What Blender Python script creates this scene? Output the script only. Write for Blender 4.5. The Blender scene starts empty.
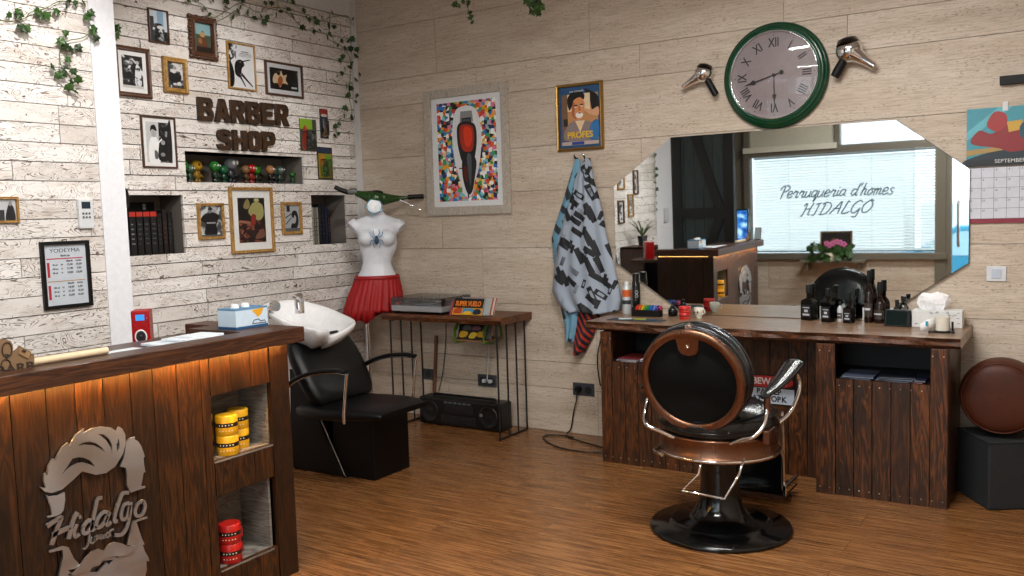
import bpy, math, random
from mathutils import Matrix, Vector
PI = math.pi
random.seed(7)
SC = bpy.context.scene
COL = SC.collection
# ------------------------------------------------------------------ camera
F = 882.0                                   # focal length in pixels of a 1024 px wide frame
CAM = Vector((4.5486, -5.0499, 1.45))
M3 = Matrix(((0.8431784177, 0.0176677559, -0.5373434714),
             (0.5367281235, -0.0856518115, 0.8393966218),
             (-0.0311941872, -0.9961684685, -0.0817025404)))     # rows: world x,y,z in (right, down, forward)
cd = bpy.data.cameras.new('camera'); co = bpy.data.objects.new('camera', cd); COL.objects.link(co)
cd.sensor_width = 36.0; cd.lens = F * 36.0 / 1024.0; cd.clip_start = 0.05; cd.clip_end = 200
cm = Matrix(((M3[0][0], -M3[0][1], -M3[0][2], CAM.x), (M3[1][0], -M3[1][1], -M3[1][2], CAM.y),
             (M3[2][0], -M3[2][1], -M3[2][2], CAM.z), (0, 0, 0, 1)))
co.matrix_world = cm
SC.camera = co
SC.view_settings.view_transform = 'Standard'; SC.view_settings.look = 'None'
SC.view_settings.gamma = 1; SC.view_settings.use_curve_mapping = False
SC.view_settings.exposure = 0.05
# ------------------------------------------------------------------ sky
W = bpy.data.worlds.new('sky'); SC.world = W; W.use_nodes = True
bgn = W.node_tree.nodes['Background']
bgn.inputs[0].default_value = (0.90, 0.95, 1.0, 1); bgn.inputs[1].default_value = 5.0
# ------------------------------------------------------------------ lamps of the room
def area(name, loc, size, power, col=(1, 1, 1), aim=None, sy=None):
    l = bpy.data.lights.new(name, 'AREA'); l.energy = power; l.color = col; l.size = size
    if sy: l.shape = 'RECTANGLE'; l.size_y = sy
    o = bpy.data.objects.new(name, l); COL.objects.link(o); o.location = loc
    if aim: o.rotation_euler = (Vector(aim) - Vector(loc)).to_track_quat('-Z', 'Y').to_euler()
    return o
def portal(name, loc, sx, sy):               # only guides sampling of the daylight through an opening
    o = area(name, loc, sx, 1, aim=(loc[0], 0, loc[2]), sy=sy); o.data.cycles.is_portal = True
portal('window_portal', (2.3, -5.93, 1.7), 1.95, 2.1); portal('door_portal', (3.87, -5.93, 1.45), 1.0, 2.7)
TUBES = [(3.45, -2.1), (3.4, -4.3)]
for (tx, ty) in TUBES:
    area('tube_light', (tx, ty, 2.96), 1.2, 80, (1.0, 0.975, 0.94), aim=(tx, ty, 0), sy=0.12)
def spot(name, loc, aim, power, ang=80, col=(1, 0.97, 0.93)):
    l = bpy.data.lights.new(name, 'SPOT'); l.energy = power; l.color = col; l.spot_size = math.radians(ang); l.spot_blend = 0.7; l.shadow_soft_size = 0.05
    o = bpy.data.objects.new(name, l); COL.objects.link(o); o.location = loc
    o.rotation_euler = (Vector(aim) - Vector(loc)).to_track_quat('-Z', 'Y').to_euler()
SPOTS = [((1.9, -3.2, 3.0), (0.6, -2.95, 1.7), 120), ((1.45, -1.7, 3.0), (0.0, -1.4, 1.7), 75)]
for a, b, p in SPOTS: spot('ceiling_spot_light', a, b, p)

# ------------------------------------------------------------------ geometry helpers
def ray(px, py):
    return M3 @ Vector((px - 512, py - 288, F))
def on(ax, v, px, py):                       # where the sight line through a pixel meets the plane  axis = v
    d = ray(px, py); t = (v - CAM[ax]) / d[ax]; return CAM + d * t
def BW(px, py, y=0.0): return on(1, y, px, py)
def LW(px, py, x=0.0): return on(0, x, px, py)
def FL(px, py, z=0.0): return on(2, z, px, py)
def facing(px, py, bx, by):                  # vertical plane through (bx,by) facing the camera
    n = Vector((CAM.x - bx, CAM.y - by, 0)).normalized(); d = ray(px, py)
    t = (Vector((bx, by, 0)) - CAM).dot(n) / d.dot(n); return CAM + d * t

def fr(o, u, v):                             # frame matrix: u, v, n = u x v
    u = Vector(u).normalized(); v = Vector(v).normalized(); n = u.cross(v)
    return Matrix(((u.x, v.x, n.x, o[0]), (u.y, v.y, n.y, o[1]), (u.z, v.z, n.z, o[2]), (0, 0, 0, 1)))
def FB(x, z, y=0.0): return fr((x, y, z), (1, 0, 0), (0, 0, 1))       # back wall: n = -y
def FLf(y, z, x=0.0): return fr((x, y, z), (0, 1, 0), (0, 0, 1))      # left wall: n = +x
def T(x, y, z): return Matrix.Translation((x, y, z))
def R(a, ax='Z'): return Matrix.Rotation(a, 4, ax)

class MB:
    def __init__(s, M=None): s.v = []; s.f = []; s.sm = []; s.mi = []; s.M = M or Matrix.Identity(4)
    def add(s, vs, fs, smooth=False, mi=0, M=None):
        X = s.M @ M if M is not None else s.M; b = len(s.v)
        s.v += [X @ Vector(p) for p in vs]
        for f in fs: s.f.append([i + b for i in f]); s.sm.append(smooth); s.mi.append(mi)
    def box(s, c, d, M=None, mi=0, tp=1.0, c2=None):
        x, y, z = d[0] / 2, d[1] / 2, d[2] / 2
        vs = [(c[0] + sx * x * (tp if sz > 0 else 1), c[1] + sy * y * (tp if sz > 0 else 1), c[2] + sz * z) for sz in (-1, 1) for sy in (-1, 1) for sx in (-1, 1)]
        s.add(vs, [(0, 2, 3, 1), (4, 5, 7, 6), (0, 1, 5, 4), (2, 6, 7, 3), (0, 4, 6, 2), (1, 3, 7, 5)], False, mi, M)
    def bx(s, a, b, mi=0, M=None):
        s.box([(a[i] + b[i]) / 2 for i in range(3)], [abs(b[i] - a[i]) for i in range(3)], M, mi)
    def loft(s, rings, smooth=True, cap=True, mi=0, M=None, closed=True):
        n = len(rings[0]); vs = [p for r in rings for p in r]; fs = []
        for i in range(len(rings) - 1):
            for j in range(n if closed else n - 1):
                k = (j + 1) % n; fs.append((i * n + j, i * n + k, (i + 1) * n + k, (i + 1) * n + j))
        s.add(vs, fs, smooth, mi, M)
        if cap and closed:
            s.add(rings[0], [tuple(reversed(range(n)))], False, mi, M); s.add(rings[-1], [tuple(range(n))], False, mi, M)
    def lathe(s, prof, seg=28, M=None, mi=0, smooth=True, sx=1, sy=1, cap=True):
        s.loft([[(r * sx * math.cos(2 * PI * j / seg), r * sy * math.sin(2 * PI * j / seg), z) for j in range(seg)] for r, z in prof], smooth, cap, mi, M)
    def tube(s, pts, r, seg=8, mi=0, M=None, closed=False, flat=1.0):
        pts = [Vector(p) for p in pts]; n = len(pts); rings = []
        rr = r if isinstance(r, (list, tuple)) else [r] * n
        up = None
        for i, p in enumerate(pts):
            a = pts[(i - 1) % n] if (closed or i > 0) else p; b = pts[(i + 1) % n] if (closed or i < n - 1) else p
            t = (b - a).normalized()
            if up is None:
                up = Vector((0, 0, 1)) if abs(t.z) < 0.9 else Vector((1, 0, 0))
            up = (up - t * up.dot(t)).normalized(); sd = t.cross(up)
            rings.append([tuple(p + (sd * math.cos(2 * PI * j / seg) + up * math.sin(2 * PI * j / seg) * flat) * rr[i]) for j in range(seg)])
        if closed: rings.append(rings[0])
        s.loft(rings, True, not closed, mi, M)
    def cyl(s, a, b, r, r2=None, seg=20, mi=0, M=None):
        s.tube([a, b], [r, r if r2 is None else r2], seg, mi, M)
    def ell(s, c, r, seg=16, rng=10, mi=0, M=None):
        rings = []
        for i in range(rng + 1):
            t = PI * i / rng; q = max(math.sin(t), 1e-3)
            rings.append([(c[0] + r[0] * q * math.cos(2 * PI * j / seg), c[1] + r[1] * q * math.sin(2 * PI * j / seg), c[2] - r[2] * math.cos(t)) for j in range(seg)])
        s.loft(rings, True, True, mi, M)
    def prism(s, poly, d, M=None, mi=0, z0=0.0):
        n = len(poly); vs = [(p[0], p[1], z0) for p in poly] + [(p[0], p[1], z0 + d) for p in poly]
        fs = [tuple(reversed(range(n))), tuple(range(n, 2 * n))] + [(i, (i + 1) % n, n + (i + 1) % n, n + i) for i in range(n)]
        s.add(vs, fs, False, mi, M)
    def build(s, name, mats, parent=None, bevel=0, seg=2, subd=0, solid=0):
        me = bpy.data.meshes.new(name); me.from_pydata([tuple(v) for v in s.v], [], s.f)
        if not isinstance(mats, (list, tuple)): mats = [mats]
        for m in mats: me.materials.append(m)
        for p, sm, mi in zip(me.polygons, s.sm, s.mi): p.use_smooth = sm; p.material_index = mi
        me.update(); o = bpy.data.objects.new(name, me); COL.objects.link(o)
        if solid:
            md = o.modifiers.new('t', 'SOLIDIFY'); md.thickness = solid; md.offset = 0
        if subd:
            md = o.modifiers.new('s', 'SUBSURF'); md.levels = subd; md.render_levels = subd
        if bevel:
            md = o.modifiers.new('b', 'BEVEL'); md.width = bevel; md.segments = seg; md.limit_method = 'ANGLE'; md.angle_limit = math.radians(40)
        if parent is not None: par(o, parent)
        return o
LOC = {}
def par(o, p):
    o.parent = p
    b = LOC.get(p.name)
    if b is not None: o.matrix_parent_inverse = b.inverted()
def thing(name, label, cat, loc=(0, 0, 0), group=None, rz=0.0):
    o = bpy.data.objects.new(name, None); COL.objects.link(o); o.empty_display_size = 0.1
    o.location = loc; o.rotation_euler = (0, 0, rz); LOC[o.name] = T(*loc) @ R(rz)
    o['label'] = label; o['category'] = cat
    if group: o['group'] = group
    return o
def tag(o, label, cat, group=None, kind=None):
    o['label'] = label; o['category'] = cat
    if group: o['group'] = group
    if kind: o['kind'] = kind
    return o
def struct(o): o['kind'] = 'structure'; return o
def setting(name):
    o = bpy.data.objects.new(name, None); COL.objects.link(o); o['kind'] = 'structure'; LOC[o.name] = Matrix.Identity(4); return o
def copy_tree(o, parent=None):
    c = o.copy(); COL.objects.link(c)
    if parent is not None: c.parent = parent
    for ch in list(o.children): copy_tree(ch, c)
    return c
def dup(o, loc, label, rz=None, group=None):
    c = copy_tree(o); c.location = loc; c['label'] = label
    if rz is not None: c.rotation_euler = (0, 0, rz)
    if group: c['group'] = group
    return c
def text(name, s, M, size, mat, parent=None, depth=0.001, align='CENTER', shear=0.0, bold=0.0, sx=1.0, sp=1.0):
    c = bpy.data.curves.new(name, 'FONT'); c.body = s; c.size = size; c.extrude = depth; c.align_x = align; c.align_y = 'CENTER'
    c.shear = shear; c.offset = bold; c.space_character = sp; c.materials.append(mat)
    tmp = bpy.data.objects.new(name, c); me = bpy.data.meshes.new_from_object(tmp); bpy.data.objects.remove(tmp); bpy.data.curves.remove(c)
    o = bpy.data.objects.new(name, me); COL.objects.link(o)
    mw = M @ Matrix.Diagonal((sx, 1, 1, 1))
    if parent is not None:
        o.parent = parent; b = LOC.get(parent.name, Matrix.Identity(4)); o.matrix_parent_inverse = b.inverted()
    o.matrix_basis = mw
    return o
def plate(name, polys, M, depth, mat, parent=None, smooth=False):
    c = bpy.data.curves.new(name, 'CURVE'); c.dimensions = '2D'; c.fill_mode = 'BOTH'; c.extrude = depth; c.materials.append(mat)
    for poly in polys:
        sp = c.splines.new('POLY'); sp.points.add(len(poly) - 1)
        for p, q in zip(sp.points, poly): p.co = (q[0], q[1], 0, 1)
        sp.use_cyclic_u = True
    tmp = bpy.data.objects.new(name, c); me = bpy.data.meshes.new_from_object(tmp); bpy.data.objects.remove(tmp); bpy.data.curves.remove(c)
    o = bpy.data.objects.new(name, me); COL.objects.link(o)
    if parent is not None:
        o.parent = parent; o.matrix_parent_inverse = LOC.get(parent.name, Matrix.Identity(4)).inverted()
    o.matrix_basis = M
    return o
def smoothpoly(pts, n=4, closed=True):       # Catmull-Rom through the points
    out = []; N = len(pts)
    for i in range(N if closed else N - 1):
        g = lambda k: pts[k % N] if closed else pts[max(0, min(N - 1, k))]
        p0, p1, p2, p3 = g(i - 1), g(i), g(i + 1), g(i + 2)
        for k in range(n):
            t = k / n
            out.append(tuple(0.5 * (2 * p1[a] + (p2[a] - p0[a]) * t + (2 * p0[a] - 5 * p1[a] + 4 * p2[a] - p3[a]) * t * t + (3 * p1[a] - p0[a] - 3 * p2[a] + p3[a]) * t ** 3) for a in range(len(p1))))
    if not closed: out.append(tuple(pts[-1]))
    return out

# ------------------------------------------------------------------ materials
def lin(c):
    return tuple(((x / 12.92) if x <= 0.04045 else ((x + 0.055) / 1.055) ** 2.4) for x in c) + (1,)
def h(s): return lin(tuple(int(s[i:i + 2], 16) / 255 for i in (0, 2, 4)))
MC = {}
class NT:
    def __init__(s, name):
        s.m = bpy.data.materials.new(name); s.m.use_nodes = True; s.t = s.m.node_tree; s.b = s.t.nodes['Principled BSDF']
    def n(s, ty, **k):
        o = s.t.nodes.new(ty)
        for a, v in k.items():
            if a.startswith('i_'): o.inputs[int(a[2:])].default_value = v
            else: setattr(o, a, v)
        return o
    def l(s, a, b): s.t.links.new(a, b)
    def co(s, sc=(1, 1, 1), rot=(0, 0, 0), src='Object'):
        c = s.n('ShaderNodeTexCoord'); m = s.n('ShaderNodeMapping'); s.l(c.outputs[src], m.inputs[0])
        m.inputs['Scale'].default_value = sc; m.inputs['Rotation'].default_value = rot; return m.outputs[0]
    def noise(s, vec, scale, det=4, rough=0.6, dist=0.0):
        o = s.n('ShaderNodeTexNoise'); o.inputs['Scale'].default_value = scale; o.inputs['Detail'].default_value = det
        o.inputs['Roughness'].default_value = rough; o.inputs['Distortion'].default_value = dist
        s.l(vec, o.inputs['Vector']); return o.outputs[0]
    def ramp(s, fac, stops, mode='LINEAR'):
        o = s.n('ShaderNodeValToRGB'); e = o.color_ramp.elements; o.color_ramp.interpolation = mode
        while len(e) < len(stops): e.new(0.5)
        for k, (p, c) in zip(e, stops):
            k.position = p; k.color = c if len(c) == 4 else tuple(c) + (1,)
        s.l(fac, o.inputs[0]); return o.outputs[0]
    def mix(s, fac, a, b, mode='MIX'):
        o = s.n('ShaderNodeMix', data_type='RGBA', blend_type=mode)
        for inp, v in ((o.inputs[0], fac), (o.inputs[6], a), (o.inputs[7], b)):
            if hasattr(v, 'is_linked'): s.l(v, inp)
            else: inp.default_value = v
        return o.outputs[2]
    def math(s, op, a, b=0.0):
        o = s.n('ShaderNodeMath', operation=op)
        for i, v in enumerate((a, b)):
            if hasattr(v, 'is_linked'): s.l(v, o.inputs[i])
            else: o.inputs[i].default_value = v
        return o.outputs[0]
    def bump(s, hgt, st=0.3, d=0.01):
        o = s.n('ShaderNodeBump'); o.inputs['Strength'].default_value = st; o.inputs['Distance'].default_value = d
        s.l(hgt, o.inputs['Height']); s.l(o.outputs[0], s.b.inputs['Normal'])
    def done(s, col=None, rough=None, metal=None, **k):
        B = s.b.inputs
        for nm, v in (('Base Color', col), ('Roughness', rough), ('Metallic', metal)):
            if v is None: continue
            if hasattr(v, 'is_linked'): s.l(v, B[nm])
            else: B[nm].default_value = v
        for a, v in k.items(): B[a].default_value = v
        return s.m
def flat(c, rough=0.5, metal=0.0, **k):
    key = (c, rough, metal, tuple(sorted(k.items())))
    if key not in MC:
        t = NT('paint_' + c); v = t.co(); nn = t.noise(v, 35, 3)
        base = h(c); d = tuple(x * 0.86 for x in base[:3]) + (1,); l2 = tuple(min(1, x * 1.08) for x in base[:3]) + (1,)
        MC[key] = t.done(t.mix(nn, d, l2), rough, metal, **k)
    return MC[key]
def white4(v): return (v, v, v, 1)

def m_boards():
    t = NT('whitewashed_boards'); c = t.co((1, 1, 1)); isl = t.n('ShaderNodeNewGeometry').outputs['Random Per Island']
    off = t.n('ShaderNodeVectorMath', operation='MULTIPLY_ADD'); t.l(c, off.inputs[0]); off.inputs[1].default_value = (1, 1, 1)
    cmb = t.n('ShaderNodeCombineXYZ'); t.l(t.math('MULTIPLY', isl, 37.0), cmb.inputs[0]); t.l(t.math('MULTIPLY', isl, 91.0), cmb.inputs[1]); t.l(cmb.outputs[0], off.inputs[2])
    sc = t.n('ShaderNodeMapping'); t.l(off.outputs[0], sc.inputs[0]); sc.inputs['Scale'].default_value = (5, 3.7, 11.5)
    n1 = t.noise(sc.outputs[0], 1.15, 2, 0.5, 1.4)
    w = t.math('FRACT', t.math('MULTIPLY', n1, 15.0)); line = t.ramp(w, [(0.0, white4(0)), (0.10, white4(0.0)), (0.26, white4(1)), (1.0, white4(1))])
    msk = t.ramp(t.noise(sc.outputs[0], 0.8, 3, 0.6), [(0.36, white4(0)), (0.50, white4(1))])
    msk2 = t.ramp(t.noise(sc.outputs[0], 6.0, 3, 0.7), [(0.36, white4(0.0)), (0.50, white4(1))])
    grain = t.mix(t.math('MULTIPLY', msk, msk2), white4(1), line)
    base = t.mix(isl, h('D0CAC4'), h('ECE8E4'))
    blot = t.ramp(t.noise(sc.outputs[0], 1.3, 5, 0.7), [(0.52, white4(0)), (0.72, white4(1))])
    base = t.mix(t.math('MULTIPLY', blot, 0.5), base, h('AD9684'))
    col = t.mix(grain, h('57432F'), base)
    nail = t.ramp(t.noise(c, 75, 1, 0.4), [(0.735, white4(0)), (0.76, white4(1))])
    col = t.mix(nail, col, h('4A3C32'))
    t.bump(grain, 0.5, 0.004)
    return t.done(col, 0.75)
def m_travertine():
    t = NT('travertine_panels'); c = t.co(); g = t.n('ShaderNodeNewGeometry'); isl = g.outputs['Random Per Island']
    cmb = t.n('ShaderNodeCombineXYZ'); t.l(t.math('MULTIPLY', isl, 33.0), cmb.inputs[0]); t.l(t.math('MULTIPLY', isl, 71.0), cmb.inputs[2])
    ad = t.n('ShaderNodeVectorMath', operation='ADD'); t.l(c, ad.inputs[0]); t.l(cmb.outputs[0], ad.inputs[1])
    def lay(sc, s, d=4, r=0.6, di=0.0):
        mp = t.n('ShaderNodeMapping'); t.l(ad.outputs[0], mp.inputs[0]); mp.inputs['Scale'].default_value = sc; return t.noise(mp.outputs[0], s, d, r, di)
    n1 = lay((0.9, 0.9, 7), 1.2, 5, 0.6, 0.2); n2 = lay((5, 5, 85), 1.5, 4, 0.75); n3 = lay((26, 26, 90), 1.6, 3, 0.7); n4 = lay((2.2, 2.2, 12), 1.3, 3, 0.6)
    col = t.ramp(n1, [(0.30, h('B9A997')), (0.48, h('C9BAA8')), (0.62, h('D2C5B5')), (0.78, h('DCD1C3'))])
    col = t.mix(t.math('MULTIPLY', t.ramp(n2, [(0.36, white4(1)), (0.54, white4(0))]), 0.6), col, h('96836D'))
    pk = t.math('MULTIPLY', t.ramp(n3, [(0.37, white4(1)), (0.44, white4(0))]), t.ramp(n4, [(0.42, white4(0.15)), (0.62, white4(1))]))
    col = t.mix(t.math('MULTIPLY', pk, 0.8), col, h('5A4838'))
    col = t.mix(t.math('MULTIPLY', isl, 0.18), col, h('B09E8A'))
    t.bump(t.math('ADD', n2, n3), 0.12, 0.003)
    return t.done(col, 0.6)
def m_wood(name, cols, sc=(14, 14, 1.2), rough=0.5, knots=True, coat=0.0, var=0.5):
    t = NT(name); c = t.co(); isl = t.n('ShaderNodeNewGeometry').outputs['Random Per Island']
    cmb = t.n('ShaderNodeCombineXYZ')
    for i, k in enumerate((17.3, 29.1, 43.7)): t.l(t.math('MULTIPLY', isl, k), cmb.inputs[i])
    ad = t.n('ShaderNodeVectorMath', operation='ADD'); t.l(c, ad.inputs[0]); t.l(cmb.outputs[0], ad.inputs[1])
    mp = t.n('ShaderNodeMapping'); t.l(ad.outputs[0], mp.inputs[0]); mp.inputs['Scale'].default_value = sc
    n1 = t.noise(mp.outputs[0], 1.3, 3, 0.55, 0.7)
    rings = t.math('ABSOLUTE', t.math('SUBTRACT', t.math('FRACT', t.math('MULTIPLY', n1, 9.0)), 0.5))
    fine = t.noise(mp.outputs[0], 9.0, 4, 0.7)
    v = t.math('ADD', t.math('MULTIPLY', rings, 0.8), t.math('MULTIPLY', fine, 0.65))
    col = t.ramp(v, [(0.22, h(cols[0])), (0.5, h(cols[1])), (0.85, h(cols[2]))])
    if knots:
        mk = t.n('ShaderNodeMapping'); t.l(ad.outputs[0], mk.inputs[0]); mk.inputs['Scale'].default_value = tuple(x ** 0.5 for x in sc)
        kn = t.ramp(t.noise(mk.outputs[0], 2.1, 3, 0.6), [(0.30, white4(1)), (0.42, white4(0))])
        col = t.mix(t.math('MULTIPLY', kn, 0.75), col, h(cols[0]))
    dk = t.mix(var, white4(1), white4(0.45)); col = t.mix(t.math('MULTIPLY', isl, 1.0), col, t.mix(var, col, h(cols[0])))
    t.bump(v, 0.35, 0.003)
    return t.done(col, rough, **({'Coat Weight': coat} if coat else {}))
def m_floor():
    t = NT('laminate_floor'); c = t.co()
    br = t.n('ShaderNodeTexBrick'); t.l(c, br.inputs['Vector']); br.inputs['Scale'].default_value = 1.0
    br.inputs['Brick Width'].default_value = 1.25; br.inputs['Row Height'].default_value = 0.19; br.inputs['Mortar Size'].default_value = 0.0016
    br.inputs['Color1'].default_value = white4(0.15); br.inputs['Color2'].default_value = white4(0.9); br.inputs['Mortar'].default_value = white4(0.5)
    br.offset = 0.37
    mp = t.n('ShaderNodeMapping'); t.l(c, mp.inputs[0]); mp.inputs['Scale'].default_value = (2.2, 46, 1)
    cmb = t.n('ShaderNodeCombineXYZ'); t.l(t.math('MULTIPLY', br.outputs[0], 40), cmb.inputs[0]); t.l(t.math('MULTIPLY', br.outputs[0], 23), cmb.inputs[1])
    ad = t.n('ShaderNodeVectorMath', operation='ADD'); t.l(mp.outputs[0], ad.inputs[0]); t.l(cmb.outputs[0], ad.inputs[1])
    n1 = t.noise(ad.outputs[0], 1.4, 5, 0.68, 0.15)
    col = t.ramp(n1, [(0.30, h('2E1C0E')), (0.42, h('5E3E22')), (0.56, h('84593442'[:6])), (0.74, h('B08450'))])
    col = t.mix(t.math('MULTIPLY', br.outputs[0], 0.35), col, h('7B4B24'))
    col = t.mix(t.math('MULTIPLY', br.outputs[1], 0.6), col, h('3A2210'))
    rg = t.ramp(n1, [(0.3, white4(0.20)), (0.7, white4(0.34))])
    t.bump(n1, 0.08, 0.002)
    return t.done(col, rg)
def m_metal(name, c, rough=0.2, sc=(2, 2, 60)):
    t = NT(name); v = t.co(sc); n = t.noise(v, 3, 3)
    r = t.ramp(n, [(0.3, white4(max(0.02, rough * 0.7))), (0.7, white4(rough * 1.3))])
    return t.done(h(c), r, 1.0)
def m_leather(name, c, rough=0.35, c2=None):
    t = NT(name); v = t.co(); n = t.noise(v, 9, 4); f = t.n('ShaderNodeTexVoronoi'); f.inputs['Scale'].default_value = 260; t.l(v, f.inputs['Vector'])
    col = t.mix(n, h(c), h(c2 or c)); t.bump(f.outputs[0], 0.12, 0.001); return t.done(col, rough)
def m_glass(name='clear_glass', tint='F4F8F8', gloss=1.0):
    t = NT(name); t.t.nodes.remove(t.b); out = [n for n in t.t.nodes if n.type == 'OUTPUT_MATERIAL'][0]
    tr = t.n('ShaderNodeBsdfTransparent'); tr.inputs[0].default_value = h(tint); gl = t.n('ShaderNodeBsdfGlossy'); gl.inputs['Roughness'].default_value = 0.03
    fz = t.n('ShaderNodeFresnel'); fz.inputs[0].default_value = 1.45; mx = t.n('ShaderNodeMixShader')
    t.l(t.math('MULTIPLY', fz.outputs[0], gloss), mx.inputs[0]); t.l(tr.outputs[0], mx.inputs[1]); t.l(gl.outputs[0], mx.inputs[2]); t.l(mx.outputs[0], out.inputs[0])
    return t.m
def m_emit(name, c, st):
    t = NT(name); return t.done(h(c), 0.5, **{'Emission Color': h(c), 'Emission Strength': st})
def m_photo(seed, dark='0B0B0C', mid='55575A', light='C9CBCC', thr=0.52, sc=9):
    key = ('photo', seed, dark, light, thr, sc)
    if key in MC: return MC[key]
    t = NT('printed_photo'); v = t.co(); mp = t.n('ShaderNodeMapping'); t.l(v, mp.inputs[0]); mp.inputs['Location'].default_value = (seed * 3.1, seed * 1.7, seed * 5.3)
    n = t.noise(mp.outputs[0], sc, 3, 0.55, 0.6)
    MC[key] = t.done(t.ramp(n, [(thr - 0.07, h(dark)), (thr, h(mid)), (thr + 0.05, h(light))]), 0.35); return MC[key]
MBOARD = m_boards(); MTRAV = m_travertine(); MFLOOR = m_floor()
MDARKW = m_wood('dark_stained_pine', ('140A04', '3E200C', '7C451C'), (16, 16, 1.5), 0.42)
MCOUNT = m_wood('reddish_stained_pine', ('0E0602', '2E1807', '583110'), (16, 16, 1.5), 0.4, var=0.6)
MSLAB = m_wood('live_edge_walnut_slab', ('402C1E', '82624A', 'B39676'), (1.2, 16, 16), 0.28, var=0.1)
MEDGE = m_wood('bark_edge', ('1D0F07', '4B2A14', '77431F'), (6, 6, 22), 0.6, var=0.1)
MSLABD = m_wood('dark_counter_slab', ('20100A', '3E2213', '5C3721'), (16, 1.2, 16), 0.35, var=0.1)
MTABLE = m_wood('table_slab', ('2A1408', '562C12', '8A5226'), (1.2, 16, 16), 0.4, var=0.1)
MGREYW = m_wood('grey_laminate', ('4B4640', '6C665E', '8B857C'), (2, 2, 26), 0.6, knots=False, var=0.1)
MWHITE = flat('E3E5EA', 0.7); MCEIL = flat('DDDCDC', 0.8); MTRIMW = flat('CFCFD0', 0.7)
MCHROME = m_metal('chrome', 'E6E6E8', 0.09); MCOPPER = m_metal('brushed_copper', '7E5B48', 0.34, (60, 60, 2)); MSTEEL = m_metal('brushed_steel', 'A8AAAE', 0.5)
MBLKLE = m_leather('black_leather', '0D0F11', 0.2, '14181A'); MBLKG = flat('060708', 0.12); MBLKM = flat('060607', 0.5, **{'Specular IOR Level': 0.3}); MBLKIRON = flat('101011', 0.45)
MGOLD = m_metal('gold_frame', 'A9854A', 0.35); MGLASS = m_glass(); MMIRROR = m_metal('mirror_silver', 'E4E8E8', 0.012)
MBRNFRM = m_wood('brown_frame_wood', ('2B180C', '4E2E18', '6E4425'), (20, 20, 4), 0.4, knots=False)
MGLDWD = m_wood('gilded_frame_wood', ('6F5026', '9A7237', 'BD9550'), (30, 6, 6), 0.4, knots=False, var=0.1)
# ------------------------------------------------------------------ room shell
H_CEIL = 3.2; YF = -5.8; XR = 5.3; XP = 0.6; YP = -2.385
def planks(mb, M, u0, u1, rows, lens, gap, th, holes=(), seed=1, z0=0.0):
    rnd = random.Random(seed)
    for (a, b) in rows:
        u = u0 - rnd.random() * lens; segs = []
        while u < u1:
            l = lens * (0.75 + 0.5 * rnd.random()); segs.append((max(u, u0), min(u + l, u1))); u += l
        cuts = sorted({a, b} | {z for hh in holes for z in (hh[2], hh[3]) if a < z < b})
        for i in range(len(cuts) - 1):
            c0, c1 = cuts[i], cuts[i + 1]; zc = (c0 + c1) / 2
            hs = sorted((hh[0], hh[1]) for hh in holes if hh[2] < zc < hh[3])
            for (s0, s1) in segs:
                parts = [(s0, s1)]
                for (x0, x1) in hs:
                    q = []
                    for (p0, p1) in parts:
                        if x1 <= p0 or x0 >= p1: q.append((p0, p1))
                        else:
                            if p0 < x0: q.append((p0, x0))
                            if x1 < p1: q.append((x1, p1))
                    parts = q
                for (p0, p1) in parts:
                    if p1 - p0 < 0.004: continue
                    g0 = gap / 2 if p0 == s0 else 0; g1 = gap / 2 if p1 == s1 else 0
                    b0 = gap / 2 if c0 == a else 0; b1 = gap / 2 if c1 == b else 0
                    mb.bx((p0 + g0, c0 + b0, z0 - th), (p1 - g1, c1 - b1, z0), M=M)
m = MB(); m.bx((-0.3, YF - 0.3, -0.1), (XR + 0.1, 0.3, 0)); struct(m.build('floor', MFLOOR))
m = MB(); m.bx((-0.3, YF - 0.3, H_CEIL), (XR + 0.1, 0.3, H_CEIL + 0.1)); struct(m.build('ceiling', MCEIL))
# back wall
zs = [0.0, 0.295, 0.47, 0.85, 1.232, 1.61, 1.90, 2.27, 2.465, 2.84, H_CEIL]
m = MB()
for i_, (za, zb_) in enumerate(zip(zs[:-1], zs[1:])):
    u_ = (1.08 if i_ % 2 else 0.742) - 1.21
    while u_ < XR:
        m.bx((max(u_, -0.02) + 0.0012, za + 0.0015, -0.02), (min(u_ + 1.21, XR) - 0.0012, zb_ - 0.0015, 0.0), M=FB(0, 0)); u_ += 1.21
m.bx((-0.3, 0.018, 0), (XR, 0.12, H_CEIL), mi=1); struct(m.build('wall_back', [MTRAV, flat('A89A88')]))
# left wall with three recesses: (u0,u1,z0,z1)
NICH = [(-1.565, -0.59, 1.715, 1.902), (-2.05, -1.60, 1.287, 1.636), (-0.536, -0.18, 1.287, 1.640)]
rows = []; z = 0.02
while z < 2.94: rows.append((z, min(z + 0.0865, 2.943))); z += 0.0865
m = MB(); planks(m, FLf(0, 0), YP, -0.055, rows, 0.85, 0.006, 0.018, NICH, seed=5)
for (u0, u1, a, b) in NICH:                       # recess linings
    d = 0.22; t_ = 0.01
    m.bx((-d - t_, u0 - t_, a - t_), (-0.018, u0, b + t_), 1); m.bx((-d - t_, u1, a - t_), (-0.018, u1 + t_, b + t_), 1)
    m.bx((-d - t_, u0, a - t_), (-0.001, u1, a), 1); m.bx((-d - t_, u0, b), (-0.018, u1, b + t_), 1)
    m.bx((-d - t_, u0, a), (-d, u1, b), 1)
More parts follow.
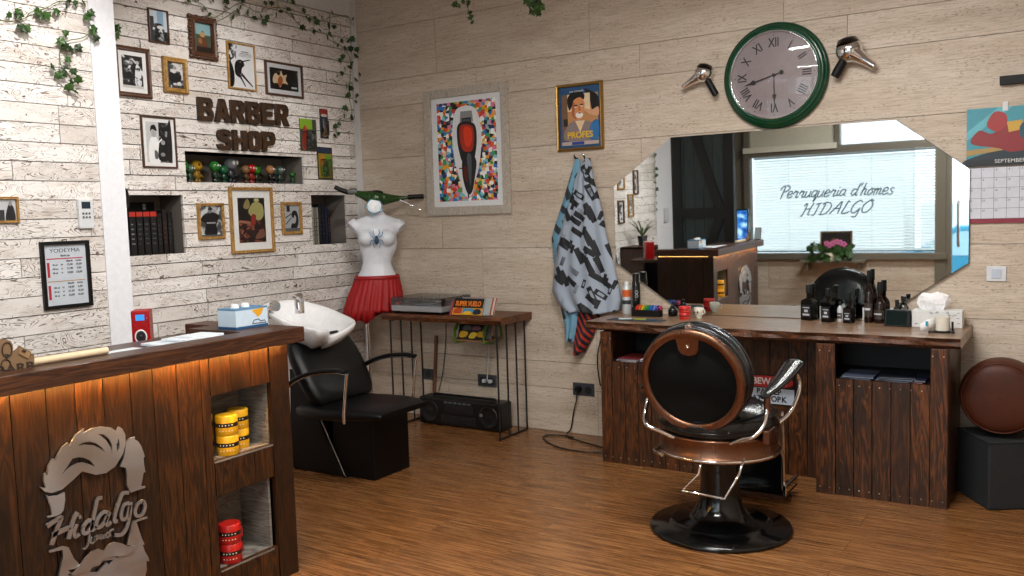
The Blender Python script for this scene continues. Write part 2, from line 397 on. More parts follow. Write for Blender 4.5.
# masonry between recesses, split so it never covers them
bands = sorted({0.0, H_CEIL} | {q for n_ in NICH for q in n_[2:]})
for i in range(len(bands) - 1):
    zc = (bands[i] + bands[i + 1]) / 2; u = YP - 0.2
    for (u0, u1, a, b) in sorted(n_ for n_ in NICH if n_[2] < zc < n_[3]):
        m.bx((-0.3, u, bands[i]), (-0.018, u0 - 0.011, bands[i + 1]), 2); u = u1 + 0.011
    m.bx((-0.3, u, bands[i]), (-0.018, 0.0, bands[i + 1]), 2)
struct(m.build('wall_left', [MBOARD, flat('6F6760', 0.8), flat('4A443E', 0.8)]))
m = MB(); m.bx((-0.005, -0.055, 0), (0.012, 0.0, H_CEIL)); m.bx((-0.018, YP, 2.946), (0.004, -0.055, H_CEIL)); struct(m.build('trim_1', MTRIMW))
# projecting left wall and its white column
m = MB(); rows2 = []; z = 0.03
while z < H_CEIL: rows2.append((z, min(z + 0.0865, H_CEIL))); z += 0.0865
planks(m, FLf(0, 0, XP), -4.2, -2.515, rows2, 0.8, 0.004, 0.018, seed=9)
m.bx((XP - 0.3, YF - 0.05, 0), (XP - 0.0175, YP, H_CEIL), 1); struct(m.build('wall_left_projecting', [MBOARD, flat('5A534C')]))
m = MB(); m.bx((0.0, YP - 0.13, 0), (XP + 0.002, YP, H_CEIL)); struct(m.build('trim_2', MWHITE))
m = MB(); m.bx((XP - 0.2, -4.7, 0), (XP + 0.004, -4.2, H_CEIL)); struct(m.build('trim_3', MWHITE))
m = MB(); m.bx((XR, YF - 0.1, 0), (XR + 0.1, 0.1, H_CEIL)); struct(m.build('wall_right', MTRAV))
# front wall: door panel, window, glass door
m = MB(); planks(m, fr((0, YF, 0), (-1, 0, 0), (0, 0, 1)), -3.24, -0.95, [(0, 0.3), (0.3, 0.66)], 1.5, 0.004, 0.02, seed=3)
m.bx((0.6, YF - 0.12, 0), (3.24, YF - 0.02, 0.66), 0)
m.bx((0.6, YF - 0.12, 2.75), (XR, YF, H_CEIL), 0); m.bx((4.4, YF - 0.12, 0), (XR, YF, 2.75), 0)
struct(m.build('wall_front', [MTRAV]))
MCREAM = flat('B9B4A2', 0.5); MFRAME = flat('6B6558', 0.5)
m = MB(); m.bx((0.3, YF - 0.12, 0), (1.09, YF - 0.02, H_CEIL)); struct(m.build('wall_front_corner', MFRAME))
w1 = setting('window_1')
m = MB()
m.bx((1.09, YF - 0.09, 0.66), (3.36, YF + 0.06, 0.73)); m.bx((3.235, YF - 0.09, 0.0), (3.345, YF + 0.03, 2.75))
m.bx((1.09, YF - 0.09, 0.73), (1.17, YF + 0.02, 2.75)); m.bx((1.09, YF - 0.09, 1.9), (3.25, YF + 0.03, 1.99)); m.bx((2.17, YF - 0.09, 1.99), (2.23, YF + 0.02, 2.75))
par(m.build('window_frame', MFRAME, bevel=0.004), w1)
m = MB(); m.bx((1.17, YF - 0.05, 1.99), (2.17, YF - 0.02, 2.6)); par(m.build('window_panel', flat('C4C0AE', 0.6)), w1)
m = MB(); m.bx((1.10, YF + 0.02, 1.955), (2.2, YF + 0.06, 2.02)); par(m.build('window_ledge', flat('D8D4C4', 0.6)), w1)
m = MB(); m.bx((1.17, YF - 0.006, 0.73), (3.24, YF, 1.9)); m.bx((2.23, YF - 0.006, 1.99), (3.24, YF, 2.75)); par(m.build('window_pane', MGLASS), w1)
d1 = setting('door_1')
m = MB(); 
for a, b in (((3.345, YF - 0.07, 0), (3.40, YF + 0.01, 2.3)), ((4.33, YF - 0.07, 0), (4.4, YF + 0.01, 2.3)), ((3.4, YF - 0.07, 2.2), (4.33, YF + 0.01, 2.3)), ((3.4, YF - 0.07, 0), (4.33, YF + 0.01, 0.1))): m.bx(a, b)
par(m.build('door_frame', MFRAME), d1)
m = MB(); m.bx((3.4, YF - 0.04, 0.1), (4.33, YF - 0.03, 2.2)); m.bx((3.345, YF - 0.04, 2.3), (4.4, YF - 0.03, 2.75)); par(m.build('door_pane', MGLASS), d1)
m = MB(); m.tube([(3.47, YF + 0.02, 0.8), (3.47, YF + 0.06, 0.85), (3.47, YF + 0.06, 1.25), (3.47, YF + 0.02, 1.3)], 0.014); par(m.build('door_handle', MCHROME), d1)
# barn door between projecting wall and window
d2 = setting('door_2'); MBARN = m_wood('black_green_boards', ('1A2526', '2A3A3A', '3A4A48'), (14, 14, 1.5), 0.5, knots=False); MBARNF = flat('060708', 0.5)
m = MB(); YD = -4.68
for k in range(6): m.bx((0.64 + k * 0.115, YD - 0.03, 0), (0.64 + (k + 1) * 0.115 - 0.006, YD, 2.7))
par(m.build('door_boards', MBARN), d2)
m = MB(); m.bx((0.605, YD - 0.06, 0), (0.72, YD + 0.02, 2.85)); m.bx((1.22, YD - 0.06, 0), (1.335, YD + 0.02, 2.85))
for zz in (0.03, 1.22, 2.55): m.bx((0.72, YD - 0.02, zz), (1.22, YD + 0.02, zz + 0.12))
for z0, z1 in ((1.34, 2.55), (0.15, 1.22)):
    if z0 > 1: m.prism([(0.72, z1), (0.83, z1), (1.22, z0), (1.11, z0)], 0.035, fr((0, YD - 0.015, 0), (1, 0, 0), (0, 0, 1)) @ T(0, 0, -0.035))
    else: m.prism([(1.11, z1), (1.22, z1), (0.83, z0), (0.72, z0)], 0.035, fr((0, YD - 0.015, 0), (1, 0, 0), (0, 0, 1)) @ T(0, 0, -0.035))
m.bx((0.605, YD - 0.06, 2.68), (1.335, YD + 0.02, H_CEIL)); par(m.build('door_frame', MBARNF), d2)
# ------------------------------------------------------------------ outside
m = MB(); m.bx((-6, -22, -0.6), (14, YF - 0.4, -0.5)); struct(m.build('street', flat('A9ACB0', 0.8)))
m = MB(); m.bx((-3, -21, -0.5), (0.9, -19, 4.5)); m.bx((3.6, -21, -0.5), (9, -19, 3.2)); m.bx((1.3, -20.5, -0.5), (2.6, -19, 0.9))
tag(m.build('street_building', flat('C8CDD2', 0.8)), 'pale street buildings seen beyond the blinds in the mirror', 'building')
cm_ = flat('2F86A8', 0.3)
car = thing('car', 'blue car parked outside the glass door, seen in the mirror', 'car', (3.6, -9.4, -0.5))
prof = [(-2.0, 0.35), (-2.0, 0.8), (-1.1, 0.95), (-0.45, 1.38), (0.9, 1.42), (1.6, 1.0), (2.0, 0.9), (2.05, 0.35)]
m = MB(); m.prism(prof, 1.6, fr((3.6, -8.6, -0.5), (1, 0, 0), (0, 0, 1))); m.build('body', cm_, car, bevel=0.06)
m = MB(); KM = fr((3.6, -8.588, -0.5), (1, 0, 0), (0, 0, 1))
m.prism([(-0.95, 0.97), (-0.42, 1.3), (0.15, 1.33), (0.15, 0.97)], 0.02, KM); m.prism([(0.25, 0.97), (0.25, 1.33), (0.85, 1.34), (1.35, 1.0)], 0.02, KM)
m.build('side_window', flat('9FC4D4', 0.1), car)
for wx in (-1.25, 1.25):
    m = MB(); m.cyl((3.6 + wx, -8.78, -0.18), (3.6 + wx, -8.57, -0.18), 0.32, seg=24); m.build('wheel', MBLKM, car)
# ------------------------------------------------------------------ window dressing and lamps
bl = thing('venetian_blind', 'white venetian blind lowered across the shop window, seen in the mirror', 'blind', (2.3, YF - 0.13, 0.75))
t = NT('blind_slat'); t.t.nodes.remove(t.b); out = [n for n in t.t.nodes if n.type == 'OUTPUT_MATERIAL'][0]
di = t.n('ShaderNodeBsdfDiffuse'); di.inputs[0].default_value = h('E8EEF0'); tl = t.n('ShaderNodeBsdfTranslucent'); tl.inputs[0].default_value = h('F6F4F0'); mx = t.n('ShaderNodeMixShader'); mx.inputs[0].default_value = 0.6
t.l(di.outputs[0], mx.inputs[1]); t.l(tl.outputs[0], mx.inputs[2]); t.l(mx.outputs[0], out.inputs[0]); MSLAT = t.m
m = MB()
nz = 33
for k in range(nz):
    zz = 0.765 + k * 1.115 / nz; m.box((0, 0, 0), (2.05, 0.034, 0.0012), M=T(2.205, YF - 0.14, zz) @ R(math.radians(50), 'X'))
m.build('slats', MSLAT, bl)
m = MB(); m.bx((1.18, YF - 0.17, 1.875), (3.23, YF - 0.115, 1.9)); m.build('head_rail', flat('D9DEE0'), bl)
m = MB(); m.bx((1.18, YF - 0.155, 0.735), (3.23, YF - 0.125, 0.75)); m.build('bottom_rail', flat('5A7F90'), bl)
for xx in (1.6, 2.05, 2.55, 3.0): m = MB(); m.cyl((xx, YF - 0.12, 0.74), (xx, YF - 0.12, 1.88), 0.0016, seg=5); m.build('cord', flat('8FA5AE'), bl)
# lettering on the pane reads from the street, so it is mirrored from inside
MVIN = flat('2F5563', 0.5)
KW = fr((2.15, YF + 0.004, 1.36), (1, 0, 0), (0, 0, 1))
SCR = {'P': (1.1, [[(0.4, -0.1), (0.5, 1.7)], [(0.0, 1.2), (0.2, 1.75), (0.9, 1.8), (1.15, 1.4), (0.8, 1.0), (0.35, 0.95)]]), 'e': (0.75, [[(0, 0.45), (0.55, 0.6), (0.5, 0.95), (0.2, 0.95), (0.05, 0.45), (0.25, 0.02), (0.75, 0.25)]]),
 'r': (0.8, [[(0, 0.5), (0.2, 1.05), (0.25, 0.85), (0.55, 0.9), (0.45, 0.2), (0.6, 0.02), (0.8, 0.25)]]), 'u': (0.8, [[(0.05, 0.95), (0.05, 0.2), (0.3, 0.02), (0.55, 0.4)], [(0.6, 0.95), (0.58, 0.15), (0.8, 0.15)]]),
 'q': (0.8, [[(0.6, 0.9), (0.2, 0.95), (0.02, 0.4), (0.25, 0.05), (0.58, 0.5)], [(0.64, 0.95), (0.55, -0.7), (0.8, 0.1)]]), 'i': (0.38, [[(0.1, 0.95), (0.1, 0.15), (0.38, 0.2)], [(0.12, 1.25), (0.15, 1.4)]]),
 'a': (0.8, [[(0.6, 0.9), (0.2, 0.95), (0.02, 0.4), (0.25, 0.05), (0.55, 0.4)], [(0.62, 0.95), (0.6, 0.15), (0.8, 0.15)]]), 'd': (0.85, [[(0.6, 0.85), (0.2, 0.95), (0.02, 0.4), (0.25, 0.05), (0.58, 0.5)], [(0.72, 1.8), (0.6, 0.15), (0.85, 0.15)]]),
 "'": (0.3, [[(0.12, 1.85), (0.05, 1.4)]]), 'h': (0.8, [[(0.1, 0), (0.25, 1.8)], [(0.12, 0.5), (0.35, 0.95), (0.55, 0.8), (0.5, 0.15), (0.8, 0.2)]]), 'o': (0.75, [[(0.3, 0.95), (0.05, 0.5), (0.25, 0.03), (0.6, 0.45), (0.35, 0.95), (0.75, 0.85)]]),
 'm': (1.0, [[(0.05, 0.95), (0.08, 0)], [(0.08, 0.6), (0.3, 0.95), (0.4, 0.7), (0.38, 0)], [(0.4, 0.6), (0.62, 0.95), (0.75, 0.7), (0.7, 0.12), (1.0, 0.2)]]), 's': (0.65, [[(0.55, 0.85), (0.25, 0.95), (0.15, 0.65), (0.5, 0.35), (0.35, 0.03), (0.05, 0.1)]]), ' ': (0.6, []),
 'H': (1.15, [[(0, 1.4), (0.3, 1.75), (0.25, 0.05), (0.05, 0)], [(0.95, 1.8), (0.8, 0.6), (0.85, 0.05), (1.05, 0.1)], [(0.25, 0.85), (0.85, 1.0)]]), 'I': (0.75, [[(0.1, 1.55), (0.65, 1.75)], [(0.45, 1.7), (0.35, 0.05), (0, 0.1)]]),
 'D': (1.2, [[(0.35, 1.6), (0.25, 0.1)], [(0.05, 1.5), (0.5, 1.8), (1.05, 1.3), (0.9, 0.3), (0.4, 0.0), (0.05, 0.1)]]), 'A': (1.05, [[(0, 0.05), (0.45, 1.0), (0.8, 1.8), (0.85, 0.05)], [(0.2, 0.75), (0.85, 0.8)]]),
 'L': (0.95, [[(0.6, 1.6), (0.4, 1.8), (0.3, 1.0), (0.2, 0.1), (0.6, 0.05), (0.95, 0.25)]]), 'G': (1.1, [[(0.95, 1.5), (0.6, 1.8), (0.15, 1.2), (0.15, 0.3), (0.55, 0.02), (0.9, 0.6)], [(0.92, 0.75), (0.85, -0.5), (0.4, -0.5)]]),
 'O': (1.1, [[(0.6, 1.8), (0.1, 1.1), (0.2, 0.15), (0.7, 0.1), (1.0, 1.0), (0.6, 1.8), (0.95, 1.6)]])}
def script(s_, x0, x1, z0, rise, xh, w, label, slant=0.4):
    tot = sum(SCR[c][0] for c in s_); k = (x1 - x0) / tot; u = 0
    o = thing('window_lettering', label, 'lettering', (x0, YF + 0.004, z0)); K = fr((x0, YF + 0.003, z0), (1, 0, 0), (0, 0, 1)); K = fr((x0, YF + 0.0005, z0), (1, 0, 0), (0, 0, 1)) @ T(0, 0, -0.004)
    for c in s_:
        adv, st = SCR[c]
        if st:
            m = MB()
            for q in st:
                P = [Vector((((u + a) * k + b * xh * slant), b * xh + rise * (u + a) / tot, 0)) for a, b in (smoothpoly(q, 4, False) if len(q) > 2 else q)]; rings = []
                for i in range(len(P)):
                    d = (P[min(i + 1, len(P) - 1)] - P[max(i - 1, 0)]).normalized(); n_ = Vector((-d.y, d.x, 0)) * w / 2
                    A, B = P[i] - n_, P[i] + n_; rings.append([(A.x, A.y, 0), (B.x, B.y, 0), (B.x, B.y, 0.002), (A.x, A.y, 0.002)])
                m.loft(rings, False, True, 0, K)
            m.build('letter', MVIN, o)
        u += adv
script("Perruqueria d'homes", 1.50, 2.80, 1.395, 0.0, 0.080, 0.014, "dark cursive letters Perruqueria d'homes on the window pane, seen in the mirror")
script("HIDALGO", 1.76, 2.56, 1.18, 0.02, 0.080, 0.014, 'dark slanted letters HIDALGO lower on the window pane, seen in the mirror', 0.45)
for i, (tx, ty) in enumerate(TUBES):
    lt = thing('ceiling_light', ['white ceiling tube lamp between the clock wall and the barber chair', 'white ceiling tube lamp nearer the shop window'][i], 'lamp', (tx, ty, 2.97), 'ceiling tube lamps')
    m = MB(); m.bx((tx - 0.65, ty - 0.09, 2.975), (tx + 0.65, ty + 0.09, 3.03)); m.bx((tx - 0.05, ty - 0.03, 3.03), (tx + 0.05, ty + 0.03, H_CEIL)); m.build('housing', flat('E4E4E4'), lt)
for i, (a, b, p) in enumerate(SPOTS):
    lt = thing('ceiling_spotlight', ['small white spotlight aimed at the projecting wall', 'small white spotlight aimed at the picture wall'][i], 'lamp', (a[0], a[1], H_CEIL))
    dv = (Vector(b) - Vector(a)).normalized(); A = Vector(a) - dv * 0.03
    m = MB(); m.cyl(A - dv * 0.12, A - dv * 0.0, 0.045, seg=20); m.build('housing', flat('E4E4E4'), lt)
    m = MB(); m.cyl(A - dv * 0.10, (A.x - dv.x * .1, A.y - dv.y * .1, H_CEIL), 0.012, seg=8); m.build('stem', flat('E4E4E4'), lt)
# ------------------------------------------------------------------ mirror and station
th = math.radians(0.8)
MM = fr((3.103, -0.012, 0.87), (1, 0, 0), (0, -math.sin(th), math.cos(th)))
oc = [(-0.99, 0.268), (-0.54, -0.046), (0.54, -0.046), (0.99, 0.268), (0.99, 0.742), (0.645, 1.016), (-0.605, 1.016), (-0.99, 0.742)]
mi_ = thing('wall_mirror', 'large octagonal frameless mirror on the travertine wall above the worktop', 'mirror', (3.103, 0, 0.87))
m = MB(); m.prism(oc, 0.004, MM, z0=0.002); m.build('mirror_glass', MMIRROR, mi_)
m = MB(); m.prism([(x * 1.002, y * 1.001 + (-.001 if y == 0 else 0)) for x, y in oc], 0.006, MM, z0=-0.005); m.build('backing', flat('3A3733'), mi_)

TZ = 0.82
def vplanks(mb, x0, x1, z0, z1, y, w, th=0.02, gap=0.004, seed=0):
    n = max(1, round((x1 - x0) / w)); s = (x1 - x0) / n
    for k in range(n): mb.bx((x0 + k * s + gap / 2, y, z0), (x0 + (k + 1) * s - gap / 2, y + th, z1))
MNAIL = m_metal('nail_heads', 'D8D4CC', 0.3)
def cabinet(x0, x1, yf, label, oz0, oz1, sw, name='barber_cabinet', sw2=None):
    sw2 = sw2 or sw
    c = thing(name, label, 'cabinet', ((x0 + x1) / 2, yf / 2, 0))
    for xs in (x0, x1 - 0.02): m = MB(); m.bx((xs, yf + 0.02, 0.0), (xs + 0.02, -0.02, TZ - 0.055)); m.build('side_panel', MDARKW, c)
    m = MB(); vplanks(m, x0 + sw, x1 - sw2, 0.0, oz0, yf, 0.083); m.build('front_boards', MDARKW, c)
    for xa, sw_ in ((x0, sw), (x1 - sw2, sw2)): m = MB(); m.bx((xa + 0.001, yf - 0.004, 0), (xa + sw_ - 0.002, yf + 0.02, TZ - 0.055)); m.build('stile', MDARKW, c, bevel=0.002)
    m = MB(); m.bx((x0 + 0.02, yf + 0.02, oz0 - 0.03), (x1 - 0.02, -0.06, oz0 - 0.008)); m.build('shelf', flat('0D0D0E'), c)
    m = MB(); m.bx((x0 + 0.02, -0.06, oz0 - 0.03), (x1 - 0.02, -0.05, TZ - 0.055)); m.build('back_panel', flat('16181C'), c)
    m = MB(); n = round((x1 - x0) / 0.05)
    for k in range(n + 1):
        xx = x0 + 0.02 + k * (x1 - x0 - 0.04) / n
        for zz in (0.035, oz0 - 0.03):
            if zz > 0.1 and not (x0 + sw < xx < x1 - sw): zz = TZ - 0.09
            m.ell((xx, yf - 0.003 - (0.004 if (xx < x0 + sw or xx > x1 - sw) else 0), zz), (0.0032, 0.002, 0.0032), 8, 6)
    m.build('nails', MNAIL, c)
    return c
cabinet(2.237, 2.86, -0.508, 'dark plank cabinet with open shelf under the left end of the worktop', 0.595, 0.76, 0.07)
cabinet(3.459, 4.062, -0.535, 'dark plank cabinet with open shelf under the right end of the worktop', 0.59, 0.755, 0.095, sw2=0.078)
m = MB(); vplanks(m, 2.862, 3.457, 0.0, TZ - 0.056, -0.30, 0.10, seed=3)
rp = thing('plank_panel', 'dark plank panel set back between the two barber cabinets', 'panel', (3.16, -0.29, 0)); m.build('boards', MDARKW, rp)
m = MB(); m.bx((2.87, -0.278, 0.6), (3.45, -0.25, 0.66)); m.bx((2.87, -0.278, 0.1), (3.45, -0.25, 0.16)); m.build('battens', MDARKW, rp)
# worktop with a live edge
wt = thing('worktop', 'long live-edge walnut worktop of the barber station below the mirror', 'worktop', (3.12, -0.28, TZ - 0.05))
rnd = random.Random(3); N = 90; rings = []
def edge(x, k):
    b = -0.50 - 0.055 * min(1, max(0, (x - 2.2) / 0.9))
    return b + 0.007 * math.sin(x * 9 + k) + 0.004 * math.sin(x * 31 + 2 * k) + (0.012 if k == 1 else 0.0)
X0, X1 = 2.135, 4.112
m = MB(); top = []
vs = []; fs = []
for i in range(N + 1):
    x = X0 + (X1 - X0) * i / N
    vs += [(x, -0.004, TZ), (x, edge(x, 0), TZ), (x, edge(x, 1) - 0.004, TZ - 0.018), (x, edge(x, 2) + 0.002 + 0.004 * math.sin(x * 50), TZ - 0.036), (x, edge(x, 1) + 0.016, TZ - 0.052), (x, -0.004, TZ - 0.052)]
for i in range(N):
    for k, mi in ((0, 0), (1, 1), (2, 1), (3, 1), (4, 0)):
        a = i * 6 + k; fs.append((a, a + 1, a + 7, a + 6))
m.add(vs, fs, False)
m.mi = [1 if (i % 5) in (1, 2, 3) else 0 for i in range(len(m.f))]
m.add(vs[:6], [tuple(range(6))], False, 0); m.add(vs[-6:], [tuple(reversed(range(6)))], False, 0)
m.build('slab', [MSLAB, MEDGE], wt)
# magazines on the shelves
def flatpile(x0, x1, y, z, names, cat, grp, cols, labels):
    zz = z; n = len(cols)
    for k, (cc, lb) in enumerate(zip(cols, labels)):
        w = (x1 - x0); xx = x0; tck = 0.006 + 0.002 * (k % 2)
        o = thing(names, lb, cat, (x0 + w / 2, y, zz), grp)
        K = T(x0 + w / 2, y + 0.12, zz) @ R(0.12 * ((k * 7) % 3 - 1))
        m = MB(); m.box((0, 0, tck / 2), (w, 0.2, tck - 0.002), K); m.build('pages', flat('6E727C', 0.7), o)
        m = MB(); m.box((0, 0, tck), (w + 0.004, 0.204, 0.001), K); m.box((0, 0, 0.0005), (w + 0.004, 0.204, 0.001), K); m.build('cover', flat(cc, 0.4), o)
        zz += tck + 0.0015
SH1 = 0.5845
flatpile(3.575, 3.72, -0.50, SH1, 'magazine', 'magazine', 'magazines on the right cabinet shelf', ('1A2438', '4A5266'), ('dark blue magazine at the left of the right cabinet shelf, below a greyish one', 'greyish magazine lying on a dark blue one, left on the right cabinet shelf'))
flatpile(3.74, 3.90, -0.505, SH1, 'magazine', 'magazine', 'magazines on the right cabinet shelf', ('14161F', '2B3A58', '141824'), ('lowest dark magazine in the middle of the right cabinet shelf', 'greyish blue magazine in the middle of the right cabinet shelf', 'topmost navy magazine in the middle of the right cabinet shelf'))
flatpile(3.905, 3.955, -0.50, SH1, 'magazine', 'magazine', 'magazines on the right cabinet shelf', ('8A3524', '20263A'), ('small booklet with a reddish cover at the right of the right cabinet shelf', 'small navy booklet on a reddish one, right on the right cabinet shelf'))
flatpile(2.32, 2.45, -0.47, 0.5895, 'magazine', 'magazine', 'magazines on the left cabinet shelf', ('D8D8DC', '7A2A2A'), ('pale magazine lying on the left cabinet shelf', 'dark red magazine on a pale one on the left cabinet shelf'))
flatpile(2.46, 2.60, -0.47, 0.5895, 'magazine', 'magazine', 'magazines on the left cabinet shelf', ('2B4FA0', 'E0E0E4'), ('blue magazine next to the pale pile on the left cabinet shelf', 'white magazine lying on a blue one on the left cabinet shelf'))
tin = thing('shaving_tin', 'small blue square carton on the left cabinet shelf behind the barber chair', 'carton', (2.53, -0.42, 0.604))
m = MB(); m.box((2.53, -0.42, 0.645), (0.05, 0.03, 0.055)); m.build('carton', flat('2743A0'), tin, bevel=0.002)
m = MB(); m.box((2.53, -0.4365, 0.642), (0.03, 0.002, 0.03)); m.build('label_patch', flat('C5CCE4'), tin)
# ---------------- bottles etc. on the worktop
MBRG = flat('1A0B06', 0.08); MBOT = flat('050506', 0.08); MLAB = flat('101114', 0.4); MLABW = flat('B8BCC4', 0.5); MCLR = m_glass('clear_bottle_glass', 'C4CCD0', 1.6)
def bottle(px, py, w, hb, hn, kind, label, yy=None, glass=None, group='bottles on the worktop'):
    p = FL(px, py, TZ) if yy is None else Vector((BW(px, py, yy).x, yy, TZ))
    x, y = p.x, p.y; o = thing('bottle', label, 'bottle', (x, y, TZ), group); g = glass or MBOT
    K = T(x, y, TZ) @ R(-0.35)
    m = MB()
    if kind == 'sq':
        m.loft([[(sx * w / 2 * q, sy * w / 2 * q * 0.8, z) for sx, sy in ((-1, -1), (1, -1), (1, 1), (-1, 1))] for q, z in ((0.94, 0.0), (1, 0.006), (1, hb * 0.93), (0.86, hb), (0.4, hb * 1.1))], False, True, 0, K)
    else:
        m.lathe([(w * .47, 0), (w / 2, 0.005), (w / 2, hb * 0.86), (w * 0.42, hb * 0.97), (w * 0.2, hb * 1.12)], 20, K)
    m.lathe([(w * 0.2, hb * 1.05), (w * 0.18, hb + hn * 0.5), (w * 0.2, hb + hn * 0.52)], 14, K); bd = m.build('body', g, o, bevel=0.002 if kind == 'sq' else 0)
    m = MB(); m.lathe([(w * 0.23, hb + hn * 0.45), (w * 0.24, hb + hn * 0.95), (w * 0.2, hb + hn)], 16, K); m.build('cap', MBLKM, o)
    m = MB(); q = w * 0.4 + (0.001 if kind == 'sq' else w * 0.12)
    if kind == 'sq':
        m.bx((-w * 0.38, -w * 0.405, hb * 0.18), (w * 0.38, -w * 0.4, hb * 0.78), M=K); lp = m.build('label_patch', flat('15161A', 0.4), bd)
        m = MB(); m.bx((-w * 0.3, -w * 0.412, hb * 0.62), (w * 0.3, -w * 0.406, hb * 0.66), M=K); m.bx((-w * 0.3, -w * 0.412, hb * 0.25), (w * 0.3, -w * 0.406, hb * 0.34), M=K)
        m.bx((-w * 0.16, -w * 0.412, hb * 0.42), (w * 0.16, -w * 0.406, hb * 0.54), M=K); m.build('print', MLABW, bd)
    else:
        rg = [[(w * .503 * math.cos(a), w * .503 * math.sin(a), z) for a in [PI * (1.1 + 0.8 * j / 10) for j in range(11)]] for z in (hb * 0.2, hb * 0.62)]
        m.loft(rg, True, False, 0, K, closed=False); lp = m.build('label_patch', flat('3A302A', 0.5), bd)
        rg = [[(w * .507 * math.cos(a), w * .507 * math.sin(a), z) for a in [PI * (1.25 + 0.5 * j / 8) for j in range(9)]] for z in (hb * 0.4, hb * 0.47)]
        m = MB(); m.loft(rg, True, False, 0, K, closed=False); m.build('print', MLABW, bd)
    return o
bottle(809, 320, 0.070, 0.112, 0.085, 'sq', 'leftmost square black bottle on the worktop')
bottle(828, 322, 0.058, 0.108, 0.075, 'sq', 'second square black bottle from the left, white script on its label')
bottle(849, 323, 0.050, 0.082, 0.085, 'sq', 'small black bottle with a long thin neck between two square bottles')
bottle(862, 320, 0.052, 0.12, 0.085, 'sq', 'square black bottle with two pale bars on its label, beside a tall brown bottle', glass=MBRG)
bottle(869, 316, 0.048, 0.17, 0.11, 'rd', 'tallest brown bottle standing against the mirror', yy=-0.07, glass=MBRG)
bottle(880, 323, 0.060, 0.115, 0.105, 'rd', 'tall brown bottle with black cap next to the black card terminal', glass=MBRG)
bottle(897, 318, 0.042, 0.085, 0.045, 'rd', 'small clear bottle with silver cap behind the black terminal', yy=-0.11, glass=MCLR)
bottle(904, 316, 0.046, 0.10, 0.045, 'rd', 'larger clear bottle with silver cap behind the black terminal', yy=-0.09, glass=MCLR)
bottle(840, 318, 0.03, 0.075, 0.03, 'rd', 'thin white plastic bottle between the black bottles', yy=-0.06, glass=flat('C9CCCC', 0.4))
# terminal
p = FL(898, 326, TZ); tm = thing('display_stand', 'black slanted counter display between brown bottle and tissue box', 'display', (p.x, p.y, TZ))
K = T(p.x, p.y, TZ) @ R(-0.15)
m = MB(); m.prism([(0, 0), (0.07, 0), (0.035, 0.085), (0.02, 0.085)], 0.125, K @ fr((-0.062, -0.03, 0), (0, 1, 0), (0, 0, 1))); m.build('body', MBLKM, tm, bevel=0.003)
m = MB(); KK = K @ fr((0, -0.026, 0.008), (1, 0, 0), (0, 0.23, 0.97)); m.bx((-0.052, 0.0, 0.001), (0.052, 0.072, 0.003), M=KK); m.build('screen', flat('14201F', 0.1), tm)
# tissue box
p = FL(936, 327, TZ); tb = thing('tissue_box', 'white tissue box with printed pattern by the right end of the worktop', 'tissue box', (p.x, -0.12, TZ))
K = T(p.x + 0.005, -0.12, TZ) @ R(0.02)
m = MB(); m.bx((-0.115, -0.06, 0.0), (0.115, 0.06, 0.085), M=K); m.build('box', flat('D9DAD9', 0.6), tb, bevel=0.002)
m = MB(); rnd = random.Random(2)
for k in range(26):
    xx = -0.11 + 0.21 * rnd.random(); zz = 0.012 + 0.066 * rnd.random(); m.bx((xx, -0.0612, zz), (xx + 0.012, -0.0602, zz + 0.0035), M=K)
m.build('print', flat('8D939C'), tb)
vs = []; nn = 18
rings = []
for i, (q, z) in enumerate(((0.5, 0.08), (0.8, 0.10), (1.0, 0.125), (0.95, 0.15), (0.7, 0.165))):
    rings.append([(0.075 * q * math.cos(a) + 0.006 * math.sin(7 * a + i), 0.035 * q * math.sin(a) + 0.004 * math.cos(5 * a), z + 0.010 * math.sin(3 * a + i)) for a in [2 * PI * j / nn for j in range(nn)]])
m = MB(); m.loft(rings, False, True, 0, K @ T(-0.02, 0, 0)); m.build('tissue', flat('EFEFF0', 0.9), tb)
# neck strip roll on its holder
p = FL(934, 333, TZ); ns = thing('neck_strip_dispenser', 'black holder with a white neck strip roll and hanging strip at the worktop edge', 'dispenser', (p.x, p.y, TZ))
K = T(p.x + .01, p.y + 0.05, TZ) @ R(0.1)
m = MB(); m.bx((-0.04, -0.05, 0), (0.075, 0.05, 0.008), M=K); m.bx((0.06, -0.012, 0.008), (0.07, 0.012, 0.05), M=K); m.build('holder', MBLKM, ns)
m = MB(); m.lathe([(0.035, 0.009), (0.035, 0.075)], 28, K @ T(0.02, 0, 0)); m.build('roll', flat('D8D2C4', 0.8), ns)
m = MB(); m.loft([[(-0.012, -0.036, z), (-0.045, -0.055, z * 0.9), (-0.075, -0.07, z * 0.62)] for z in (0.012, 0.072)], True, False, 0, K, closed=False); m.build('strip', flat('E6E6E4', 0.8), ns, solid=0.001)
m = MB(); m.bx((-0.052, -0.0625, 0.036), (-0.042, -0.0600, 0.058), M=K); m.build('print', flat('1F8FB0'), ns)
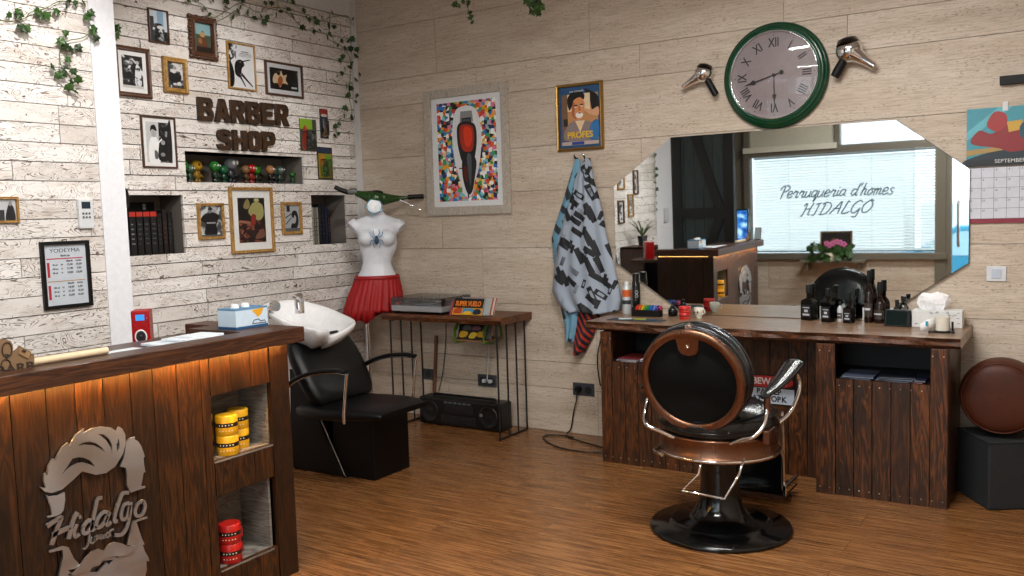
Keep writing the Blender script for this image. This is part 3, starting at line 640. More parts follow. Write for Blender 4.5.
# left group
p = FL(627, 313, TZ); sp = thing('spray_can', 'white and orange spray can standing by the hanging cape', 'can', (p.x, -0.06, TZ), None)
K = T(p.x + .01, -0.06, TZ)
m = MB(); m.lathe([(0.026, 0), (0.027, 0.004), (0.027, 0.165), (0.017, 0.178)], 24, K); m.build('body', flat('BFC4C6', 0.3, 0.2), sp)
m = MB(); m.lathe([(0.0274, 0.105), (0.0274, 0.15)], 24, K, cap=False); m.build('orange_band', flat('D0602A', 0.4), sp)
m = MB(); m.lathe([(0.0274, 0.06), (0.0274, 0.085)], 24, K, cap=False); m.build('dark_band', flat('30343C', 0.4), sp)
m = MB(); m.lathe([(0.014, 0.176), (0.013, 0.196), (0.008, 0.2)], 16, K); m.build('cap', flat('D8D8D8'), sp)
bc = thing('spray_can', 'tall slim black can with round white emblem behind the comb rack', 'can', (2.30, -0.07, TZ))
K = T(2.272, -0.075, TZ)
m = MB(); m.lathe([(0.024, 0), (0.025, 0.004), (0.025, 0.20), (0.022, 0.205), (0.022, 0.25), (0.02, 0.253)], 24, K); m.build('body', MBLKG, bc)
m = MB()
for zz in (0.115, 0.138): m.tube([(0.009 * math.cos(a), 0, 0.009 * math.sin(a)) for a in [2 * PI * j / 16 for j in range(16)]], 0.0016, 6, 0, K @ R(0.5) @ T(0, -0.0262, zz), closed=True)
m.build('emblem', flat('B8BABC'), bc)
# comb rack with coloured clips
p = FL(646, 317, TZ); cr = thing('clip_rack', 'black open rack holding a row of coloured guard combs', 'rack', (2.385, -0.17, TZ))
K = T(2.375, -0.16, TZ)
m = MB(); m.bx((-0.085, -0.025, 0), (0.095, 0.025, 0.004), M=K); m.bx((-0.085, -0.027, 0.0), (0.095, -0.022, 0.040), M=K); m.bx((-0.085, 0.022, 0.03), (0.095, 0.025, 0.042), M=K); m.bx((-0.085, -0.025, 0), (-0.08, 0.025, 0.055), M=K); m.bx((0.09, -0.025, 0), (0.095, 0.025, 0.055), M=K)
m.build('rack', MBLKM, cr)
for k, (cc, nm) in enumerate((('C8321F', 'red'), ('D8601F', 'orange'), ('D8B01F', 'yellow'), ('3F9A2F', 'green'), ('1F7A5A', 'teal'), ('1F5FC0', 'blue'), ('5F7FC8', 'pale blue'), ('4A2F8A', 'purple'), ('D04A6A', 'pink'))):
    g = thing('guard_comb', nm + ' clipper guard comb standing in the black rack', 'guard comb', (2.302 + k * 0.019, -0.16, TZ + 0.005), 'coloured guard combs in the rack')
    K2 = T(2.305 + k * 0.0185, -0.16, TZ + 0.005) @ R(0.3, 'Y')
    m = MB(); m.box((0, 0, 0.028), (0.012, 0.034, 0.052), K2); m.build('shell', flat(cc, 0.4), g, bevel=0.002)
    m = MB(); 
    for q in range(4): m.box((0, -0.012 + q * 0.008, 0.059), (0.007, 0.003, 0.012), K2)
    m.build('teeth', flat(cc, 0.4), g)
# tools on a dark mat
p = FL(640, 320, TZ); mt = MB(); mt.box((2.40, -0.36, TZ + 0.002), (0.34, 0.10, 0.003)); tag(mt.build('tool_mat', flat('28343C', 0.7), bevel=0.001), 'dark grey mat lying flat at the left end of the worktop', 'mat')
def strip_tool(name, label, cat, x, y, ang, l, w, c, c2=None):
    o = thing(name, label, cat, (x, y, TZ + 0.0036)); K = T(x, y, TZ + 0.0042) @ R(ang)
    m = MB(); m.prism(smoothpoly([(-l / 2, -w / 2), (l * 0.1, -w / 2), (l / 2, -w * 0.2), (l / 2, w * 0.2), (l * 0.1, w / 2), (-l / 2, w / 2)], 3), 0.006, K); m.build('handle', flat(c), o)
    m = MB(); m.prism([(l / 2 - 0.005, -w * 0.15), (l / 2 + l * 0.4, -w * 0.05), (l / 2 + l * 0.4, w * 0.1), (l / 2 - 0.005, w * 0.2)], 0.003, K); m.build('blade', flat(c2, 0.3) if c2 else MCHROME, o)
strip_tool('comb', 'pale grey razor handle on the dark mat', 'razor', 2.33, -0.36, 0.4, 0.07, 0.018, 'B8C8CC')
strip_tool('comb', 'yellow green handled tool on the dark mat', 'tool', 2.42, -0.35, 0.1, 0.07, 0.016, 'A0A83A')
strip_tool('comb', 'dark blue handled tool at the right of the dark mat', 'tool', 2.50, -0.37, -0.1, 0.06, 0.014, '2A4A60')
# shaving bowl, red jars, skull mugs
p = FL(673, 316, TZ); sb = thing('shaving_brush', 'black shaving brush with round handle beside the red jars', 'brush', (p.x, p.y, TZ)); K = T(p.x, p.y, TZ)
m = MB(); m.lathe([(0.026, 0), (0.029, 0.01), (0.030, 0.035), (0.02, 0.052), (0.01, 0.062), (0.008, 0.072)], 22, K); m.build('bowl', MBLKG, sb)
m = MB(); m.ell((0, 0, 0.078), (0.009, 0.009, 0.009), 12, 8, 0, K); m.build('knob', MBLKM, sb)
def jar(x, y, z, r, hh, colr, band, label, grp, dark=False, name='pomade_jar'):
    o = thing(name, label, 'jar', (x, y, z), grp); K = T(x, y, z)
    m = MB(); m.lathe([(r * 0.96, 0), (r, 0.002), (r, hh * 0.48)], 28, K); jb = m.build('jar_body', flat(colr, 0.35), o)
    m = MB(); m.lathe([(r * 1.006, hh * 0.43), (r * 1.006, hh * 0.64)], 28, K); m.build('band', flat(band, 0.4), jb)
    m = MB(); m.lathe([(r, hh * 0.60), (r, hh * 0.96), (r * 0.94, hh), (r * 0.6, hh), (r * 0.59, hh * 0.985)], 28, K); m.build('lid', flat(colr, 0.35), o)
    m = MB()
    for k in range(5):
        a = -0.2 - k * 0.28; m.box((r * math.cos(a) * 1.01, r * math.sin(a) * 1.01, hh * 0.54), (0.0015, r * 0.13, hh * 0.05), M=K @ T(0, 0, 0))
        m.box((r * math.cos(a) * 1.0, r * math.sin(a) * 1.0, hh * 0.26), (0.002, r * 0.12, hh * 0.05), M=K)
    m.build('print', flat('D8D0B8'), jb); return o
p = FL(685, 319, TZ)
jar(p.x, p.y, TZ, 0.033, 0.038, 'C01F1A', '5A0E0C', 'lower red jar of the stack beside the white skull mug', 'red jars on the worktop')
jar(p.x, p.y, TZ + 0.0385, 0.034, 0.036, 'C8221C', '8A1512', 'upper red jar of the stack beside the white skull mug', 'red jars on the worktop')
p = FL(699, 318, TZ); sk = thing('skull_mug', 'small white skull-shaped mug next to the red jars', 'mug', (p.x, p.y, TZ)); K = T(p.x, p.y, TZ) @ R(-0.3)
m = MB(); m.lathe([(0.016, 0), (0.018, 0.012), (0.026, 0.024), (0.029, 0.042), (0.028, 0.062), (0.025, 0.062), (0.024, 0.03), (0.01, 0.02)], 22, K); m.build('cup', flat('D6D3C4', 0.4), sk)
m = MB(); m.ell((-0.010, -0.026, 0.036), (0.006, 0.004, 0.007), 10, 6, 0, K); m.ell((0.010, -0.026, 0.036), (0.006, 0.004, 0.007), 10, 6, 0, K); m.ell((0, -0.026, 0.024), (0.003, 0.003, 0.004), 8, 6, 0, K); m.build('eye_sockets', flat('4A473E'), sk)
m = MB(); m.tube([(0.028, 0, 0.052), (0.042, 0, 0.048), (0.042, 0, 0.028), (0.027, 0, 0.026)], 0.003, 8, 0, K); m.build('mug_handle', flat('D6D3C4', 0.4), sk)
# ------------------------------------------------------------------ reception counter
CX = 1.84; CE = -2.54; CN = -3.85; CT = 1.027; DZ = 1.0
rc = thing('reception_counter', 'long dark plank reception counter with orange lit edge and steel hair logo', 'counter', (1.6, -3.6, 0))
NH = [(-2.925, -2.64, 0.565, 0.816), (-2.925, -2.66, 0.143, 0.432)]
KC = FLf(0, 0, CX)
m = MB(); rnd = random.Random(11); u = CN
W1 = [0.0]
while u < -2.93:
    w = 0.082 + 0.03 * rnd.random()
    if u + w > -2.96: w = -2.927 - u
    planks(m, KC, u + 0.0015, u + w - 0.0015, [(0.0, CT - 0.06)], 9, 0.0, 0.02, seed=1); u += w
    if u >= -2.93: break
for k in range(3):
    u0 = -2.925 + k * 0.095; planks(m, KC, u0 + 0.001, u0 + 0.094, [(0.0, 0.143), (0.432, 0.565), (0.816, CT - 0.06)], 9, 0.0, 0.02, seed=1)
planks(m, KC, -2.638, CE - 0.001, [(0.0, CT - 0.06)], 9, 0.0, 0.024, seed=1, z0=0.004)
m.build('front_boards', MCOUNT, rc)
m = MB()
for k in range(7):
    x0 = 1.31 + k * 0.073; m.bx((x0, CE - 0.02, 0), (x0 + 0.071, CE, CT - 0.06))
m.build('end_boards', MCOUNT, rc)
m = MB(); m.bx((1.79, CN, CT - 0.06), (1.905, -2.5, CT)); o = m.build('ledge', MSLABD, rc, bevel=0.003)
m = MB(); m.bx((1.30, -2.615, CT - 0.06), (1.79, -2.5, CT)); m.build('end_ledge', MSLABD, rc, bevel=0.003)
m = MB(); m.bx((1.42, CN, DZ - 0.03), (1.79, -2.725, DZ)); m.bx((1.42, -2.725, DZ - 0.03), (1.47, -2.615, DZ)); m.build('desk_surface', MSLABD, rc, bevel=0.002)
m = MB(); m.bx((1.0, CN, 0.90), (1.42, -2.615, 0.925)); m.build('lower_desk', MSLABD, rc, bevel=0.002)
m = MB(); m.bx((1.40, CN, 0.925), (1.42, -2.62, DZ - 0.03)); m.build('riser', MSLABD, rc)
m = MB(); m.bx((1.47, -2.725, CT - 0.06), (1.79, -2.615, CT)); m.build('corner_ledge', MSLABD, rc)
m = MB(); m.bx((1.12, CN, 0), (1.145, -2.62, 0.90)); m.bx((1.12, CN + 0.0, 0), (1.8, CN + 0.02, 0.90)); m.build('inner_panel', MCOUNT, rc)
for (u0, u1, a, b), lb in zip(NH, ('upper', 'lower')):
    m = MB(); d = 0.19
    m.bx((CX - d - .01, u0 - .01, a - .01), (CX - d, u1 + .01, b + .01)); m.bx((CX - d, u0 - .01, a - .01), (CX - .021, u1 + .01, a)); m.bx((CX - d, u0 - .01, b), (CX - .021, u1 + .01, b + .01))
    m.bx((CX - d, u0 - .01, a), (CX - .021, u0, b)); m.bx((CX - d, u1, a), (CX - .021, u1 + .01, b)); m.bx((CX - .021, u0, a - .008), (CX + 0.001, u1, a - 0.0005)); m.build('recess_lining', MGREYW, rc)
led = m_emit('orange_led_strip', 'FFBE62', 190.0); led2 = m_emit('orange_led_strip_end', 'FFC26A', 5.0)
m = MB(); m.bx((CX + 0.034, CN + 0.02, CT - 0.0628), (CX + 0.045, -2.56, CT - 0.0602)); m.build('led_strip', led, rc)
m = MB(); m.bx((1.33, CE + 0.012, CT - 0.0640), (1.80, CE + 0.020, CT - 0.0602)); m.build('led_strip', led2, rc)
# logo: outlines read off the front plane
def cp(px, py): q = LW(px, py, CX); return (q.y, q.z)
def crop3(L): return [cp(30 + a / 6.777, 415 + b / 6.777) for a, b in L]
def crop4(L): return [cp(30 + a / 6.7, 490 + b / 6.7) for a, b in L]
KL = FLf(0, 0, CX + 0.011)
hair = [(50,482),(78,490),(92,486),(76,440),(76,398),(88,388),(92,408),(104,398),(106,345),(136,292),(148,292),(148,312),(200,215),(240,184),(252,205),(295,130),(350,88),(345,122),(400,88),(470,76),(530,82),(572,108),(585,76),(608,90),(628,130),(630,190),(612,260),(560,345),(500,388),(430,402),(335,378),(270,440),(200,500),(130,524),(82,515)]
cut1 = [(300,208),(340,185),(385,177),(430,188),(468,215),(492,250),(455,222),(415,203),(360,198)]
cut2 = [(440,124),(485,130),(520,160),(540,200),(542,262),(528,215),(500,170),(465,140)]
cut3 = [(200,394),(235,345),(270,292),(310,283),(350,286),(390,305),(425,345),(385,330),(345,318),(310,322),(260,345)]
cut4 = [(578,150),(590,190),(586,225),(572,250),(570,205),(566,185),(576,192)]
side = [(592,345),(618,290),(628,235),(634,185),(660,155),(695,145),(690,160),(715,175),(735,205),(752,250),(760,278),(752,285),(755,330),(764,384),(752,386),(745,430),(735,480),(765,478),(762,490),(720,502),(665,522),(640,470),(640,400),(632,355)]
MEMB = MSTEEL
em = plate('emblem', [crop3(hair), crop3(cut1), crop3(cut2), crop3(cut3), crop3(cut4)], KL, 0.004, MEMB, rc); em['label'] = 'steel swept hair plate on the plank front'
plate('emblem', [crop3(side)], KL, 0.004, MEMB, rc)
burn = [(95,30),(110,40),(170,32),(215,10),(218,60),(208,130),(190,155),(150,172),(100,182),(98,172),(132,165),(122,110)]
plate('emblem', [crop4(burn)], KL, 0.004, MEMB, rc)
beard = [(110,405),(115,415),(200,395),(205,440),(190,510),(175,575),(172,640),(300,690),(560,700),(700,670),(750,590),(765,530),(762,470),(782,472),(775,445),(752,405),(738,362),(750,360),(735,325),(715,270),(695,210),(770,185),(768,174),(690,200),(672,206),(650,290),(632,362),(660,368),(690,372),(660,410),(600,440),(555,448),(535,470),(510,500),(500,480),(460,520),(440,545),(380,545),(400,512),(450,498),(470,468),(540,462),(560,440),(480,440),(430,480),(370,520),(310,545),(250,572),(235,560),(262,548),(235,532),(290,520),(315,495),(275,450),(240,378),(205,370),(110,402)]
plate('emblem', [crop4(beard)], KL, 0.004, MEMB, rc)
must = [(245,560),(300,515),(345,450),(390,405),(440,388),(475,400),(500,360),(540,342),(590,350),(640,372),(688,365),(680,395),(640,425),(590,438),(545,436),(500,440),(470,452),(430,490),(370,528),(300,558)]
plate('emblem', [crop4(must)], FLf(0, 0, CX + 0.017), 0.003, MEMB, rc)
def stroke(mb, pts, w, K, crop):                # flat metal ribbon of a letter in the logo plane
    P = [Vector((*p, 0)) for p in crop(smoothpoly(pts, 5, False))]; n = len(P); rings = []
    for i in range(n):
        d = (P[min(i + 1, n - 1)] - P[max(i - 1, 0)]).normalized(); q = Vector((-d.y, d.x, 0)) * w / 2
        a, b = P[i] - q, P[i] + q
        rings.append([(a.x, a.y, 0), (b.x, b.y, 0), (b.x, b.y, 0.007), (a.x, a.y, 0.007)])
    mb.loft(rings, False, True, 0, K)
L_ = {'H': [[(100,240),(150,205),(195,180),(170,250),(130,365)], [(305,145),(275,200),(245,325)], [(135,300),(200,270),(255,245)]],
 'i': [[(300,225),(282,275),(290,310),(318,290)], [(312,182),(330,172)]],
 'd': [[(412,215),(380,200),(345,245),(345,285),(375,278),(410,225)], [(470,48),(440,60),(425,120),(400,240),(405,265),(430,240)]],
 'a': [[(515,150),(480,145),(440,190),(432,245),(470,235),(505,170)], [(520,145),(498,205),(505,232),(530,210)]],
 'l': [[(650,15),(610,20),(590,60),(560,150),(552,205),(575,205)]],
 'g': [[(650,85),(620,95),(598,150),(605,192),(635,180),(655,100)], [(662,80),(655,160),(635,250),(600,295),(555,298)]],
 'o': [[(745,70),(710,90),(690,140),(705,172),(740,160),(758,105),(745,70)]]}
for ch, st in L_.items():
    m = MB()
    for s_ in st: stroke(m, s_, 0.0145 if ch == 'H' else 0.0115, FLf(0, 0, CX + 0.006), crop4)
    m.build('letter', MEMB, rc)
L2 = [[(385,290),(378,350),(362,385),(340,390)], [(398,310),(392,350),(415,345),(425,305),(422,340)], [(430,335),(438,300),(445,325),(456,300),(462,325),(470,295),(478,322)], [(488,290),(490,318)], [(500,288),(495,312),(515,305),(512,282),(500,288)], [(525,305),(522,275),(548,258)]]
for s_ in L2: m = MB(); stroke(m, s_, 0.005, FLf(0, 0, CX + 0.006), crop4); m.build('letter', MEMB, rc)
# jars in the counter recesses
def cj(px, py, off): q = LW(px, py, CX - off); return q.y
for (y, x, n, lb) in ((-2.825, 1.795, 2, 'front stack'), (-2.735, 1.75, 2, 'rear right stack'), (-2.8775, 1.715, 2, 'left stack at its left edge')):
    for k in range(n): jar(x, y, 0.5655 + k * 0.0775, 0.042, 0.077, 'D9A014', '17130C', '%s yellow pomade jar of the %s in the upper recess' % (('lower', 'upper')[k], lb), 'yellow jars in the upper counter recess')
for (y, x, n, lb) in ((-2.84, 1.795, 2, 'front stack'), (-2.8785, 1.71, 3, 'left stack at its left edge')):
    for k in range(n): jar(x, y, 0.1435 + k * 0.0765, 0.042, 0.076, 'B01A14', '17100E', '%s red pomade jar of the %s in the lower recess' % (('lowest', 'second', 'third')[k], lb), 'red jars in the lower counter recess')
jar(1.73, -2.77, 0.1435, 0.036, 0.10, 'B01A14', '17100E', 'single red jar at the back right of the lower counter recess', 'red jars in the lower counter recess')
# things on the counter
MPAP = flat('DCE3E8', 0.8)
q = FL(146, 347, DZ); SX, SY = FL(143.5, 349, 0.925).x, FL(143.5, 349, 0.925).y; spk = thing('speaker_box', 'small red speaker with round white-rimmed cone behind the counter ledge', 'speaker', (SX, SY, 0.925))
SX, SY = FL(143.5, 349, 0.925).x, FL(143.5, 349, 0.925).y; KS = T(SX, SY, DZ) @ R(math.atan2(CAM.y - SY, CAM.x - SX) + PI / 2 - 0.2)   # local -y faces the room
KS = T(SX, SY, 0.9255) @ R(0.78) @ Matrix.Diagonal((0.74, 0.72, 0.92, 1))
m = MB(); m.bx((-0.05, -0.045, 0), (0.05, 0.075, 0.185), M=KS); m.build('cabinet_box', flat('9A0F12', 0.25), spk, bevel=0.006)
KQ = KS @ fr((0, -0.045, 0), (1, 0, 0), (0, 0, 1))
m = MB(); m.lathe([(0.031, 0), (0.034, 0.004), (0.030, 0.006), (0.027, 0.003)], 28, KQ @ T(0, 0.062, 0)); m.build('rim', flat('E4E0DC', 0.3), spk)
m = MB(); m.lathe([(0.027, 0.0035), (0.024, 0.004), (0.010, 0.0015), (0.008, 0.005), (0.002, 0.007)], 24, KQ @ T(0, 0.062, 0)); m.build('cone', flat('1A1A1C', 0.4), spk)
m = MB(); m.bx((-0.024, 0.138, 0), (0.024, 0.165, 0.002), M=KQ); m.build('screen', m_emit('blue_screen', '2C7FE0', 0.6), spk)
m = MB(); m.lathe([(0.003, 0), (0.003, 0.004)], 10, KQ @ T(0.037, 0.148, 0)); m.build('knob', MCHROME, spk)
for k, (x, y, rz, w, l, lb) in enumerate(((1.70, -2.90, 0.06, 0.145, 0.27, 'lowest of the white paper sheets behind the counter ledge'), (1.695, -2.93, -0.05, 0.14, 0.25, 'second white paper pad of the pile behind the counter ledge'), (1.70, -2.88, 0.12, 0.12, 0.20, 'topmost white notepad of the paper pile behind the counter ledge'), (1.70, -3.22, 0.04, 0.15, 0.28, 'white paper pad lying left of the red speaker on the desk'))):
    z0 = DZ + (0.0 if k == 3 else (0, 0.010, 0.020)[k]); o = thing('paper_pad', lb, 'paper', (x, y, z0), 'papers on the reception desk')
    m = MB(); m.box((x, y, z0 + 0.0047), (w, l, 0.0085), None); m2 = m
    for i in range(len(m2.v)): v_ = m2.v[i] - Vector((x, y, 0)); m2.v[i] = Vector((x, y, 0)) + R(rz).to_3x3() @ v_
    m.build('sheets', MPAP, o, bevel=0.001)
    m = MB(); m.box((0, -l * 0.30, 0.0092), (w * 0.7, 0.004, 0.0004), T(x, y, z0) @ R(rz)); m.box((0, -l * 0.2, 0.0092), (w * 0.6, 0.004, 0.0004), T(x, y, z0) @ R(rz)); m.build('print', flat('8FA0B0'), o)
bxs = thing('mask_box', 'pale blue and white disposable mask box with yellow logo on the counter end', 'box', (1.668, -2.608, CT))
KB = T(1.668, -2.608, CT + 0.0005) @ R(PI / 2) @ Matrix.Diagonal((0.72, 0.98, 0.82, 1))
m = MB(); m.bx((-0.115, -0.055, 0), (0.115, 0.055, 0.012), M=KB); m.build('base_band', flat('1F4F78'), bxs)
m = MB(); m.bx((-0.115, -0.055, 0.012), (0.115, 0.055, 0.10), M=KB); m.build('carton', flat('C4D4E2', 0.5), bxs, bevel=0.001)
m = MB(); m.bx((-0.1152, -0.0552, 0.092), (0.1152, 0.0552, 0.101), M=KB); m.build('top_band', flat('5C87A8'), bxs)
KF = KB @ fr((0, -0.0552, 0), (1, 0, 0), (0, 0, 1))
m = MB(); m.prism([(0.0, 0.088), (0.085, 0.094), (0.07, 0.066), (0.045, 0.050), (0.03, 0.062)], 0.0008, KF); m.build('yellow_logo', flat('E0A01C'), bxs)
m = MB(); m.tube([KF @ Vector(p) for p in ((0.0, 0.02, 0), (0.012, 0.036, 0), (0.045, 0.04, 0), (0.06, 0.028, 0), (0.09, 0.03, 0), (0.1, 0.018, 0), (0.0, 0.02, 0))], 0.0018, 6); m.build('car_drawing', flat('16283A'), bxs)
for xx in (-0.055, 0.02):
    m = MB(); m.loft([[(xx + 0.022 * math.cos(a) * s_, 0.02 * math.sin(a), z) for a in [2 * PI * j / 10 for j in range(10)]] for s_, z in ((1, 0.10), (0.8, 0.113), (0.4, 0.12))], False, True, 0, KB); m.build('tissue_tuft', flat('F2F2F0'), bxs)
# wooden strip on the ledge and barber cut-out
st_ = MB(); a_ = FL(24, 370, CT); b_ = FL(101, 353.5, CT); st_.cyl((1.80, a_.y, CT + 0.013), (1.80, b_.y, CT + 0.013), 0.0125, seg=10)
tag(st_.build('wooden_dowel', flat('D8C3A0', 0.5)), 'pale wooden dowel lying along the counter ledge', 'dowel')
bw = thing('barber_cutout', 'laser-cut brown wooden barber ornament standing on the counter at the left edge', 'ornament', (1.80, -3.75, CT))
MPLY = flat('7A5F42', 0.6); MPLYD = flat('2E2015', 0.6)
def cc_(L, x): return [(lambda q: (q.y, q.z))(LW(a / 12.8, 335 + b / 12.8, x)) for a, b in L]
XB = 1.815
pl1 = [(-60,545),(-60,90),(0,60),(60,50),(120,75),(150,120),(155,180),(140,215),(205,180),(235,135),(385,215),(375,262),(425,245),(428,400),(350,430),(330,470),(300,490),(200,500),(60,520)]
KP_ = FLf(0, 0, XB)
q0 = cc_([(0, 545)], XB)[0]
P1 = [(y, max(z, CT + 0.0005)) for y, z in cc_(pl1, XB)]
m = MB(); m.prism(P1, 0.006, KP_); cb_ = m.build('cutout_board', MPLY, bw)
def ring_(cx, cy, rx, ry, w, M_, nm, mat, zoff=0.007):
    m = MB(); m.tube([tuple(KP_ @ Vector((*cc_([(cx + rx * math.cos(a), cy + ry * math.sin(a))], XB)[0], zoff))) for a in [2 * PI * j / 20 for j in range(20)]], w, 6, closed=True); m.build(nm, mat, cb_)
ring_(75, 190, 62, 95, 0.0022, None, 'face_outline', MPLYD); ring_(72, 262, 28, 14, 0.002, None, 'mouth_line', MPLYD); ring_(60, 380, 60, 70, 0.0022, None, 'razor_line', MPLYD)
m = MB(); m.prism(cc_([(215,235),(245,165),(370,225),(345,300)], XB), 0.004, KP_ @ T(0, 0, 0.006)); cp_ = m.build('clipper_plate', flat('93734F'), cb_)
m = MB(); m.prism(cc_([(250,200),(275,180),(310,200),(290,225)], XB), 0.003, KP_ @ T(0, 0, 0.010)); m.build('clipper_hole', MPLYD, cb_)
lt_ = cc_([(105, 500), (270, 470), (40, 515), (300, 480)], XB)
text('letters', 'BARB', FLf(lt_[0][0] + 0.02, lt_[0][1] + 0.014, XB + 0.0065), 0.036, MPLYD, cb_, 0.0006, bold=0.001, sx=1.35)
# lit display tube and small sign on the far counter end (seen in the mirror)
q = thing('display_tube', 'tall blue lit display box on the far end of the counter, seen in the mirror', 'display', (1.72, -3.79, DZ))
m = MB(); m.bx((1.66, -3.83, DZ), (1.78, -3.75, DZ + 0.34)); m.build('housing', MBLKG, q, bevel=0.004)
t = NT('blue_display'); v = t.co((8, 8, 10)); n = t.noise(v, 1.2, 3); cc2 = t.ramp(n, [(0.35, h('0A2A7A')), (0.5, h('2F7FD8')), (0.62, h('B8E4F4'))])
t.l(cc2, t.b.inputs['Emission Color']); MBD = t.done(cc2, 0.3, **{'Emission Strength': 0.9})
m = MB(); m.bx((1.67, -3.7495, DZ + 0.02), (1.77, -3.748, DZ + 0.325)); m.build('screen', MBD, q)
q = thing('counter_sign', 'small pale framed card leaning on the far counter end, seen in the mirror', 'card', (1.85, -3.82, CT))
KK = T(1.85, -3.82, CT) @ R(0.15) @ R(0.22, 'X')
m = MB(); m.bx((-0.035, -0.004, 0.001), (0.035, 0.004, 0.12), M=KK); m.build('frame', flat('4A4F52'), q)
m = MB(); m.bx((-0.03, 0.0042, 0.006), (0.03, 0.005, 0.115), M=KK); m.build('card_face', flat('B7C4C8'), q)

# ------------------------------------------------------------------ wash unit
wu = thing('shampoo_chair', 'black leather hair-washing chair with chrome armrests and white basin', 'chair', (0.95, -1.38, 0))
MBLKV = m_leather('black_vinyl', '020203', 0.42, '040405'); MBLKV.node_tree.nodes['Principled BSDF'].inputs['Specular IOR Level'].default_value = 0.3
m = MB(); m.bx((0.98, -1.43, 0.0), (1.285, -1.12, 0.36)); m.build('base_block', MBLKV, wu, bevel=0.006)
m = MB(); pr = [(0.50, 0.0), (1.10, 0.0), (1.02, 0.07), (0.86, 0.45), (0.78, 0.72), (0.52, 0.72)]
m.prism(pr, 0.32, fr((0, -1.14, 0), (1, 0, 0), (0, 0, 1))); m.build('rear_housing', MBLKV, wu, bevel=0.01)
m = MB(); m.tube([(1.095, -1.465, 0.015), (0.875, -1.465, 0.42), (0.82, -1.465, 0.70)], 0.004, 6); m.build('chrome_piping', MCHROME, wu)
m = MB(); rg = []
for (x, z, hw, th_, yc_) in ((0.83, 0.385, 0.19, 0.05, -1.37), (0.90, 0.39, 0.24, 0.08, -1.37), (1.1, 0.395, 0.255, 0.085, -1.38), (1.30, 0.41, 0.245, 0.08, -1.395), (1.46, 0.42, 0.215, 0.06, -1.41), (1.50, 0.415, 0.19, 0.03, -1.41)):
    rg.append([(x, yc_ + hw * cx_, z + th_ * 0.5 * cz_) for cx_, cz_ in ((-1, -0.5), (-0.96, -0.95), (0, -1), (0.96, -0.95), (1, -0.5), (1, 0.5), (0.94, 0.95), (0, 1.08), (-0.94, 0.95), (-1, 0.5))])
m.loft(rg, True); m.build('seat', MBLKV, wu, subd=1)
m = MB(); rg = []
for (s_, hw, th_) in ((0.0, 0.20, 0.05), (0.05, 0.245, 0.09), (0.5, 0.265, 0.10), (0.92, 0.245, 0.09), (1.0, 0.20, 0.04)):
    cxx = 1.03 - 0.22 * s_; czz = 0.43 + 0.36 * s_
    rg.append([(cxx + th_ * 0.5 * b_ * 0.85, -1.36 + hw * a_, czz + th_ * 0.5 * b_ * 0.5) for a_, b_ in ((-1, -0.5), (-0.95, -1), (0, -1), (0.95, -1), (1, -0.5), (1, 0.5), (0.93, 0.95), (0, 1.1), (-0.93, 0.95), (-1, 0.5))])
m.loft(rg, True); m.build('backrest', MBLKV, wu, subd=1)
for yy in (-1.665, -1.085):
    P = smoothpoly([(0.86, yy, 0.53), (0.95, yy, 0.59), (1.09, yy, 0.64), (1.24, yy, 0.66), (1.33, yy, 0.655)], 5, False)
    m = MB(); m.tube(P, 0.017, 10, flat=0.7); ar = m.build('armrest', MBLKM, wu)
    m = MB(); m.tube([(p[0], p[1], p[2] - 0.012) for p in P] , 0.006, 6); m.tube([(1.335, yy, 0.65), (1.33, yy, 0.63), (1.30, yy, 0.42), (1.28, yy + (0.02 if yy < -1.4 else -0.02), 0.375)], 0.009, 8); m.build('chrome_bracket', MCHROME, ar)
# basin
MCER = flat('E9E9EA', 0.06)
rimpx = [(269, 312.6, .955), (261.5, 306, .965), (270, 302, .965), (296, 299.7, .96), (324, 306, .92), (343, 313.7, .885), (355.6, 320.7, .860), (350.5, 326.5, .843), (338, 333.4, .815), (327, 337.2, .795), (322.5, 336.3, .79), (326, 332.5, .808), (329.5, 330.4, .838), (319.6, 330.4, .855), (308.8, 327.7, .868), (296, 324, .89), (282, 319, .925)]
rim = [tuple(FL(*q)) for q in rimpx]; rim.reverse()
rim = smoothpoly(rim, 4)
cB = Vector((0.70, -1.36, 0))
def rg_(q, dz, zb, qc=cB): return [((p[0] - qc.x) * q + qc.x, (p[1] - qc.y) * q + qc.y, (p[2] + dz) if zb is None else (p[2] * zb[0] + zb[1])) for p in rim]
m = MB()
m.loft([rg_(0.30, 0, (0.1, 0.62)), rg_(0.52, 0, (0.3, 0.47)), rg_(0.82, 0, (0.7, 0.17)), rg_(0.97, -0.035, None), rg_(1.0, -0.012, None), rg_(0.99, 0.0, None), rg_(0.95, 0.0, None), rg_(0.88, -0.02, None), rg_(0.72, 0, (0.6, 0.265)), rg_(0.5, 0, (0.3, 0.53)), rg_(0.25, 0, (0.1, 0.70)), rg_(0.03, 0, (0.05, 0.735))], True, True)
m.build('basin', MCER, wu)
m = MB(); m.lathe([(0.16, 0.60), (0.17, 0.7), (0.20, 0.78)], 24, T(0.62, -1.34, 0)); m.lathe([(0.14, 0.0), (0.15, 0.61)], 24, T(0.64, -1.32, 0)); m.build('pedestal', MCER, wu)
q_ = FL(299.5, 310, 0.93); tp = T(q_.x, q_.y, 0.925) @ Matrix.Scale(1.35, 4)
m = MB(); m.lathe([(0.022, -0.01), (0.020, 0.05), (0.017, 0.055)], 18, tp); m.tube([(0, 0, 0.045), (0.03, -0.02, 0.06), (0.055, -0.035, 0.052)], [0.012, 0.011, 0.009], 10, 0, tp); m.cyl((0, 0, 0.053), (0.015, -0.008, 0.07), 0.014, seg=12, M=tp); m.build('tap', MCHROME, wu)
q_ = FL(270, 313, 0.95); tp = T(q_.x, q_.y, 0.935) @ Matrix.Scale(1.25, 4)
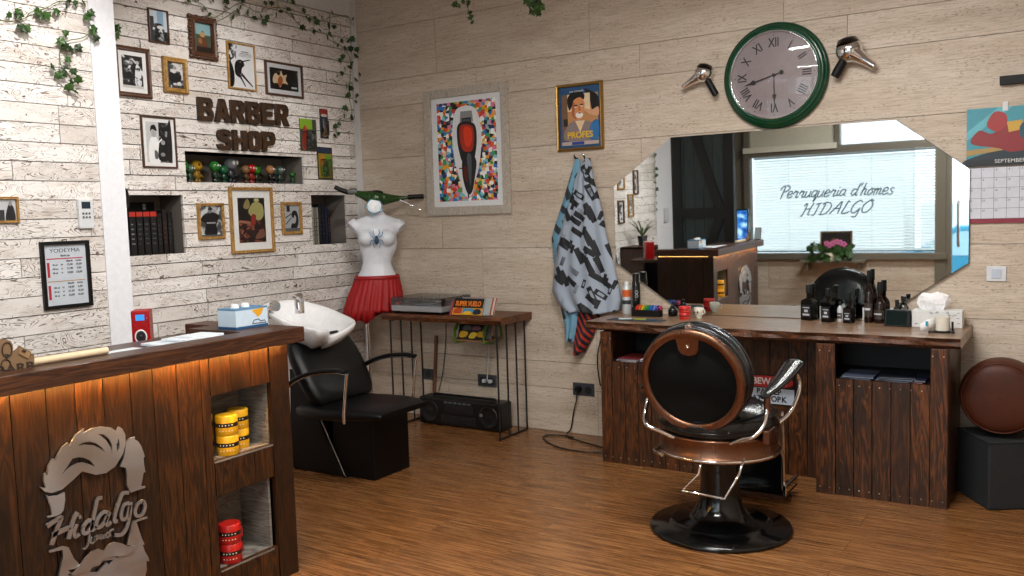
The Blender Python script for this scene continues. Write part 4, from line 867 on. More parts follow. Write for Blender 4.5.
m = MB(); m.tube([(0, 0, -0.01), (0.01, -0.005, 0.03), (0.04, -0.01, 0.045)], [0.012, 0.015, 0.021], 12, 0, tp); m.cyl((0.035, -0.01, 0.043), (0.055, -0.013, 0.047), 0.024, seg=16, M=tp); m.build('shower_head', MCHROME, wu)
# ------------------------------------------------------------------ pictures on the left wall
def rect(px, wall='L', x=None):              # (x0,y0top,y0bot,x1,y1top,y1bot) in pixels -> centre frame, width, height
    x0, a, b, x1, c, d = px
    G = (lambda u, v: LW(u, v, 0.0 if x is None else x)) if wall == 'L' else (lambda u, v: BW(u, v, 0.0 if x is None else x))
    k = 1 if wall == 'L' else 0
    u0 = (G(x0, a)[k] + G(x0, b)[k]) / 2; u1 = (G(x1, c)[k] + G(x1, d)[k]) / 2
    z1 = (G(x0, a).z + G(x1, c).z) / 2; z0 = (G(x0, b).z + G(x1, d).z) / 2
    uc, zc = (u0 + u1) / 2, (z0 + z1) / 2
    K = FLf(uc, zc, (0.0 if x is None else x)) if wall == 'L' else FB(uc, zc, 0.0 if x is None else x)
    return K, u1 - u0, z1 - z0
def frame_bars(m, w, hh, fw, d, K, z0=0.0, prof=True):
    def ring(o, z): a, b = w / 2 - o, hh / 2 - o; return [(-a, -b, z), (a, -b, z), (a, b, z), (-a, b, z)]
    rs = [ring(0, z0), ring(0, z0 + d * 0.7), ring(fw * 0.25, z0 + d), ring(fw * 0.6, z0 + d * 0.85), ring(fw * 0.85, z0 + d * 0.9), ring(fw, z0 + d * 0.55), ring(fw, z0)] if prof else [ring(0, z0), ring(0, z0 + d), ring(fw, z0 + d), ring(fw, z0)]
    m.loft(rs, False, False, 0, K)
def art(par_, K, w, hh, shapes, z0, nm='print'):
    mats = []; m = MB()
    for i, s_ in enumerate(shapes):
        c = s_[-1]; mt_ = flat(c, 0.4) if isinstance(c, str) else c
        if mt_ not in mats: mats.append(mt_)
        mi = mats.index(mt_); z = z0 + 0.00025 * i
        if s_[0] == 'r': P = [(s_[1], s_[2]), (s_[3], s_[2]), (s_[3], s_[4]), (s_[1], s_[4])]
        elif s_[0] == 'e': P = [(s_[1] + s_[3] * math.cos(2 * PI * j / 20), s_[2] + s_[4] * math.sin(2 * PI * j / 20)) for j in range(20)]
        elif s_[0] == 'p': P = s_[1]
        elif s_[0] == 's': P = smoothpoly(s_[1], 4)
        P = [((a - 0.5) * w, (b - 0.5) * hh) for a, b in P]
        m.add([(a, b, z) for a, b in P], [tuple(range(len(P)))], False, mi, K)
    return m.build(nm, mats, par_)
def picture(px, label, fmat, fw, d, matw, shapes, wall='L', x=None, group=None, matc='D5D5D3', glass=True, scale=1.0):
    K, w, hh = rect(px, wall, x)
    loc = K @ Vector((0, -hh / 2, 0)); o = thing('picture_frame', label, 'picture', tuple(loc), group)
    m = MB(); frame_bars(m, w, hh, fw, d, K); m.build('frame', fmat, o)
    m = MB(); m.bx((-w / 2 + 0.002, -hh / 2 + 0.002, 0.0), (w / 2 - 0.002, hh / 2 - 0.002, 0.003), M=K); m.build('backing', flat('2A2420'), o)
    iw, ih = w - 2 * fw, hh - 2 * fw
    if matw: m = MB(); m.bx((-iw / 2 - .001, -ih / 2 - .001, 0.003), (iw / 2 + .001, ih / 2 + .001, 0.0045), M=K); m.build('mount', flat(matc, 0.8), o)
    art(o, K, iw - 2 * matw, ih - 2 * matw, shapes, 0.0048)
    return o, K, w, hh
picture((113.5, 44, 95, 150, 50, 99), 'brown framed black and white group photo with white mount next to the column', MBRNFRM, 0.026, 0.02, 0.024,
        [('r', 0, 0, 1, 1, m_photo(1, thr=0.60, sc=22)), ('s', [(0.62, 0.1), (0.9, 0.1), (0.88, 0.6), (0.72, 0.75), (0.62, 0.5)], m_photo(4, thr=0.45, sc=26)), ('e', 0.75, 0.8, 0.08, 0.06, 'A9A9A6'), ('e', 0.45, 0.78, 0.08, 0.05, '8C8C8A'), ('e', 0.2, 0.74, 0.07, 0.05, '5C5C5A'), ('r', 0, 0, 1, 0.08, 'B5B5B2')])
picture((147.5, 7, 42, 168, 12, 44.7), 'narrow dark framed photo with pale blue sky, highest on the picture wall', MBRNFRM, 0.010, 0.015, 0.0,
        [('r', 0, 0, 1, 1, 'B9C3CC'), ('r', 0, 0, 1, 0.35, m_photo(11, light='8A8C90', thr=0.6, sc=30)), ('r', 0, 0, 0.25, 0.8, '26282C'), ('r', 0.45, 0.35, 0.8, 1, '7FA0B8'), ('s', [(0.2, 0.3), (0.8, 0.3), (0.75, 0.55), (0.5, 0.6), (0.25, 0.55)], m_photo(2, sc=30)), ('e', 0.6, 0.47, 0.2, 0.06, 'C9CBCC')])
o, K, w, hh = picture((189, 17, 56, 214.5, 20, 60), 'carved ornate brown framed small painting under the ivy', MBRNFRM, 0.034, 0.03, 0.0,
        [('r', 0, 0, 1, 1, '3E4A3A'), ('r', 0, 0.62, 1, 1, '7FA3A8'), ('s', [(0.2, 0), (0.8, 0), (0.7, 0.5), (0.55, 0.75), (0.35, 0.6)], '5A3520'), ('e', 0.5, 0.62, 0.16, 0.09, 'A98A5A'), ('e', 0.35, 0.4, 0.12, 0.1, '8C5E36'), ('r', 0, 0, 1, 0.2, '20180F')])
m = MB()
for i in range(44):
    a = i / 44 * 4; sd = int(a); f_ = a - sd; cx_, cy_ = [(-w / 2 + f_ * w, -hh / 2), (w / 2, -hh / 2 + f_ * hh), (w / 2 - f_ * w, hh / 2), (-w / 2, hh / 2 - f_ * hh)][sd]
    m.ell((cx_, cy_, 0.013), (0.011 + 0.004 * (i % 3 == 0), 0.011 + 0.004 * (i % 3 == 0), 0.012), 8, 6, 0, K)
m.build('carved_edge', MBRNFRM, o)
picture((162, 57, 92.5, 186.5, 59, 94), 'small wide gilded frame with black and white photo beside the brown one', MGLDWD, 0.030, 0.025, 0.0,
        [('r', 0, 0, 1, 1, m_photo(12, light='C4C4C2', thr=0.45, sc=24)), ('r', 0.0, 0.0, 0.2, 1, '3A3A3A'), ('s', [(0.15, 0.3), (0.4, 0.2), (0.8, 0.3), (0.9, 0.5), (0.6, 0.62), (0.45, 0.58), (0.2, 0.62)], '0E0E0F'), ('e', 0.5, 0.8, 0.12, 0.07, '8A8A88'), ('r', 0.3, 0.0, 0.9, 0.12, '3A3A3A')])
picture((226.7, 40.5, 88.3, 255, 46.7, 91.7), 'thin gold framed poster of a rider sketch on white paper', MGLDWD, 0.012, 0.015, 0.0,
        [('r', 0, 0, 1, 1, 'CDCFD2'), ('s', [(0, 0.05), (0.16, 0.05), (0.2, 0.35), (0.08, 0.6), (0, 0.62)], '0D0D0F'), ('s', [(0, 0.75), (0.2, 0.8), (0.35, 0.95), (0.2, 0.99), (0, 0.98)], '151517'),
         ('s', [(0.25, 0.3), (0.45, 0.25), (0.5, 0.45), (0.62, 0.55), (0.5, 0.66), (0.3, 0.62), (0.22, 0.48)], m_photo(14, light='B0B2B4', thr=0.62, sc=40)), ('r', 0.0, 0.6, 0.3, 0.98, m_photo(15, light='CDCFD2', thr=0.50, sc=30)), ('p', [(0.45, 0.3), (0.9, 0.05), (0.92, 0.07), (0.5, 0.36)], '1C1C20'), ('p', [(0.35, 0.3), (0.6, 0.04), (0.63, 0.06), (0.42, 0.33)], '1C1C20'), ('p', [(0.5, 0.6), (0.85, 0.68), (0.84, 0.70), (0.5, 0.63)], '1C1C20'),
         ('r', 0.5, 0.84, 0.8, 0.86, '55565A'), ('r', 0.45, 0.80, 0.9, 0.815, '77787C'), ('r', 0.4, 0.77, 0.92, 0.78, '88898C'), ('r', 0.4, 0.74, 0.9, 0.75, '88898C')])
picture((264.5, 59.7, 94.5, 302, 66, 98.6), 'brown framed landscape picture with white mount and bright splash on black', MBRNFRM, 0.014, 0.018, 0.028,
        [('r', 0, 0, 1, 1, '0F0D0C'), ('r', 0.0, 0.0, 1.0, 1.0, m_photo(16, dark='0B0A0A', mid='1A1614', light='5A4A3E', thr=0.62, sc=26)), ('s', [(0.1, 0.5), (0.2, 0.75), (0.33, 0.65), (0.4, 0.9), (0.47, 0.68), (0.6, 0.75), (0.55, 0.5), (0.62, 0.3), (0.45, 0.32), (0.35, 0.12), (0.28, 0.3), (0.12, 0.28)], 'B9A184'), ('s', [(0.28, 0.2), (0.4, 0.22), (0.45, 0.5), (0.38, 0.65), (0.28, 0.5)], '8A4A22'), ('r', 0.75, 0.12, 0.95, 0.2, 'B4C0C4')], matc='B9BCC0')
picture((141, 116, 167, 175.6, 118, 169), 'tan thin framed black and white photo of a barber with a moustache', MBRNFRM, 0.010, 0.015, 0.022,
        [('r', 0, 0, 1, 1, 'B4B5B6'), ('r', 0.5, 0.0, 1.0, 1, m_photo(13, light='8A8C90', thr=0.52, sc=28)), ('s', [(0.78, 0.1), (1, 0.1), (1, 1), (0.9, 1), (0.82, 0.6)], '17181A'), ('s', [(0.1, 0), (0.5, 0), (0.5, 0.35), (0.42, 0.6), (0.2, 0.62), (0.08, 0.4)], 'DADBDB'), ('e', 0.3, 0.72, 0.1, 0.1, '9C9C9C'), ('s', [(0.17, 0.76), (0.2, 0.9), (0.35, 0.93), (0.42, 0.82), (0.4, 0.78), (0.25, 0.82)], '0C0C0D'),
         ('s', [(0.45, 0.08), (0.8, 0.05), (0.85, 0.35), (0.78, 0.62), (0.62, 0.7), (0.5, 0.5)], '131416'), ('e', 0.65, 0.5, 0.08, 0.06, '8F9092'), ('e', 0.62, 0.2, 0.09, 0.05, '7A7B7D'), ('p', [(0.35, 0.45), (0.6, 0.6), (0.62, 0.57), (0.37, 0.4)], 'E0E0E0'), ('s', [(0.3, 0.1), (0.42, 0.1), (0.42, 0.25), (0.3, 0.3)], '55565A')])
picture((197, 203, 239.7, 223.5, 203.3, 239), 'small gold framed black and white portrait between the book niche and large gold frame', MGLDWD, 0.018, 0.02, 0.0,
        [('r', 0, 0, 1, 1, m_photo(18, dark='3A3C3E', mid='7A7C7E', light='B4B8BA', thr=0.5, sc=20)), ('s', [(0.2, 0.05), (0.75, 0.05), (0.75, 0.4), (0.9, 0.65), (0.6, 0.8), (0.2, 0.72), (0.05, 0.55), (0.25, 0.4)], '0D0E10'), ('e', 0.48, 0.84, 0.1, 0.08, '6F7072'), ('s', [(0.38, 0.9), (0.5, 0.97), (0.6, 0.9), (0.5, 0.86)], '0D0E10'), ('r', 0.3, 0.42, 0.7, 0.47, '8A8B8D'), ('r', 0, 0, 1, 0.06, '4A4B4D')])
picture((229.4, 187, 254.4, 272.5, 187.8, 251.4), 'large gold framed picture of a greenish figure on black with wide white mount', MGLDWD, 0.020, 0.022, 0.048,
        [('r', 0, 0, 1, 1, '140F0D'), ('s', [(0.38, 0.7), (0.6, 0.9), (0.9, 0.85), (0.95, 0.62), (0.8, 0.5), (0.55, 0.55)], '8F8A55'), ('s', [(0.2, 0.8), (0.35, 0.98), (0.45, 0.85), (0.35, 0.75)], '7A6F45'), ('e', 0.7, 0.95, 0.1, 0.04, 'A8A070'), ('r', 0, 0, 1, 0.5, m_photo(17, dark='1A0E0B', mid='3A1A12', light='7A4634', thr=0.55, sc=22)), ('s', [(0.45, 0.4), (0.6, 0.4), (0.65, 0.6), (0.5, 0.62)], '7A2318'), ('s', [(0.05, 0.45), (0.4, 0.42), (0.4, 0.47), (0.05, 0.5)], '8A5A48'), ('e', 0.5, 0.2, 0.18, 0.08, '241512'), ('s', [(0.6, 0.08), (0.95, 0.12), (0.9, 0.3), (0.7, 0.22)], '6A4536')])
picture((281, 202, 235.3, 301, 202, 233.6), 'small brown framed picture of a dark curved shape right of the large gold frame', MGLDWD, 0.022, 0.02, 0.0,
        [('r', 0, 0, 1, 1, '9A9EA2'), ('s', [(0.45, 0.1), (0.8, 0.1), (0.95, 0.4), (0.85, 0.75), (0.6, 0.78), (0.5, 0.6), (0.62, 0.5), (0.7, 0.62), (0.8, 0.5), (0.7, 0.3), (0.5, 0.3)], '101113'), ('r', 0.2, 0.75, 0.4, 0.98, '17181A'), ('p', [(0.1, 0.5), (0.5, 0.65), (0.5, 0.69), (0.1, 0.54)], '1B1C1E'), ('p', [(0.1, 0.25), (0.5, 0.5), (0.5, 0.54), (0.1, 0.3)], '2B2C2E'), ('r', 0, 0, 1, 0.12, '55585A')])
picture((-9, 197, 223.5, 18, 196.5, 223), 'small dark gold framed photo on the projecting wall at the left edge', MGLDWD, 0.012, 0.018, 0.0,
        [('r', 0, 0, 1, 1, 'B0B2B4'), ('s', [(0.5, 0), (0.95, 0), (0.9, 0.6), (0.75, 0.8), (0.6, 0.6)], '15161A'), ('e', 0.75, 0.8, 0.08, 0.12, '7A7B7D'), ('r', 0.1, 0, 0.45, 0.5, '2A2B2E')], x=XP)
# price list
K, w, hh = rect((41, 242, 310.5, 89.5, 240, 305.5), 'L', XP)
pr_ = thing('price_list', 'black framed white price list on the projecting board wall', 'price list', tuple(K @ Vector((0, -hh / 2, 0))))
m = MB(); frame_bars(m, w, hh, 0.016, 0.016, K, prof=False); m.build('frame', MBLKM, pr_)
m = MB(); m.bx((-w / 2 + 0.002, -hh / 2 + 0.002, 0), (w / 2 - 0.002, hh / 2 - 0.002, 0.005), M=K); pp_ = m.build('paper', flat('B9C0C8', 0.5), pr_)
text('heading', 'YODEYMA', K @ T(0, hh * 0.36, 0.0053), 0.025, flat('23262B'), pp_, 0.0003, sx=1.25)
text('subheading', 'Barberia', K @ T(0, hh * 0.285, 0.0053), 0.013, flat('23262B'), pp_, 0.0003, bold=0.0004)
for A_, B_, nm_ in (((-w * 0.38, hh * 0.235, 0.005), (w * 0.36, hh * 0.25, 0.0055), 'red_rule'), ((-w * 0.38, -hh * 0.03, 0.005), (-w * 0.33, hh * 0.19, 0.0055), 'red_tab'), ((-w * 0.38, -hh * 0.36, 0.005), (-w * 0.33, -hh * 0.15, 0.0055), 'red_tab')): m = MB(); m.bx(A_, B_, M=K); m.build(nm_, flat('A8202E'), pp_)
m = MB(); m.bx((-w * 0.38, -hh * 0.10, 0.005), (w * 0.38, -hh * 0.088, 0.0055), M=K); m.build('gold_rule', flat('A8823A'), pp_)
rnd = random.Random(8); rws = [hh * q for q in (0.205, 0.15, 0.09, 0.03, -0.13, -0.19, -0.25, -0.31)]
for i, zz in enumerate(rws):
    for xx in ((0.08, 0.27) if i in (0, 4) else (-0.22, -0.08, 0.08, 0.27)):
        s_ = ('desde', 'socio') [xx > 0.2] if i in (0, 4) else (('%d ml' % (50, 30, 100)[i % 3]) if xx < -0.2 else (('H', 'M', 'U')[i % 3] if xx < 0 else '%d,%02d' % (rnd.randint(6, 24), rnd.choice((0, 50, 90)))))
        text('price', s_, K @ T(w * xx, zz, 0.0053), 0.0105 if xx < 0 else 0.0135, flat('23262B'), pp_, 0.0003, bold=0.0003)
# thermostat
K, w, hh = rect((77, 200, 229, 91.5, 199, 228), 'L', XP)
tm = thing('thermostat', 'white wall thermostat remote with dark display on the projecting wall', 'thermostat', tuple(K @ Vector((0, -hh / 2, 0))))
m = MB(); m.bx((-w / 2, -hh / 2, 0), (w / 2, hh / 2, 0.018), M=K); m.build('housing', flat('CDD0D3', 0.4), tm, bevel=0.003)
m = MB(); m.bx((-w * 0.3, hh * 0.18, 0.018), (w * 0.3, hh * 0.42, 0.0188), M=K); m.build('display', flat('23303A', 0.2), tm)
for i in range(3):
    for j in range(2): m = MB(); m.bx((-w * 0.28 + i * w * 0.21, -hh * 0.02 - j * hh * 0.13, 0.018), (-w * 0.28 + i * w * 0.21 + w * 0.12, hh * 0.05 - j * hh * 0.13, 0.0205), M=K); m.build('button', flat('4A4F55'), tm)
# letters
MRUST = m_wood('rusty_brown_letter', ('120A05', '33200F', '5E3B1A'), (10, 10, 10), 0.5, knots=False)
def rrect(x0, y0, x1, y1, r, rs=(1, 1, 1, 1)):   # rounded box, corner flags bl br tr tl
    out = []
    for (cx_, cy_, a0), f in zip(((x0, y0, 180), (x1, y0, 270), (x1, y1, 0), (x0, y1, 90)), rs):
        q = r * f; ox = cx_ + (q if cx_ == x0 else -q); oy = cy_ + (q if cy_ == y0 else -q)
        if q == 0: out.append((cx_, cy_)); continue
        for k in range(5): a_ = math.radians(a0 + 22.5 * k); out.append((ox + q * math.cos(a_), oy + q * math.sin(a_)))
    return out
BR = [(0, 0)] + [(0.78, 0), (0.92, 0.08), (0.97, 0.24), (0.93, 0.42), (0.82, 0.52), (0.92, 0.62), (0.94, 0.78), (0.88, 0.93), (0.74, 1.0)] + [(0, 1)]
GLY = {'B': [BR, rrect(0.30, 0.20, 0.64, 0.40, 0.07), rrect(0.30, 0.62, 0.62, 0.80, 0.07)],
 'A': [[(0, 0), (0.34, 1), (0.66, 1), (1, 0), (0.70, 0), (0.64, 0.18), (0.36, 0.18), (0.30, 0)], [(0.42, 0.38), (0.58, 0.38), (0.50, 0.68)]],
 'R': [[(0, 0), (0, 1), (0.72, 1), (0.88, 0.92), (0.96, 0.72), (0.90, 0.50), (0.76, 0.38), (1.0, 0), (0.66, 0), (0.48, 0.33), (0.30, 0.33), (0.30, 0)], rrect(0.30, 0.55, 0.64, 0.78, 0.08)],
 'E': [[(0, 0), (0, 1), (0.9, 1), (0.9, 0.76), (0.32, 0.76), (0.32, 0.62), (0.78, 0.62), (0.78, 0.39), (0.32, 0.39), (0.32, 0.24), (0.92, 0.24), (0.92, 0)]],
 'H': [[(0, 0), (0, 1), (0.31, 1), (0.31, 0.62), (0.67, 0.62), (0.67, 1), (0.98, 1), (0.98, 0), (0.67, 0), (0.67, 0.38), (0.31, 0.38), (0.31, 0)]],
 'O': [rrect(0, 0, 0.96, 1, 0.3), rrect(0.32, 0.24, 0.64, 0.76, 0.13)],
 'P': [[(0, 0), (0, 1), (0.72, 1), (0.90, 0.92), (0.98, 0.68), (0.90, 0.42), (0.72, 0.32), (0.31, 0.32), (0.31, 0)], rrect(0.31, 0.54, 0.66, 0.78, 0.08)],
 'S': [smoothpoly([(0.0, 0.28), (0.0, 0.2), (0.1, 0.06), (0.3, 0.0), (0.65, 0.0), (0.88, 0.08), (0.97, 0.3), (0.88, 0.52), (0.62, 0.62), (0.36, 0.67), (0.34, 0.75), (0.45, 0.79), (0.62, 0.75), (0.66, 0.68), (0.93, 0.70), (0.93, 0.82), (0.82, 0.95), (0.6, 1.0), (0.3, 1.0), (0.1, 0.92), (0.02, 0.72), (0.1, 0.52), (0.32, 0.42), (0.6, 0.36), (0.64, 0.28), (0.55, 0.21), (0.38, 0.22), (0.31, 0.28)], 3)]}
def sign_word(word, u0, u1, zc, size, nm):
    n = len(word); st = (u1 - u0) / n; seen = {}
    for i, ch in enumerate(word):
        u = u0 + i * st; seen[ch] = seen.get(ch, 0) + 1; dup_ = word.count(ch) > 1
        lb = 'brown block letter %s%s of the word %s on the board wall' % (('first ', 'second ')[seen[ch] - 1] if dup_ else '', ch, word)
        o = plate('sign_letter', [[(a * st * 0.93, b * size) for a, b in p] for p in GLY[ch]], FLf(u, zc - size / 2 + (i - n / 2) * 0.0025, 0.012), 0.012, MRUST)
        tag(o, lb, 'letter', 'letters of the wall sign')
sign_word('BARBER', -1.462, -0.712, 2.170, 0.142, 'B'); sign_word('SHOP', -1.33, -0.845, 1.988, 0.130, 'S')
# toys in packs
def pack(px, label, base, shapes):
    K, w, hh = rect(px); o = thing('toy_pack', label, 'toy', tuple(K @ Vector((0, -hh / 2, 0))), 'toy packs on the picture wall')
    m = MB(); m.bx((-w / 2, -hh / 2, 0), (w / 2, hh / 2, 0.006), M=K); m.build('card', flat(base, 0.3), o, bevel=0.001)
    art(o, K, w, hh, shapes, 0.0062, 'printed_front')
    m = MB(); m.bx((-w * 0.36, -hh * 0.4, 0.006), (w * 0.36, hh * 0.12, 0.03), M=K); m.build('blister', MGLASS, o, bevel=0.006)
    m = MB(); m.ell((0, hh * 0.0, 0.017), (w * 0.14, w * 0.14, 0.008), 12, 8, 0, K); m.ell((0, -hh * 0.18, 0.015), (w * 0.18, hh * 0.12, 0.008), 12, 8, 0, K); m.ell((-w * .12, -hh * 0.32, 0.014), (w * 0.07, hh * 0.07, 0.007), 10, 6, 0, K); m.ell((w * .12, -hh * 0.32, 0.014), (w * 0.07, hh * 0.07, 0.007), 10, 6, 0, K)
    m.build('figure', flat(shapes[-1][-1], 0.4), o)
pack((299.7, 118.4, 150.8, 316, 120, 151.5), 'toy pack with lime green top and grey motorbike, beside the letters', '2E3A24', [('r', 0, 0, 1, 1, '3D4238'), ('r', 0, 0.68, 0.75, 1, '7FA82A'), ('s', [(0.1, 0.1), (0.35, 0.1), (0.4, 0.7), (0.2, 0.75)], 'A83A2A'), ('e', 0.65, 0.45, 0.2, 0.12, '8A8C90'), ('e', 0.6, 0.2, 0.16, 0.09, '55585C')])
pack((319.7, 108.6, 138.3, 327.5, 109.7, 138.7), 'narrow toy pack with red top, the highest of the three', '2A2C34', [('r', 0, 0, 1, 1, '2A2F3C'), ('r', 0, 0.82, 1, 1, '8A2A24'), ('e', 0.5, 0.78, 0.4, 0.05, 'C8B8B0'), ('r', 0.3, 0.35, 0.55, 0.65, '8A94A0'), ('e', 0.5, 0.12, 0.35, 0.08, '8A6A4A')])
pack((317.3, 147.6, 179, 332, 147, 179), 'toy pack with yellow and green artwork, the lowest of the three', '15140F', [('r', 0.04, 0.03, 0.96, 0.8, '8A7A24'), ('r', 0.04, 0.82, 0.96, 0.97, '23304A'), ('s', [(0.1, 0.5), (0.3, 0.78), (0.5, 0.6), (0.4, 0.4)], 'B8742A'), ('s', [(0.5, 0.75), (0.9, 0.7), (0.8, 0.4), (0.5, 0.5)], '5E8A24'), ('s', [(0.3, 0.1), (0.7, 0.1), (0.7, 0.4), (0.5, 0.5), (0.3, 0.4)], '3F6A24')])
# small toys in the upper recess (plain invented figures)
FZ = 1.7155
toyc = [('123F18', '1F7A28', 'round green-headed toy figure, first from the left in the upper niche'), ('2A3A30', '3F5A44', 'dark olive toy figure second from the left in the upper niche'), ('7A5A14', 'A87F20', 'golden toy figure third from the left in the upper niche'), ('1A3020', '2A6A2A', 'toy figure with green cap and pale band near the golden one'), ('123A26', '1A5A34', 'teal green squat toy figure left of the tall grey one'), ('202428', '6A6E72', 'grey toy figure with two big round eyes, tallest in the upper niche'),
        ('4A3420', '7A5A3A', 'tan toy figure left of the red one in the upper niche'), ('7A1410', 'A81C18', 'shiny red toy figure in the middle of the upper niche'), ('12260F', '3A7A22', 'toy figure with lime square face right of the red one'), ('1A1410', '9A6A42', 'toy figure with orange face on the right of the upper niche'), ('181C20', '2A4A4A', 'black toy figure behind a white speck in the upper niche'), ('2C3A30', '5A6A60', 'dark grey green toy figure, last on the right of the upper niche'), ('1F4A24', '2A5A2A', 'small dark green toy figure in the right front corner of the niche')]
uu = [-1.535, -1.46, -1.385, -1.295, -1.20, -1.125, -1.045, -0.975, -0.90, -0.835, -0.77, -0.695, -0.635]
for k, ((c1, c2, lb), u) in enumerate(zip(toyc, uu)):
    x = -0.07 - 0.03 * (k % 3); s_ = 1.3 * (1.15, .95, 1.2, 1.15, .95, 1.42, 1.0, 1.1, 1.05, 1.05, .95, 1.1, 0.75)[k]
    if k == 5: x = -0.12
    o = thing('toy_figure', lb, 'toy', (x, u, FZ), 'small toy figures in the upper niche'); K = T(x, u, FZ) @ R(PI / 2 + 0.5 - 0.1 * (k % 3)) @ Matrix.Scale(s_, 4)
    m = MB(); m.lathe([(0.014, 0.018), (0.018, 0.03), (0.016, 0.045), (0.008, 0.052)], 14, K, sy=0.8); m.ell((-0.010, 0, 0.010), (0.008, 0.011, 0.011), 10, 6, 0, K); m.ell((0.010, 0, 0.010), (0.008, 0.011, 0.011), 10, 6, 0, K)
    m.tube([(-0.014, 0, 0.042), (-0.024, -0.004, 0.030), (-0.022, -0.012, 0.024)], 0.005, 8, 0, K); m.tube([(0.014, 0, 0.042), (0.024, -0.004, 0.030), (0.022, -0.012, 0.024)], 0.005, 8, 0, K); m.build('body', flat(c1, 0.3), o)
    m = MB(); m.ell((0, 0, 0.070), (0.027, 0.023, 0.023), 18, 12, 0, K); m.build('head', flat(c2, 0.2), o)
    m = MB(); e = 0.008 if k == 5 else 0.0045; m.ell((-0.010, -0.020, 0.073), (e, 0.004, e), 10, 6, 0, K); m.ell((0.010, -0.020, 0.073), (e, 0.004, e), 10, 6, 0, K); m.build('eyes', flat('E0E0DC' if k % 2 else '0B0B0B', 0.2), o)
# books in the two lower recesses
def book(u0, wd, hh, dp, x0, z0, c, spine, label, grp, cat='book', top=None, glyph=0):
    o = thing(cat, label, cat, (x0 - dp / 2, u0 + wd / 2, z0), grp)
    m = MB(); m.bx((x0 - dp, u0 + 0.002, z0 + 0.003), (x0 - 0.004, u0 + wd - 0.002, z0 + hh - 0.003)); m.build('pages', flat('A8A294', 0.8), o)
    m = MB(); m.bx((x0 - dp, u0, z0), (x0, u0 + 0.002, z0 + hh)); m.bx((x0 - dp, u0 + wd - 0.002, z0), (x0, u0 + wd, z0 + hh)); m.bx((x0 - 0.004, u0, z0), (x0, u0 + wd, z0 + hh)); m.build('cover', flat(c, 0.4), o)
    if top: m = MB(); m.bx((x0 - 0.0005, u0 + 0.001, z0 + hh * 0.88), (x0 + 0.0008, u0 + wd - 0.001, z0 + hh * 0.985)); m.build('spine_band', flat(top, 0.4), o)
    if spine:
        m = MB(); rn = random.Random(int(u0 * 1000) & 255)
        for q in range(5):
            zz = z0 + hh * (0.25 + 0.11 * q); m.bx((x0 - 0.0005, u0 + wd * 0.25, zz), (x0 + 0.0006, u0 + wd * (0.5 + 0.25 * rn.random()), zz + hh * 0.03))
        m.build('spine_print', flat(spine, 0.5), o)
    return o
for k in range(4): book(-1.955 + k * 0.046, 0.043, 0.255 + 0.0, 0.17, -0.02, 1.2875, '0D0D0F', '4A4C50' if k else '7A7C80', ('tall black volume with red top band at the left end of its niche', 'second tall black volume with red top band from the left', 'third tall black volume with red top band from the left', 'fourth tall black red-topped volume, next to the dark box')[k], 'red-topped volumes in the left niche', top='A82A20')
for k, (c, hh) in enumerate((('0B0B0C', 0.24), ('14100F', 0.26), ('0C0D10', 0.25))): book(-1.765 + k * 0.036, 0.033, hh, 0.16, -0.03, 1.2875, c, ('5A2A1A' if k == 1 else '3A3C40'), ('black book right of the red-topped volumes', 'dark book with reddish spine print near the right side of the left niche', 'black book at the right end of the left niche')[k], 'dark books in the left niche')
bxk = thing('dark_box', 'tall black box standing behind the books of the left niche', 'box', (-0.205, -1.8, 1.2875)); m = MB(); m.bx((-0.215, -1.93, 1.2875), (-0.195, -1.66, 1.60)); m.build('carton', MBLKM, bxk); m = MB(); m.bx((-0.1955, -1.74, 1.555), (-0.194, -1.72, 1.59)); m.build('print', flat('8A8C90'), bxk)
names = ['first', 'second', 'third', 'fourth', 'fifth', 'sixth', 'seventh']
for k, (c, hh, wd) in enumerate((('8A887C', 0.27, 0.020), ('9A988A', 0.265, 0.022), ('75746A', 0.26, 0.020), ('8F8D80', 0.265, 0.020), ('15161A', 0.285, 0.028), ('0E1018', 0.29, 0.030), ('10203A', 0.275, 0.024), ('14161C', 0.25, 0.024))):
    u = -0.532 + sum((0.020, 0.022, 0.020, 0.020, 0.028, 0.030, 0.024, 0.024)[:k]) + 0.0025 * k
    book(u, wd, hh, 0.17, -0.03, 1.2875, c, '2A2A28' if k < 4 else ('7A3A1A' if k == 7 else '2A3A5A'), ('grey spined comic volume, %s from the left in the right niche' % names[k]) if k < 4 else ('%s book in the right niche' % ('black book next to the grey comic volumes,', 'tallest black-blue', 'navy blue spined', 'rightmost dark book with orange marks,')[k - 4]).replace(', book', ',') , 'books in the right niche')
# black hoop behind the column
hp = thing('wall_hoop', 'thin black hoop hanging on the board wall just behind the white column', 'hoop', (0.02, -1.99, 1.5))
c0 = LW(124, 200, 0.03); m = MB(); m.tube([(0.03, c0.y - 0.035 + 0.06 * math.cos(a), c0.z + 0.085 * math.sin(a)) for a in [2 * PI * j / 28 for j in range(28)]], 0.011, 8, closed=True); m.build('hoop', MBLKG, hp)
m = MB(); m.cyl((0.0, c0.y - 0.035, c0.z + 0.085), (0.045, c0.y - 0.035, c0.z + 0.095), 0.004, seg=8); m.build('peg', MCHROME, hp)
